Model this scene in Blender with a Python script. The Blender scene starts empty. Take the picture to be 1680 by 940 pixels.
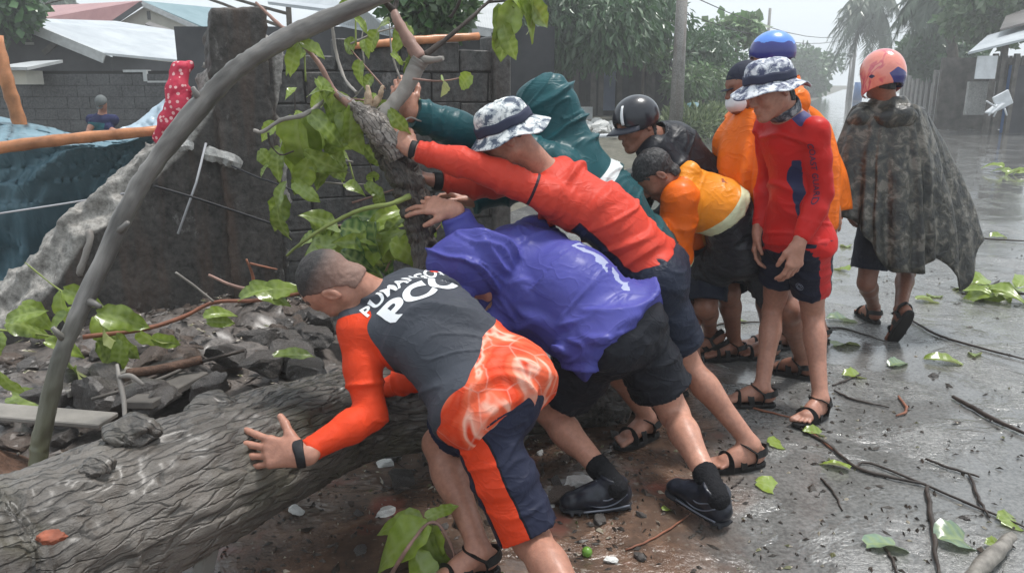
import bpy, bmesh, math, random
import numpy as np
from mathutils import Vector, Matrix
from mathutils.bvhtree import BVHTree
random.seed(7)
RNG = np.random.default_rng(7)
scene = bpy.context.scene
COL = scene.collection
# ------------------------------------------------------------------ camera
CAM_H, F_PX, PITCH = 1.52, 1300.0, math.radians(14.3)
cam_data = bpy.data.cameras.new('camera')
cam_data.sensor_width = 36.0
cam_data.lens = 36.0 * F_PX / 1680.0
cam_data.clip_start = 0.05
cam_data.clip_end = 2000.0
cam = bpy.data.objects.new('camera', cam_data)
cam.location = (0, 0, CAM_H)
cam.rotation_euler = (math.pi / 2 - PITCH, 0, 0)
COL.objects.link(cam)
scene.camera = cam
# ------------------------------------------------------------------ sky and sun (overcast, rain)
SUN_EL, SUN_ROT = math.radians(70), math.radians(60)
world = bpy.data.worlds.new('World')
scene.world = world
world.use_nodes = True
wn = world.node_tree.nodes; wl = world.node_tree.links
wn.clear()
w_out = wn.new('ShaderNodeOutputWorld'); w_bg = wn.new('ShaderNodeBackground')
w_sky = wn.new('ShaderNodeTexSky'); w_sky.sky_type = 'NISHITA'; w_sky.sun_disc = False
w_sky.sun_elevation = SUN_EL; w_sky.sun_rotation = SUN_ROT
w_sky.air_density = 1.0; w_sky.dust_density = 4.0; w_sky.ozone_density = 1.0
w_mix = wn.new('ShaderNodeMix'); w_mix.data_type = 'RGBA'
w_mix.inputs[0].default_value = 0.9
w_mix.inputs[7].default_value = (7.2, 7.9, 8.4, 1)      # even cloud deck
wl.new(w_sky.outputs[0], w_mix.inputs[6])
wl.new(w_mix.outputs[2], w_bg.inputs[0])
w_bg.inputs[1].default_value = 0.058
wl.new(w_bg.outputs[0], w_out.inputs[0])
sun_d = bpy.data.lights.new('sun', 'SUN'); sun_d.energy = 1.5; sun_d.angle = math.radians(12); sun_d.color = (1, 0.97, 0.93)
sun = bpy.data.objects.new('sun', sun_d); COL.objects.link(sun)
sun.rotation_euler = Vector((math.sin(SUN_ROT) * math.cos(SUN_EL), math.cos(SUN_ROT) * math.cos(SUN_EL), math.sin(SUN_EL))).to_track_quat('Z', 'Y').to_euler()
scene.view_settings.view_transform = 'Standard'
scene.view_settings.look = 'None'
scene.view_settings.exposure = 1.35
scene.view_settings.gamma = 1.0
# ------------------------------------------------------------------ where a ray through the photograph meets the place
_c, _s = math.cos(PITCH), math.sin(PITCH)
def ray(px, py):
    x = (px - 840) / F_PX; y = -(py - 470) / F_PX
    return np.array([x, y * _s + _c, y * _c - _s])
ORG = np.array([0, 0, CAM_H])
def U(px, py, Y):
    d = ray(px, py); return ORG + d * (Y / d[1])
def G(px, py, z=0.0):
    d = ray(px, py); return ORG + d * ((z - CAM_H) / d[2])
def onplane(px, py, p0, n):
    d = ray(px, py); t = np.dot(np.array(p0) - ORG, n) / np.dot(d, n); return ORG + d * t
def proj(p):
    v = np.array(p) - ORG
    zc = v[1] * _c - v[2] * _s; yc = v[1] * _s + v[2] * _c
    return (840 + F_PX * v[0] / zc, 470 - F_PX * yc / zc)
def reach(par, px, py, L, far):
    """point on the ray at distance L from par (joint solver)"""
    d = ray(px, py); d = d / np.linalg.norm(d); o = ORG - par
    b = np.dot(o, d); c = np.dot(o, o) - L * L; D = b * b - c
    if D < 0: return ORG + d * (-b)
    t = -b + (math.sqrt(D) if far else -math.sqrt(D))
    return ORG + d * t
def A3(*a): return np.array(a, float)
def nrm(v):
    v = np.asarray(v, float); return v / (np.linalg.norm(v) + 1e-12)
# ------------------------------------------------------------------ object helpers
def tag(o, label=None, cat=None, group=None, kind=None):
    if label: o['label'] = label
    if cat: o['category'] = cat
    if group: o['group'] = group
    if kind: o['kind'] = kind
    return o
def thing(name, loc, label, cat, group=None, rz=0.0):
    o = bpy.data.objects.new(name, None); o.empty_display_size = 0.1
    o.location = tuple(loc); o.rotation_euler = (0, 0, rz); COL.objects.link(o)
    return tag(o, label, cat, group)
def link(name, me, mat=None, parent=None, world_coords=True):
    """one mesh object; vertices given in world space are kept there under a translated parent"""
    if mat is not None:
        me.materials.clear()
        for m in (mat if isinstance(mat, (list, tuple)) else [mat]): me.materials.append(m)
    o = bpy.data.objects.new(name, me); COL.objects.link(o)
    if parent is not None:
        o.parent = parent
        if world_coords:
            M = Matrix.Translation(parent.location) @ parent.rotation_euler.to_matrix().to_4x4()
            if parent.parent is not None:
                pp = parent.parent; M = Matrix.Translation(pp.location) @ pp.rotation_euler.to_matrix().to_4x4() @ parent.matrix_parent_inverse @ M
                o.matrix_parent_inverse = M.inverted()
            else: o.matrix_parent_inverse = M.inverted()
    return o
def mesh_np(name, V, F, smooth=True, attrs=None):
    """V (n,3), F list of index arrays (all same length) or (m,k) array"""
    me = bpy.data.meshes.new(name)
    V = np.asarray(V, np.float32)
    if isinstance(F, np.ndarray):
        k = F.shape[1]; nf = F.shape[0]
        me.vertices.add(len(V)); me.vertices.foreach_set('co', V.ravel())
        me.loops.add(nf * k); me.loops.foreach_set('vertex_index', F.astype(np.int32).ravel())
        me.polygons.add(nf); me.polygons.foreach_set('loop_start', np.arange(0, nf * k, k, dtype=np.int32))
        me.polygons.foreach_set('loop_total', np.full(nf, k, np.int32))
        me.update(calc_edges=True)
    else:
        me.from_pydata([tuple(v) for v in V.tolist()], [], [tuple(int(i) for i in f) for f in F]); me.update()
    if smooth: me.polygons.foreach_set('use_smooth', np.ones(len(me.polygons), bool))
    if attrs:
        for n, a in attrs.items():
            at = me.attributes.new(n, 'FLOAT', 'POINT'); at.data.foreach_set('value', np.asarray(a, np.float32))
    me.validate(); return me
class MB:
    """collects simple shapes into one mesh"""
    def __init__(s): s.V = []; s.F = []
    def add(s, V, F):
        n = len(s.V); s.V += [tuple(float(c) for c in v) for v in V]; s.F += [tuple(i + n for i in f) for f in F]; return s
    def box(s, c, d, R=None):
        c = np.array(c, float); h = np.array(d, float) / 2
        pts = [np.array((x, y, z)) * h for x in (-1, 1) for y in (-1, 1) for z in (-1, 1)]
        if R is not None: pts = [np.array(R) @ p for p in pts]
        return s.add([c + p for p in pts], [(0, 1, 3, 2), (4, 6, 7, 5), (0, 4, 5, 1), (2, 3, 7, 6), (0, 2, 6, 4), (1, 5, 7, 3)])
    def slab(s, quad, n, t):
        """four points extruded by t along n"""
        q = [np.array(p, float) for p in quad]; n = nrm(n) * t; m = len(q)
        V = q + [p + n for p in q]
        F = [tuple(range(m))[::-1], tuple(range(m, 2 * m))] + [(i, (i + 1) % m, (i + 1) % m + m, i + m) for i in range(m)]
        return s.add(V, F)
    def tube(s, pts, rad, seg=8, cap=True, jit=0.0, flat=None):
        pts = [np.array(p, float) for p in pts]
        if not hasattr(rad, '__len__'): rad = [rad] * len(pts)
        n0 = len(s.V); up = A3(0, 0, 1)
        t0 = nrm(pts[1] - pts[0])
        if abs(t0[2]) > 0.9: up = A3(1, 0, 0)
        u = nrm(np.cross(t0, up)); rings = []
        V = []
        for i, p in enumerate(pts):
            t = nrm(pts[min(i + 1, len(pts) - 1)] - pts[max(i - 1, 0)])
            u = nrm(u - t * np.dot(u, t)); v = np.cross(t, u)
            for k in range(seg):
                a = 2 * math.pi * k / seg; r = rad[i] * (1 + (random.uniform(-jit, jit) if jit else 0))
                V.append(p + u * math.cos(a) * r + v * math.sin(a) * r)
        F = []
        for i in range(len(pts) - 1):
            for k in range(seg):
                a = i * seg + k; b = i * seg + (k + 1) % seg
                F.append((a, b, b + seg, a + seg))
        if cap:
            F.append(tuple(range(seg))[::-1]); F.append(tuple(range((len(pts) - 1) * seg, len(pts) * seg)))
        return s.add(V, F)
    def build(s, name, mat=None, parent=None, smooth=False, bevel=0.0):
        me = bpy.data.meshes.new(name); me.from_pydata(s.V, [], s.F); me.update()
        if bevel:
            bm = bmesh.new(); bm.from_mesh(me)
            bmesh.ops.bevel(bm, geom=bm.edges[:], offset=bevel, segments=1, affect='EDGES', clamp_overlap=True)
            bm.to_mesh(me); bm.free()
        if smooth: me.polygons.foreach_set('use_smooth', np.ones(len(me.polygons), bool))
        return link(name, me, mat, parent)
def smooth_path(pts, n=6, rad=None):
    """Catmull-Rom through points (and radii)"""
    P_ = np.array(pts, float)
    R_ = np.array(rad if rad is not None else [1] * len(pts), float)[:, None]
    Q = np.hstack([P_, R_]); Q = np.vstack([2 * Q[0] - Q[1], Q, 2 * Q[-1] - Q[-2]]); out = []
    for i in range(1, len(Q) - 2):
        for j in range(n):
            t = j / n
            out.append(0.5 * ((2 * Q[i]) + (-Q[i - 1] + Q[i + 1]) * t + (2 * Q[i - 1] - 5 * Q[i] + 4 * Q[i + 1] - Q[i + 2]) * t * t + (-Q[i - 1] + 3 * Q[i] - 3 * Q[i + 1] + Q[i + 2]) * t ** 3))
    out.append(Q[-2]); out = np.array(out)
    return [o[:3] for o in out], [abs(o[3]) for o in out]
# ------------------------------------------------------------------ noise in numpy
_perm = np.random.default_rng(3).permutation(256); _perm = np.concatenate([_perm, _perm]).astype(np.int32)
_val = np.random.default_rng(4).uniform(-1, 1, 512).astype(np.float32)
def vnoise(p):
    p = np.asarray(p, np.float32); i = np.floor(p).astype(np.int32); f = p - i; f = f * f * f * (f * (f * 6 - 15) + 10); i &= 255
    x, y, z = i[..., 0], i[..., 1], i[..., 2]; x1, y1, z1 = (x + 1) & 255, (y + 1) & 255, (z + 1) & 255
    def h(a, b, c): return _val[_perm[_perm[_perm[a] + b] + c]]
    fx, fy, fz = f[..., 0], f[..., 1], f[..., 2]
    a = h(x, y, z) * (1 - fx) + h(x1, y, z) * fx; b = h(x, y1, z) * (1 - fx) + h(x1, y1, z) * fx
    c = h(x, y, z1) * (1 - fx) + h(x1, y, z1) * fx; d = h(x, y1, z1) * (1 - fx) + h(x1, y1, z1) * fx
    return (a * (1 - fy) + b * fy) * (1 - fz) + (c * (1 - fy) + d * fy) * fz
def fbm(p, o=4, g=0.5):
    r = 0; a = 1
    for k in range(o): r = r + a * vnoise(np.asarray(p) * 2.03 ** k + 17.3 * k); a *= g
    return r
# ------------------------------------------------------------------ signed-distance solids
def cone(a, b, ra, rb=None, k=0.02, flat=None, fs=1.0, op='add', clip=(), tag=None):
    a = np.array(a, float); b = np.array(b, float); rb = ra if rb is None else rb
    return dict(t='c', a=a, b=b, ra=ra, rb=rb, k=k, flat=None if flat is None else nrm(flat), fs=fs, op=op, clip=list(clip), tag=tag)
def ell(c, rad, R=None, k=0.02, op='add', clip=(), tag=None):
    return dict(t='e', a=np.array(c, float), rad=np.array(rad, float), R=np.eye(3) if R is None else np.array(R), k=k, op=op, clip=list(clip), tag=tag)
def pd(q, X, Y, Z):
    a = q['a']; x, y, z = X - a[0], Y - a[1], Z - a[2]
    if q['t'] == 'c':
        ab = q['b'] - a; L2 = float(ab @ ab) + 1e-12
        t = np.clip((x * ab[0] + y * ab[1] + z * ab[2]) / L2, 0, 1)
        qx, qy, qz = x - t * ab[0], y - t * ab[1], z - t * ab[2]
        n2 = qx * qx + qy * qy + qz * qz
        fs = q['fs']
        if q['flat'] is not None and fs != 1:
            f = q['flat']; c = qx * f[0] + qy * f[1] + qz * f[2]
            n2 = n2 + c * c * (1 / fs ** 2 - 1)
            r = q['ra'] + (q['rb'] - q['ra']) * t
            n = np.sqrt(n2); true = np.sqrt(qx * qx + qy * qy + qz * qz)
            d = (n - r) * (true + 1e-6) / (n + 1e-6)
        else: d = np.sqrt(n2) - (q['ra'] + (q['rb'] - q['ra']) * t)
    else:
        R = q['R']; r = q['rad']
        u = (x * R[0][0] + y * R[1][0] + z * R[2][0]) / r[0]; v = (x * R[0][1] + y * R[1][1] + z * R[2][1]) / r[1]; w = (x * R[0][2] + y * R[1][2] + z * R[2][2]) / r[2]
        k0 = np.sqrt(u * u + v * v + w * w); k1 = np.sqrt((u / r[0]) ** 2 + (v / r[1]) ** 2 + (w / r[2]) ** 2) + 1e-6
        d = k0 * (k0 - 1) / k1
    for c, n in q['clip']:
        d = np.maximum(d, (X - c[0]) * n[0] + (Y - c[1]) * n[1] + (Z - c[2]) * n[2])
    return d
def pbox(q, m):
    if q['t'] == 'c':
        r = max(q['ra'], q['rb']) + m
        return np.minimum(q['a'], q['b']) - r, np.maximum(q['a'], q['b']) + r
    r = max(q['rad']) + m; return q['a'] - r, q['a'] + r
def axis(lo, hi, h, fine):
    xs = [lo]
    while xs[-1] < hi:
        s = h
        for a, b, f in fine:
            if a - h < xs[-1] < b: s = min(s, f)
        xs.append(xs[-1] + s)
    return np.array(xs, np.float32)
def solid(name, prims, h=0.008, fine=(), post=None):
    """evaluate prims in order and return (V, F)"""
    adds = [q for q in prims if q['op'] == 'add']
    lo = np.min([pbox(q, 0)[0] for q in adds], axis=0) - 3 * h; hi = np.max([pbox(q, 0)[1] for q in adds], axis=0) + 3 * h
    ax = [axis(lo[i], hi[i], h, [(c[i] - r, c[i] + r, f) for c, r, f in fine]) for i in range(3)]
    Fd = np.full((len(ax[0]), len(ax[1]), len(ax[2])), 0.08, np.float32)
    for q in prims:
        a, b = pbox(q, q['k'] + 2.5 * h)
        s = [slice(max(0, int(np.searchsorted(ax[i], a[i])) - 1), int(np.searchsorted(ax[i], b[i])) + 1) for i in range(3)]
        X = ax[0][s[0]][:, None, None]; Y = ax[1][s[1]][None, :, None]; Z = ax[2][s[2]][None, None, :]
        if X.size == 0 or Y.size == 0 or Z.size == 0: continue
        d = pd(q, X, Y, Z).astype(np.float32); c = Fd[s[0], s[1], s[2]]; k = q['k']
        if q['op'] == 'add':
            if k > 0:
                hh = np.maximum(k - np.abs(c - d), 0) / k; Fd[s[0], s[1], s[2]] = np.minimum(c, d) - hh * hh * k * 0.25
            else: Fd[s[0], s[1], s[2]] = np.minimum(c, d)
        else:
            d = -d
            if k > 0:
                hh = np.maximum(k - np.abs(c - d), 0) / k; Fd[s[0], s[1], s[2]] = np.maximum(c, d) + hh * hh * k * 0.25
            else: Fd[s[0], s[1], s[2]] = np.maximum(c, d)
    if post is not None: Fd = post(Fd, ax)
    return nets(Fd, ax)
def nets(Fd, ax):
    Fd = Fd.copy(); Fd[0] = Fd[-1] = 1; Fd[:, 0] = 1; Fd[:, -1] = 1; Fd[:, :, 0] = 1; Fd[:, :, -1] = 1
    ins = Fd < 0
    cnt = np.zeros(tuple(n - 1 for n in Fd.shape), np.int8)
    for i in (0, 1):
        for j in (0, 1):
            for k in (0, 1): cnt += ins[i:Fd.shape[0] - 1 + i, j:Fd.shape[1] - 1 + j, k:Fd.shape[2] - 1 + k]
    act = np.argwhere((cnt > 0) & (cnt < 8)); N = len(act)
    idx = np.full(cnt.shape, -1, np.int32); idx[act[:, 0], act[:, 1], act[:, 2]] = np.arange(N)
    acc = np.zeros((N, 3), np.float64); w = np.zeros(N)
    cor = [(i, j, k) for i in (0, 1) for j in (0, 1) for k in (0, 1)]
    val = {c: Fd[act[:, 0] + c[0], act[:, 1] + c[1], act[:, 2] + c[2]] for c in cor}
    pos = {c: np.stack([ax[m][act[:, m] + c[m]] for m in range(3)], 1) for c in cor}
    for a in cor:
        for m in range(3):
            if a[m] == 0:
                b = tuple(a[n] + (1 if n == m else 0) for n in range(3))
                va, vb = val[a], val[b]; cr = (va < 0) != (vb < 0)
                t = np.where(cr, va / np.where(np.abs(va - vb) < 1e-9, 1, va - vb), 0)
                acc += np.where(cr[:, None], pos[a] + (pos[b] - pos[a]) * t[:, None], 0); w += cr
    V = acc / np.maximum(w, 1)[:, None]
    quads = []
    for m in range(3):
        o1, o2 = [n for n in range(3) if n != m]
        sl0 = [slice(None)] * 3; sl1 = [slice(None)] * 3; sl0[m] = slice(0, -1); sl1[m] = slice(1, None)
        A, B = ins[tuple(sl0)], ins[tuple(sl1)]
        e = np.argwhere(A != B); e = e[(e[:, o1] > 0) & (e[:, o2] > 0) & (e[:, o1] < Fd.shape[o1] - 1) & (e[:, o2] < Fd.shape[o2] - 1)]
        flip = A[e[:, 0], e[:, 1], e[:, 2]]
        def at(d1, d2):
            c = e.copy(); c[:, o1] -= d1; c[:, o2] -= d2; return idx[c[:, 0], c[:, 1], c[:, 2]]
        q = np.stack([at(1, 1), at(0, 1), at(0, 0), at(1, 0)], 1)
        if m == 1: flip = ~flip
        q[~flip] = q[~flip][:, ::-1]
        quads.append(q)
    return V, np.concatenate(quads)
def vnormals(V, F):
    n = np.cross(V[F[:, 2]] - V[F[:, 0]], V[F[:, 3]] - V[F[:, 1]]); N = np.zeros_like(V)
    for k in range(4): np.add.at(N, F[:, k], n)
    return N / (np.linalg.norm(N, axis=1)[:, None] + 1e-12)
def relax(V, F, it=1, w=0.5):
    for _ in range(it):
        S = np.zeros_like(V); c = np.zeros(len(V))
        for k in range(4):
            np.add.at(S, F[:, k], V[F[:, (k + 1) % 4]]); np.add.at(S, F[:, k], V[F[:, (k + 3) % 4]]); np.add.at(c, F[:, k], 2)
        V = V * (1 - w) + w * S / np.maximum(c, 1)[:, None]
    return V
def folds(V, F, prims, amp, f_along=26, f_across=6, seed=0, w0=0.012, sharp=1.0, floor_=0.004):
    """cloth creases: ridges running across each limb's axis"""
    N = vnormals(V, F); tot = np.zeros(len(V)); ws = np.zeros(len(V)) + 1e-9
    warp = np.stack([vnoise(V * 7 + 31 + seed), vnoise(V * 7 + 57 + seed), vnoise(V * 7 + 91 + seed)], 1) * 0.035
    P_ = V + warp
    for i, q in enumerate(prims):
        if q['op'] != 'add': continue
        d = pd(q, V[:, 0], V[:, 1], V[:, 2]); w = np.exp(-np.maximum(d, -0.01) / w0)
        if 'fdir' in q: axv = nrm(q['fdir'])
        elif q['t'] == 'c' and np.linalg.norm(q['b'] - q['a']) > 0.05: axv = nrm(q['b'] - q['a'])
        else: axv = A3(0, 0, 1)
        q_ = P_ * f_across + np.outer(P_ @ axv, axv) * (f_along - f_across) + seed * 3.7
        n1 = np.abs(vnoise(q_)); n2_ = np.abs(vnoise(q_ * 2.3 + 40))
        kk = 4.2 * sharp; r = 1.2 * np.exp(-(n1 * kk) ** (1.5 / sharp ** 0.5)) - 0.5 / sharp; r2 = 1.15 * np.exp(-(n2_ * kk * 1.1) ** (1.4 / sharp ** 0.5)) - 0.45 / sharp
        m_ = 0.45 + 0.55 * np.clip(0.5 + 1.2 * vnoise(V * 5 + 70 + seed), 0, 1)
        fw = q.get('fw', 0.5 if (q.get('tag') or '')[:2] in ('up', 'fo') else 1.0)
        tot += w * (r * 0.8 + r2 * 0.22 * sharp) * fw * m_; ws += w
    d_ = tot / ws * amp
    return V + N * np.where(d_ < -floor_, -floor_ - 0.25 * (-(d_ + floor_)) ** 1.0 * 0.3, d_)[:, None]
# ------------------------------------------------------------------ materials
def sock(n, *names):
    for a in names:
        if a in n.inputs: return n.inputs[a]
class NT:
    def __init__(s, name):
        s.m = bpy.data.materials.new(name); s.m.use_nodes = True; s.n = s.m.node_tree.nodes; s.l = s.m.node_tree.links
        s.n.clear(); s.out = s.n.new('ShaderNodeOutputMaterial'); s.b = s.n.new('ShaderNodeBsdfPrincipled'); s.l.new(s.b.outputs[0], s.out.inputs[0])
        s._c = None
    def obj(s):
        if s._c is None: s._c = s.n.new('ShaderNodeTexCoord')
        return s._c.outputs['Object']
    def gen(s):
        g = s.n.new('ShaderNodeNewGeometry'); return g.outputs['Position']
    def mapped(s, scale=(1, 1, 1), rot=(0, 0, 0), src=None):
        m = s.n.new('ShaderNodeMapping'); m.inputs['Scale'].default_value = scale; m.inputs['Rotation'].default_value = rot
        s.l.new(src or s.obj(), m.inputs[0]); return m.outputs[0]
    def noise(s, scale, detail=4, rough=0.55, vec=None, dist=0.0, out=0):
        t = s.n.new('ShaderNodeTexNoise'); t.inputs['Scale'].default_value = scale; t.inputs['Detail'].default_value = detail
        t.inputs['Roughness'].default_value = rough; t.inputs['Distortion'].default_value = dist
        s.l.new(vec or s.obj(), t.inputs['Vector']); return t.outputs[out]
    def vor(s, scale, vec=None, feat='F1', out='Distance'):
        t = s.n.new('ShaderNodeTexVoronoi'); t.feature = feat; t.inputs['Scale'].default_value = scale
        s.l.new(vec or s.obj(), t.inputs['Vector']); return t.outputs[out]
    def ramp(s, fac, stops, interp='LINEAR'):
        r = s.n.new('ShaderNodeValToRGB'); r.color_ramp.interpolation = interp; el = r.color_ramp.elements
        while len(el) < len(stops): el.new(0.5)
        for e, (p, c) in zip(el, stops):
            e.position = p; e.color = (c, c, c, 1) if not hasattr(c, '__len__') else (c[0], c[1], c[2], 1)
        s.l.new(fac, r.inputs[0]); return r.outputs[0]
    def mix(s, fac, a, b, mode='MIX'):
        m = s.n.new('ShaderNodeMix'); m.data_type = 'RGBA'; m.blend_type = mode
        for v, i in ((fac, 0), (a, 6), (b, 7)):
            if isinstance(v, (int, float)) : m.inputs[i].default_value = v if i == 0 else (v, v, v, 1)
            elif isinstance(v, tuple): m.inputs[i].default_value = (v[0], v[1], v[2], 1)
            else: s.l.new(v, m.inputs[i])
        return m.outputs[2]
    def math(s, op, a, b=0.0, c=0.0):
        m = s.n.new('ShaderNodeMath'); m.operation = op
        for v, i in ((a, 0), (b, 1), (c, 2)):
            if isinstance(v, (int, float)): m.inputs[i].default_value = v
            else: s.l.new(v, m.inputs[i])
        return m.outputs[0]
    def attr(s, name):
        a = s.n.new('ShaderNodeAttribute'); a.attribute_name = name; return a.outputs['Fac']
    def bump(s, h, strength=0.3, dist=0.01, chain=None):
        b = s.n.new('ShaderNodeBump'); b.inputs['Strength'].default_value = strength; b.inputs['Distance'].default_value = dist
        s.l.new(h, b.inputs['Height'])
        if chain is not None: s.l.new(chain, b.inputs['Normal'])
        s.l.new(b.outputs[0], s.b.inputs['Normal']); return b.outputs[0]
    def set(s, **k):
        nm = dict(color='Base Color', rough='Roughness', metal='Metallic', spec='Specular IOR Level', coat='Coat Weight', coatr='Coat Roughness', sheen='Sheen Weight', sss='Subsurface Weight', sssr='Subsurface Radius', ssss='Subsurface Scale', trans='Transmission Weight', alpha='Alpha')
        for a, v in k.items():
            i = s.b.inputs[nm[a]]
            if isinstance(v, tuple): i.default_value = v if a == 'sssr' else (v[0], v[1], v[2], 1)
            elif isinstance(v, (int, float)): i.default_value = v
            else: s.l.new(v, i)
        return s
def plain(name, col, rough=0.6, var=0.15, scale=8, bump=0.2, bscale=60, bdist=0.004, metal=0.0, coat=0.0, spec=0.25):
    t = NT(name); n = t.noise(scale, 5)
    dark = tuple(c * (1 - var) for c in col); light = tuple(min(1, c * (1 + var)) for c in col)
    t.set(color=t.ramp(n, [(0.3, dark), (0.7, light)]), rough=rough, metal=metal, coat=coat, coatr=0.15, spec=spec)
    if bump: t.bump(t.noise(bscale, 4), bump, bdist)
    return t.m
def cloth(name, base, layers=(), rough=0.5, coat=0.0, wrinkle=0.25, wscale=18, var=0.12, weave=0.15, spec=0.14):
    """fabric: base colour, printed panels chosen by vertex attributes (attr > 0), fine creases"""
    t = NT(name); n = t.noise(5, 4)
    def cv(c):
        return t.ramp(n, [(0.3, tuple(x * (1 - var) for x in c)), (0.7, tuple(min(1, x * (1 + var)) for x in c))])
    col = cv(base)
    for a, c in layers:
        f = t.math('GREATER_THAN', t.attr(a), 0.0)
        col = t.mix(f, col, c(t) if callable(c) else cv(c))
    t.set(color=col, rough=rough, coat=coat, coatr=0.2, spec=spec)
    nn = t.noise(wscale * 0.8, 2, 0.45, dist=0.9, vec=t.mapped((1, 1, 1.7), (0.5, 0.4, 0)))
    rid = t.math('POWER', t.math('SUBTRACT', 1.0, t.math('ABSOLUTE', t.math('MULTIPLY_ADD', nn, 2.0, -1.0))), 9.0)
    b = t.bump(t.math('ADD', t.math('MULTIPLY', rid, 0.25), t.noise(wscale, 3, 0.5, dist=0.8)), wrinkle, 0.016)
    t.bump(t.noise(420, 2), weave, 0.0015, chain=b)
    return t.m
def skin(name, col, wet=0.35):
    t = NT(name); n = t.noise(9, 4); m = t.noise(60, 3)
    c = t.ramp(n, [(0.3, (col[0] * 0.8, col[1] * 0.72, col[2] * 0.7)), (0.7, (min(1, col[0] * 1.1), col[1] * 1.08, col[2] * 1.08))])
    c = t.mix(t.ramp(t.noise(5, 5, 0.7), [(0.55, 0.0), (0.75, 0.4)]), c, tuple(x * 0.55 for x in col))
    c = t.mix(0.35, c, t.ramp(m, [(0.35, tuple(x * 0.7 for x in col)), (0.65, tuple(min(1, x * 1.2) for x in col))]))
    t.set(color=c, rough=t.ramp(t.noise(35, 4), [(0.3, 0.34), (0.7, 0.62)]), sss=0.08, spec=0.35, sssr=(1.0, 0.35, 0.2), ssss=0.008, coat=wet * 0.35, coatr=0.3)
    b_ = t.bump(t.noise(28, 4), 0.25, 0.006); t.bump(t.noise(170, 3), 0.25, 0.003, chain=b_); return t.m
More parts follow.
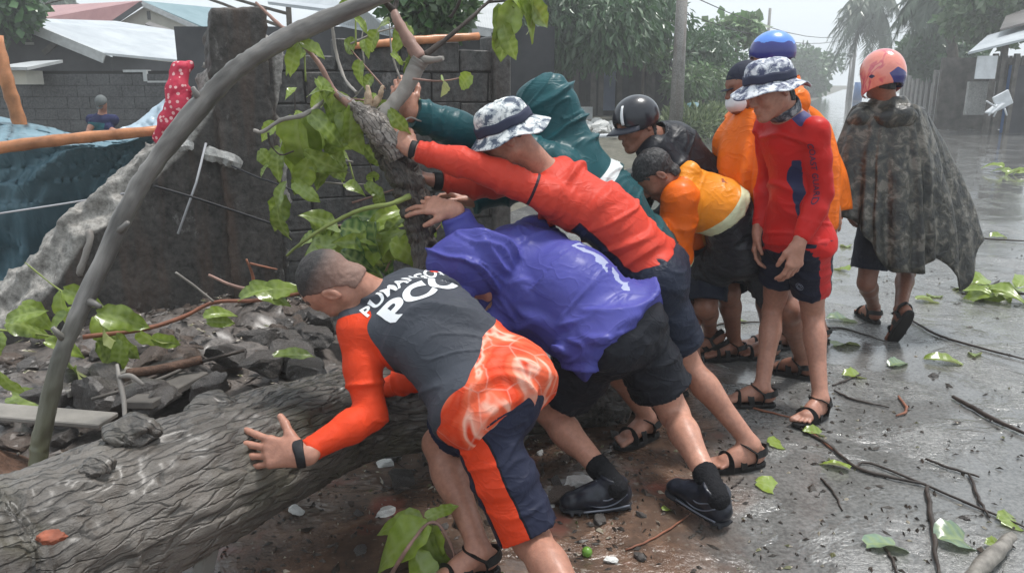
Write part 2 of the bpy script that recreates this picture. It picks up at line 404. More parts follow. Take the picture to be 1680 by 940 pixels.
# ------------------------------------------------------------------ people
def frame(x, z):
    """3x3 with columns right, forward, up"""
    z = nrm(z); x = nrm(np.asarray(x) - z * np.dot(x, z)); return np.stack([x, np.cross(z, x), z], 1)
class Body:
    """joints in world space -> solids. J keys: hl hr (hips) sl sr (shoulders) nk hd, el er wl wr, kl kr al ar; head frame HF"""
    def __init__(s, J, hf, hu, bulk=1.0, bend=0.03, hs=1.0):
        s.J = J; s.b = bulk
        H = (J['hl'] + J['hr']) / 2; S = (J['sl'] + J['sr']) / 2; s.H, s.S = H, S
        s.up = nrm(S - H); s.PF = frame(J['hr'] - J['hl'], s.up); s.CF = frame(J['sr'] - J['sl'], s.up)
        s.M = (H + S) / 2 - nrm(s.PF[:, 1] + s.CF[:, 1]) * bend
        fw = nrm(hf); u = nrm(np.asarray(hu) - fw * np.dot(hu, fw)); s.HF = np.stack([np.cross(fw, u), fw, u], 1); s.hs = hs
        s.hands = {}; s.feet = {}
    def hp(s, x, y, z): return s.J['hd'] + s.HF @ (A3(x, y, z) * s.hs)
    def torso(s, o=0.0, belly=0.0, k=0.04):
        J, b, up = s.J, s.b, s.up; PF, CF = s.PF, s.CF; S, H, M = s.S, s.H, s.M
        nb = J['nk']
        L = [cone(S - up * 0.06, M, (0.138 + o) * b, (0.128 + o) * b, k, CF[:, 1], 0.74 + 2 * o, tag='chest'),
             cone(M, H + up * 0.03, (0.128 + o) * b, (0.145 + o + belly) * b, k, PF[:, 1], 0.76 + 2 * o, tag='waist'),
             ell(H, ((0.165 + o) * b, (0.115 + o) * b, 0.11 + o), PF, k)]
        for sd, q in ((-1, 'l'), (1, 'r')):
            sh = J['s' + q]; hp = J['h' + q]
            L += [cone(nb - up * 0.03, sh - up * 0.012, (0.046 + o * 0.6) * b, (0.046 + o * 0.8) * b, 0.03, tag='yoke'),
                  cone(sh - up * 0.02, S - up * 0.12 + CF[:, 0] * sd * 0.07, (0.046 + o * 0.8) * b, (0.07 + o * 0.6) * b, 0.03),
                  ell(hp - PF[:, 1] * 0.03 - PF[:, 2] * 0.02, ((0.088 + o * 1.3) * b,) * 3, PF, k)]
        return L
    def neck(s):
        return [cone(s.hp(0, -0.025, -0.045), s.J['nk'] - s.up * 0.01, 0.056 * s.hs, 0.064, 0.03)]
    def arm(s, q, o=0.0, o2=None, end=1.0, k=0.022):
        J, b = s.J, s.b; o2 = o if o2 is None else o2
        a, e, w = J['s' + q], J['e' + q], J['w' + q]
        m = a + (e - a) * 0.45; f1 = e + (w - e) * 0.3; tip = e + (w - e) * end
        L = [cone(a, m, (0.0505 + o) * b, (0.046 + o) * b, k, tag='up' + q), cone(m, e, (0.048 + o) * b, (0.039 + (o + o2) / 2) * b, k, tag='up' + q)]
        L += [cone(e, f1, (0.038 + (o + o2) / 2) * b, (0.042 + o2) * b, k, tag='fo' + q),
              cone(f1, tip, (0.042 + o2) * b, (0.026 + (1 - end) * 0.016 + o2) * b, k, tag='fo' + q)]
        return L
    def leg(s, q, o=0.0):
        J, b = s.J, s.b; h, kn, an = J['h' + q], J['k' + q], J['a' + q]
        ax = nrm(an - kn); th = nrm(kn - h)
        back = nrm(ax - th * np.dot(ax, th)) if abs(np.dot(ax, th)) < 0.985 else -s.PF[:, 1]
        if abs(np.dot(ax, th)) < 0.985: s_back = back
        else: s_back = nrm(back - ax * np.dot(back, ax))
        cb = nrm(s_back - ax * np.dot(s_back, ax))
        m = h + (kn - h) * 0.45; c1 = kn + (an - kn) * 0.27
        return [cone(h, m, (0.088 + o) * b, (0.076 + o) * b, 0.03, tag='th' + q), cone(m, kn, (0.076 + o) * b, (0.053 + o) * b, 0.03, tag='th' + q),
                cone(kn, c1, (0.052 + o) * b, (0.05 + o) * b, 0.025, tag='sh' + q), cone(c1, an, (0.05 + o) * b, 0.034 + o, 0.025, tag='sh' + q),
                ell(kn + (an - kn) * 0.3 + cb * 0.022, (0.043 * b, 0.043 * b, 0.1), frame(np.cross(ax, cb), ax), 0.03),
                ell(kn - cb * 0.018, (0.032 * b, 0.032 * b, 0.036), None, 0.03)]
    def foot(s, q, toe, roll=None, up=None):
        """toe: direction heel -> toes; returns prims"""
        an = s.J['a' + q]; t = nrm(toe); u = nrm(A3(0, 0, 1) - t * t[2]) if up is None else nrm(np.asarray(up) - t * np.dot(up, t))
        x = np.cross(t, u); R = np.stack([x, t, u], 1); s.feet[q] = R
        f = lambda a, b_, c: an + R @ A3(a, b_, c)
        inner = 1 if q == 'l' else -1
        L = [ell(f(0, -0.035, -0.045), (0.031, 0.036, 0.034), R, 0.02), cone(f(0, 0, -0.01), f(0, 0.07, -0.038), 0.034, 0.028, 0.03),
             cone(f(0, 0.06, -0.045), f(inner * 0.008, 0.125, -0.058), 0.033, 0.022, 0.03), cone(f(-inner * 0.012, -0.02, -0.058), f(-inner * 0.022, 0.115, -0.062), 0.021, 0.017, 0.03),
             ell(f(0.032, 0, 0.0), (0.01, 0.013, 0.013), R, 0.012), ell(f(-0.032, 0, -0.004), (0.01, 0.013, 0.013), R, 0.012)]
        for i in range(5):
            xx = inner * (0.031 - i * 0.0155); l = (0.182, 0.18, 0.174, 0.165, 0.154)[i]; r = (0.0125, 0.0085, 0.008, 0.0078, 0.0075)[i]
            L.append(cone(f(xx * 0.85, 0.12, -0.06), f(xx * 1.15, l, -0.068), r * 1.15, r, 0.007))
        return L
    def hand(s, q, along, back, curls=(0.5, 0.5, 0.5, 0.5), splay=0.12, thumb=0.6, size=1.0, tc=0.3):
        """along: wrist -> knuckles, back: out of the back of the hand"""
        w = s.J['w' + q]; y = nrm(along); z = nrm(np.asarray(back) - y * np.dot(back, y)); x = np.cross(y, z)
        sd = -1 if q == 'r' else 1                      # thumb side along x (palm down: left thumb is to the right)
        x = x * sd; R = np.stack([x, y, z], 1); s.hands[q] = (w, R)
        f = lambda a, b_, c: w + R @ (A3(a, b_, c) * size)
        L = [cone(f(0, -0.02, 0), f(0, 0.02, 0), 0.025 * size, 0.024 * size, 0.02, z, 0.8)]
        xs = (0.030, 0.010, -0.010, -0.028); kl = (0.086, 0.09, 0.085, 0.076)
        ln = ((0.042, 0.026, 0.02), (0.046, 0.03, 0.021), (0.043, 0.028, 0.021), (0.034, 0.021, 0.018)); rr = (0.0098, 0.0102, 0.0096, 0.0084)
        for i in range(4):
            a = f(xs[i] * 0.55, 0.012, -0.003); k_ = f(xs[i], kl[i], 0)
            L.append(cone(a, k_, 0.0155 * size, 0.0125 * size, 0.016))
            L.append(ell(k_ + z * 0.001, (0.0118 * size,) * 3, None, 0.008))
            sp = splay * (xs[i] / 0.02) ; ang = 0.0; p = k_
            for j in range(3):
                ang += curls[i] * (0.75, 1.0, 0.7)[j]
                d = R @ A3(math.sin(sp) * math.cos(ang), math.cos(sp) * math.cos(ang), -math.sin(ang))
                p2 = p + d * ln[i][j] * size; r0 = rr[i] * (1, 0.95, 0.88)[j] * size
                L.append(cone(p, p2, r0 * 1.04, r0 * 0.93, 0.004, tag='finger')); p = p2
        a = f(0.016, 0.012, -0.006); b_ = f(0.038 + 0.012 * math.sin(thumb), 0.042, -0.012 - 0.01 * tc); L.append(cone(a, b_, 0.018 * size, 0.0145 * size, 0.016))
        d = R @ nrm(A3(math.sin(thumb), math.cos(thumb), -0.25 - tc * 0.4)); p1 = b_ + d * 0.034 * size; L.append(cone(b_, p1, 0.0125 * size, 0.0112 * size, 0.006))
        d = R @ nrm(A3(math.sin(thumb * 0.8 - tc * 0.4), math.cos(thumb * 0.8), -0.3 - tc * 0.7)); p2 = p1 + d * 0.027 * size; L.append(cone(p1, p2, 0.0112 * size, 0.009 * size, 0.005))
        return L
    def head(s):
        R, h = s.HF, s.hs; f = s.hp; e = lambda c, r, k=0.012, op='add': ell(f(*c), tuple(x * h for x in r), R, k * h, op)
        c = lambda a, b, ra, rb=None, k=0.012, op='add': cone(f(*a), f(*b), ra * h, (ra if rb is None else rb) * h, k * h, op=op)
        L = [e((0, -0.012, 0.04), (0.074, 0.093, 0.082), 0.03), e((0, 0.028, -0.02), (0.058, 0.062, 0.082), 0.035), e((0, 0.03, 0.035), (0.064, 0.062, 0.06), 0.03)]
        for x in (-1, 1):
            L += [c((x * 0.05, -0.004, -0.045), (x * 0.018, 0.068, -0.09), 0.017, 0.017, 0.03), e((x * 0.037, 0.062, -0.018), (0.023, 0.024, 0.024), 0.025),
                  c((x * 0.012, 0.086, 0.03), (x * 0.043, 0.074, 0.034), 0.009, 0.008, 0.015)]
        L += [e((0, 0.078, -0.09), (0.02, 0.016, 0.016), 0.02)]
        for x in (-1, 1): L += [e((x * 0.031, 0.1, 0.012), (0.018, 0.016, 0.012), 0.012, 'sub')]
        L += [c((0, 0.088, 0.022), (0, 0.108, -0.02), 0.008, 0.0125, 0.014)]
        for x in (-1, 1): L += [e((x * 0.012, 0.098, -0.026), (0.0095, 0.011, 0.008), 0.008), e((x * 0.0075, 0.106, -0.034), (0.004, 0.006, 0.004), 0.004, 'sub')]
        L += [e((0, 0.084, -0.055), (0.026, 0.014, 0.02), 0.015), e((0, 0.096, -0.0505), (0.021, 0.008, 0.0055), 0.005), e((0, 0.094, -0.063), (0.018, 0.0085, 0.0065), 0.005),
              c((-0.022, 0.1, -0.0567), (0.022, 0.1, -0.0567), 0.0022, 0.0022, 0.003, 'sub')]
        for x in (-1, 1):
            L += [e((x * 0.031, 0.079, 0.012), (0.0145, 0.0115, 0.0105), 0.004)]
            RE = R @ np.array(Matrix.Rotation(-x * 0.35, 3, 'Z') @ Matrix.Rotation(-0.2, 3, 'X'))
            L += [ell(f(x * 0.077, -0.012, 0.0), (0.009 * h, 0.018 * h, 0.031 * h), RE, 0.006), ell(f(x * 0.086, -0.008, 0.004), (0.007 * h, 0.01 * h, 0.019 * h), RE, 0.005, 'sub')]
        return L
SK = {}
def skin_obj(b, parent, prims, mat, h=0.007, fine=()):
    V, F = solid('body', prims, h, fine); V = relax(V, F, 1, 0.35)
    lip = np.minimum.reduce([pd(ell(b.hp(0, 0.097, -0.0565), (0.024 * b.hs, 0.014 * b.hs, 0.0115 * b.hs), b.HF), V[:, 0], V[:, 1], V[:, 2])])
    return link('body', mesh_np('body', V, F, attrs={'lip': -lip}), mat, parent)
def plane_clip(p, n): return (np.array(p, float), nrm(n))
def brows(b, parent, mat):
    for x in (-1, 1):
        m = MB(); pts = [b.hp(x * a, y, z) for a, y, z in ((0.013, 0.0945, 0.031), (0.026, 0.0925, 0.037), (0.04, 0.084, 0.037), (0.048, 0.076, 0.031))]
        m.tube(pts, [0.0028, 0.0038, 0.0032, 0.0015], 6); m.build('eyebrow', mat, parent, True)
def eyes(b, parent):
    for x in (-1, 1):
        m = MB(); c = b.hp(x * 0.031, 0.0795, 0.012)
        m.tube([c - b.HF[:, 0] * 0.0085 + b.HF[:, 1] * 0.009, c + b.HF[:, 1] * 0.0112 - b.HF[:, 2] * 0.001, c + b.HF[:, 0] * 0.0085 + b.HF[:, 1] * 0.009], [0.0006, 0.0026, 0.0006], 6)
        m.build('eye', M['eye_dark'], parent, True)
def hair(b, parent, mat, low=0.0, grow=0.005, sides=True, front=0.035, nape=True):
    f, R, h = b.hp, b.HF, b.hs
    cl = [plane_clip(f(0, front, 0.075), R @ A3(0, 1, -0.9))]
    cl2 = [plane_clip(f(0, 0.028, 0), R @ A3(0, 1, -0.25)), plane_clip(f(0, -0.05, -0.035 + low), R @ A3(0, 0.35, -1))]
    P_ = [ell(f(0, -0.012, 0.042), ((0.074 + grow) * h, (0.093 + grow) * h, (0.083 + grow) * h), R, 0.006, clip=cl + cl2),
          ell(f(0, 0.03, 0.038), ((0.064 + grow) * h, (0.063 + grow) * h, (0.061 + grow) * h), R, 0.01, clip=[plane_clip(f(0, 0.08, 0.06), R @ A3(0, 1, -1.1)), plane_clip(f(0, 0, 0.012), R @ A3(0, 0, -1))]),
          cone(f(0, -0.028, -0.02), f(0, -0.038, -0.045), 0.0605 * h, 0.0575 * h, 0.02, clip=[plane_clip(f(0, -0.045, 0), R @ A3(0, 1, 0)), plane_clip(f(0, 0, -0.05), R @ A3(0, 0.3, -1))])]
    if not nape: P_.pop()
    for x in (-1, 1): P_.append(ell(f(x * 0.083, -0.008, -0.002), (0.016 * h, 0.021 * h, 0.03 * h), R, 0.004, 'sub'))
    V, F = solid('hair', P_, 0.005); N = vnormals(V, F)
    V = V + N * (vnoise(V * 120) * 0.0016 + vnoise(V * 45) * 0.002)[:, None]
    zl = (V - f(0, 0, 0)) @ R[:, 2] + 0.35 * np.maximum(0, 0.06 - np.abs((V - f(0, 0, 0)) @ R[:, 0])) * 0.5
    return link('hair', mesh_np('hair', V, F, attrs={'fade': zl}), mat, parent)
def band(parent, name, a, d, r, w, mat, t=0.004, flat=None, fs=1.0):
    """ring round a limb at a, axis d"""
    d = nrm(d); u = nrm(np.cross(d, A3(0.3, 0.2, 1))); v = np.cross(d, u); m = MB(); n = 28
    V = []; 
    prof = [(-w / 2, 0), (-w / 2, t * 0.8), (-w / 4, t), (w / 4, t), (w / 2, t * 0.8), (w / 2, 0)]
    for k in range(n):
        c, s_ = math.cos(2 * math.pi * k / n), math.sin(2 * math.pi * k / n); dirv = u * c + v * s_
        rr = r
        if flat is not None: rr = r / math.sqrt(1 + (np.dot(dirv, nrm(flat)) ** 2) * (1 / fs ** 2 - 1))
        for ww, tt in prof: V.append(a + dirv * (rr + tt) + d * ww)
    F = [(k * 6 + j, k * 6 + (j + 1) % 6, ((k + 1) % n) * 6 + (j + 1) % 6, ((k + 1) % n) * 6 + j) for k in range(n) for j in range(6)]
    return m.add(V, F).build(name, mat, parent, True)
def sandal(b, q, parent, straps=(0.02, 0.085, 0.13)):
    an, R = b.J['a' + q], b.feet[q]; inner = 1 if q == 'l' else -1
    f = lambda x, y, z: an + R @ A3(x, y, z)
    out = []
    for i in range(28):
        t = 2 * math.pi * i / 28; y = 0.062 + 0.135 * math.sin(t); w = 0.044 * abs(math.cos(t)) ** 0.6 * (1 if math.cos(t) > 0 else -1)
        w *= 0.84 + 0.2 * (y + 0.07) / 0.25; out.append((w + inner * 0.006 * (y > 0.05), y))
    m = MB(); n = len(out); V = []
    for z, k in ((-0.105, 0.93), (-0.101, 1.0), (-0.085, 1.0), (-0.0795, 0.95)): V += [f(x * k, (y - 0.062) * k + 0.062, z + 0.006 * (y > 0.12) * ((y - 0.12) / 0.08)) for x, y in out]
    F = [tuple(range(n)), tuple(range(3 * n, 4 * n))[::-1]] + [(j * n + i, j * n + (i + 1) % n, (j + 1) * n + (i + 1) % n, (j + 1) * n + i) for j in range(3) for i in range(n)]
    me = bpy.data.meshes.new('sole'); me.from_pydata([tuple(v) for v in V], [], F); me.update()
    sole = link('sandal', me, M['sandal'], parent)
    def strap(pts, w=0.011):
        mm = MB(); pp, _ = smooth_path(pts, 6); V = []; c = f(0, 0.06, -0.06)
        for i, p in enumerate(pp):
            t = nrm(pp[min(i + 1, len(pp) - 1)] - pp[max(i - 1, 0)]); o = nrm((p - c) - t * np.dot(p - c, t)); s_ = np.cross(t, o)
            V += [p + s_ * w, p + s_ * w + o * 0.004, p - s_ * w + o * 0.004, p - s_ * w]
        F = [(i * 4 + j, i * 4 + (j + 1) % 4, i * 4 + 4 + (j + 1) % 4, i * 4 + 4 + j) for i in range(len(pp) - 1) for j in range(4)] + [(0, 3, 2, 1), tuple(len(V) - 4 + j for j in range(4))]
        o_ = mm.add(V, F).build('strap', M['sandal'], None)
        o_.parent = sole
    strap([f(-0.043, 0.118, -0.085), f(-0.036, 0.115, -0.05), f(-0.005, 0.112, -0.036), f(0.032, 0.118, -0.05), f(0.042, 0.122, -0.085)], 0.018)
    strap([f(-0.04, 0.05, -0.085), f(-0.034, 0.058, -0.04), f(0, 0.062, -0.014), f(0.034, 0.058, -0.04), f(0.04, 0.05, -0.085)], 0.015)
    strap([f(-0.036, 0.0, -0.08), f(-0.04, -0.005, -0.03), f(-0.03, 0.03, 0.0), f(0, 0.042, 0.004), f(0.03, 0.03, 0.0), f(0.04, -0.005, -0.03), f(0.036, 0.0, -0.08)], 0.012)
    strap([f(-0.039, 0.0, -0.035), f(-0.034, -0.045, -0.028), f(0, -0.074, -0.025), f(0.034, -0.045, -0.028), f(0.039, 0.0, -0.035)], 0.014)
    return sole
def boot(b, q, parent, mat, sole_mat):
    an, R = b.J['a' + q], b.feet[q]; inner = 1 if q == 'l' else -1
    f = lambda x, y, z: an + R @ A3(x, y, z)
    P_ = [cone(f(0, -0.008, 0.03), f(0, -0.018, -0.05), 0.049, 0.044, 0.02, clip=[plane_clip(f(0, 0, 0.022), R @ A3(0, -0.25, 1))]), cone(f(0, 0.0, -0.01), f(0, 0.09, -0.045), 0.043, 0.036, 0.03, clip=[plane_clip(f(0, 0, 0.0), R @ A3(0, -0.25, 1))]),
          cone(f(0, 0.07, -0.055), f(inner * 0.008, 0.15, -0.064), 0.042, 0.036, 0.03), cone(f(0, -0.035, -0.06), f(0, 0.05, -0.06), 0.04, 0.04, 0.03),
          ell(f(0, 0.04, -0.09), (0.2, 0.3, 0.012), R, 0.004, 'sub')]
    P_.pop()
    for q_ in P_: q_['clip'].append(plane_clip(f(0, 0, -0.094), -R[:, 2]))
    for i in range(6): P_.append(cone(f(-0.026, 0.03 + i * 0.017, -0.006 - i * 0.0065), f(0.026, 0.03 + i * 0.017, -0.006 - i * 0.0065), 0.0035, 0.0035, 0.003))
    P_ += [cone(f(-0.045, -0.03, -0.05), f(-0.036, 0.06, -0.03), 0.005, 0.004, 0.004), cone(f(0.045, -0.03, -0.05), f(0.036, 0.06, -0.03), 0.005, 0.004, 0.004), ell(f(inner * 0.008, 0.165, -0.066), (0.034, 0.028, 0.024), R, 0.004), ell(f(0, -0.06, -0.05), (0.026, 0.02, 0.03), R, 0.004)]
    V, F = solid('boot', P_, 0.0045); sh = link('hiking_boot', mesh_np('boot', V, F), mat, parent)
    P2 = [cone(f(0, -0.035, -0.093), f(0, 0.04, -0.093), 0.044, 0.041, 0.02, R[:, 2], 0.3), cone(f(0, 0.04, -0.093), f(inner * 0.01, 0.15, -0.091), 0.041, 0.044, 0.02, R[:, 2], 0.3)]
    for i in range(9):
        for x in (-1, 1): P2.append(cone(f(x * 0.036, -0.065 + i * 0.028, -0.099), f(x * 0.02, -0.065 + i * 0.028, -0.1), 0.0055, 0.0055, 0.002))
    for sd in (-1, 1):
        for k_, pts in enumerate((((0.043, -0.045, -0.03), (0.047, 0.0, -0.06), (0.045, 0.05, -0.07), (0.036, 0.1, -0.06)), ((0.045, -0.02, -0.02), (0.046, 0.03, -0.045), (0.034, 0.075, -0.038)), ((0.046, -0.055, -0.075), (0.049, 0.02, -0.08), (0.046, 0.12, -0.082)))):
            pp, _ = smooth_path([f(sd * (a_ + 0.004), b_2, c_) for a_, b_2, c_ in pts], 5); o_ = MB().tube(pp, 0.0028 if k_ < 2 else 0.0035, 6).build('trim', M['boot_trim'], None, True); o_.parent = sh
    for i in range(5):
        o_ = MB().tube(smooth_path([f(-0.028, 0.034 + i * 0.018, 0.004 - i * 0.009), f(0, 0.04 + i * 0.018, 0.02 - i * 0.0105), f(0.028, 0.034 + i * 0.018, 0.004 - i * 0.009)], 4)[0], 0.0028, 6).build('lace', M['boot_trim'], None, True); o_.parent = sh
    V, F = solid('sole', P2, 0.0045); so = link('sole', mesh_np('sole', V, F), sole_mat, None); so.parent = sh
    return sh
def lathe(parent, name, b, prof, mat, seg=48, c=(0, -0.005, 0.05), sx=0.085, sy=0.105, tilt=0.0, wob=None, smooth=True, close=False):
    """profile (radius factor, height, thickness) rotated around the head's up axis, elliptical"""
    V = []; R = b.HF @ np.array(Matrix.Rotation(tilt, 3, 'X')); o = b.hp(*c)
    for i in range(seg):
        a = 2 * math.pi * i / seg
        for j, (r, z) in enumerate(prof):
            dz = wob(a, r, j) if wob else 0
            V.append(o + R @ (A3(math.cos(a) * sx * r, math.sin(a) * sy * r, z + dz) * b.hs))
    n = len(prof); F = [(i * n + j, ((i + 1) % seg) * n + j, ((i + 1) % seg) * n + j + 1, i * n + j + 1) for i in range(seg) for j in range(n - 1)]
    me = mesh_np(name, np.array(V), np.array(F), smooth)
    o = link(name, me, mat, parent); md = o.modifiers.new('thick', 'SOLIDIFY'); md.thickness = 0.003; md.offset = -1
    return o
def bucket_hat(b, parent, mat, bandmat, tilt=0.15, seed=0):
    def wob(a, r, j): return (0.007 * math.sin(2 * a + seed) + 0.006 * math.sin(5 * a + 1 + seed)) * max(0, r - 1.05) * 2.2 + 0.0025 * math.sin(7 * a + seed) 
    prof = [(0.001, 0.083), (0.3, 0.085), (0.55, 0.081), (0.75, 0.074), (0.88, 0.062), (0.95, 0.045), (0.99, 0.025), (1.02, 0.005), (1.04, -0.012), (1.2, -0.022), (1.4, -0.034), (1.58, -0.046), (1.62, -0.05)]
    hat = lathe(parent, 'bucket_hat', b, prof, mat, 56, (0, -0.005, 0.05), 0.088, 0.107, tilt, wob)
    bd = lathe(parent, 'hat_band', b, [(1.035, 0.028), (1.055, 0.018), (1.07, 0.0), (1.07, -0.008)], bandmat, 48, (0, -0.005, 0.05), 0.088, 0.107, tilt, lambda a, r, j: 0.0025 * math.sin(7 * a + seed))
    return hat
def ik(a, c, L1, L2, hint, name=''):
    """middle joint of a two-bone limb, nearest to the hinted direction in the picture plane"""
    d = c - a; D = np.linalg.norm(d); k = 1.0
    if D > (L1 + L2) * 0.995: k = D / ((L1 + L2) * 0.995)
    if k > 1.06: print('STRETCH', name, round(k, 2))
    L1, L2 = L1 * k, L2 * k
    x = (L1 * L1 - L2 * L2 + D * D) / (2 * D); h = math.sqrt(max(0, L1 * L1 - x * x)); n = nrm(d); u = nrm(np.cross(n, A3(0.1, 1, 0.2))); v = np.cross(n, u)
    best = None
    for i in range(180):
        t = 2 * math.pi * i / 180; p = a + n * x + (u * math.cos(t) + v * math.sin(t)) * h; q = proj(p)
        e = (q[0] - hint[0]) ** 2 + (q[1] - hint[1]) ** 2
        if len(hint) > 2: e += ((p[1] - hint[2]) * 300) ** 2
        if best is None or e < best[0]: best = (e, p)
    return best[1]
def pose(name, H, hdir, S, sdir, head, hf, hu, wl, el, wr, er, al, kl, ar, kr, bulk=1.0, bend=0.03, sc=1.0, hs=1.0, hw=0.085, sw=0.162):
    J = {}
    Hc, Sc = U(*H), U(*S); hdir = nrm(hdir); sdir = nrm(sdir)
    J['hl'], J['hr'] = Hc - hdir * hw * sc, Hc + hdir * hw * sc
    J['sl'], J['sr'] = Sc - sdir * sw * sc, Sc + sdir * sw * sc
    J['hd'] = U(*head); J['nk'] = Sc + nrm(Sc - Hc) * 0.03 + nrm(J['hd'] - Sc) * 0.035
    for q, w, e, a, k in (('l', wl, el, al, kl), ('r', wr, er, ar, kr)):
        J['w' + q] = U(*w); J['e' + q] = ik(J['s' + q], J['w' + q], 0.285 * sc, 0.25 * sc, e, name + ' arm ' + q)
        J['a' + q] = G(a[0], a[1], a[2]) if len(a) == 3 else np.array(a[3])
        J['k' + q] = ik(J['h' + q], J['a' + q], 0.42 * sc, 0.40 * sc, k, name + ' leg ' + q)
    print(name, 'torso', round(float(np.linalg.norm(Hc - Sc)), 2), 'neck-head', round(float(np.linalg.norm(J['nk'] - J['hd'])), 2), 'S z', round(float(Sc[2]), 2), 'H z', round(float(Hc[2]), 2))
    b = Body(J, hf, hu, bulk, bend, hs); b.name = name
    return b
def fit_limit(b, prims):
    return prims
def shirt(b, parent, mat, name='shirt', o=0.014, osl=0.014, ends=(0.93, 0.93), hem=-0.10, belly=0.0, h=0.008, amp=0.005, seed=0, attrs=None, extra=(), neckline=0.045, fal=26, fac=6, relaxit=1, hollow=False, k=0.04, cuts=(), fdir=None, sharp=1.3):
    J = b.J; up = b.up
    hp_ = plane_clip(b.H + up * hem, -up); T = b.torso(o, belly, k)
    for q in T:
        if 'yoke' != q['tag'] : q['clip'].append(hp_)
        if fdir is not None: q['fdir'] = fdir
    arms = b.arm('l', osl, end=ends[0]) + b.arm('r', osl, end=ends[1])
    nd = nrm(J['hd'] - J['nk'])
    P_ = T + arms + list(extra)
    for q in P_: q['clip'].append(plane_clip(J['nk'] + nd * neckline, nd)) if q['tag'] in ('yoke',) else None
    for sd, e in (('l', ends[0]), ('r', ends[1])):
        a = J['e' + sd] + (J['w' + sd] - J['e' + sd]) * e
        for q in P_:
            if q['tag'] == 'fo' + sd: q['clip'].append(plane_clip(a, J['w' + sd] - J['e' + sd]))
    allp = P_ + [cone(J['nk'] + nd * 0.01, J['nk'] + nd * 0.12, 0.061, 0.066, 0.006, op='sub')]
    if hollow: allp += [cone(b.H + up * (hem + 0.05), b.H + up * (hem - 0.1), 0.135 + o, 0.15 + o, 0.004, b.PF[:, 1], 0.7, op='sub')]
    allp += list(cuts)
    V, F = solid(name, allp, h); V = relax(V, F, relaxit, 0.4)
    if amp: V = folds(V, F, P_, amp, fal, fac, seed, sharp=sharp)
    at = attrs(V) if attrs else None
    return link(name, mesh_np(name, V, F, attrs=at), mat, parent), (V, F)
def shorts(b, parent, mat, name='shorts', o=0.018, flare=0.022, ends=(0.8, 0.8), waist=0.07, h=0.008, amp=0.004, seed=3, attrs=None, extra=()):
    J = b.J; wc = plane_clip(b.H + b.up * waist, b.up)
    P_ = [ell(b.H, (0.165 * b.b + o, 0.115 * b.b + o, 0.125 + o), b.PF, 0.04, clip=[wc]), cone(b.H, b.H + b.up * 0.1, 0.14 * b.b + o * 0.5, 0.13 * b.b + o * 0.5, 0.04, b.PF[:, 1], 0.78, clip=[wc])]
    S_ = []
    for q, e in (('l', ends[0]), ('r', ends[1])):
        hp, kn = J['h' + q], J['k' + q]; ax = nrm(kn - hp); end = hp + (kn - hp) * e; L = np.linalg.norm(kn - hp)
        P_ += [ell(hp - b.PF[:, 1] * 0.028 - b.PF[:, 2] * 0.02, (0.086 * b.b + o,) * 3, b.PF, 0.04),
               cone(hp, hp + (end - hp) * 0.55, 0.09 * b.b + o, (0.078 * b.b + o + flare * 0.4), 0.03, tag='th' + q), cone(hp + (end - hp) * 0.55, end + ax * 0.05, 0.078 * b.b + o + flare * 0.4, 0.07 * b.b + o + flare, 0.02, clip=[plane_clip(end, ax)], tag='th' + q)]
        S_.append(cone(end - ax * 0.05, end + ax * 0.08, 0.062 * b.b + o, 0.068 * b.b + o + flare, 0.004, op='sub'))
    V, F = solid(name, P_ + list(extra) + S_, h); V = relax(V, F, 1, 0.4)
    if amp: V = folds(V, F, P_, amp, 20, 7, seed)
    at = attrs(V) if attrs else None
    return link(name, mesh_np(name, V, F, attrs=at), mat, parent), (V, F)
def make_body(b, parent, mat, h=0.0105, hands=('l', 'r'), feet=('l', 'r'), fh=0.0045, face=True, ff=0.0065):
    P_ = b.torso() + b.neck() + b.head()
    for q in 'lr': P_ += b.arm(q) + b.leg(q)
    fine = [(b.J['hd'] + b.HF[:, 1] * 0.01, 0.13, fh + 0.0006)] if face else []
    h = max(h, 0.0105)
    for q in 'lr':
        if q in b.hp_: P_ += b.hp_[q]
        if q in b.fp_: P_ += b.fp_[q]
        if q in hands: fine.append((b.J['w' + q] + nrm(b.hands[q][1][:, 1]) * 0.08, 0.11, fh))
        if q in feet: fine.append((b.J['a' + q] + b.feet[q][:, 1] * 0.06 - A3(0, 0, 0.04), 0.12, ff))
    return skin_obj(b, parent, P_, mat, h, fine)
def person(b, label, group=None):
    base = A3(*((b.J['al'] + b.J['ar']) / 2)); base[2] = 0
    b.hp_ = {}; b.fp_ = {}
    return thing('person', base, label, 'person', group)
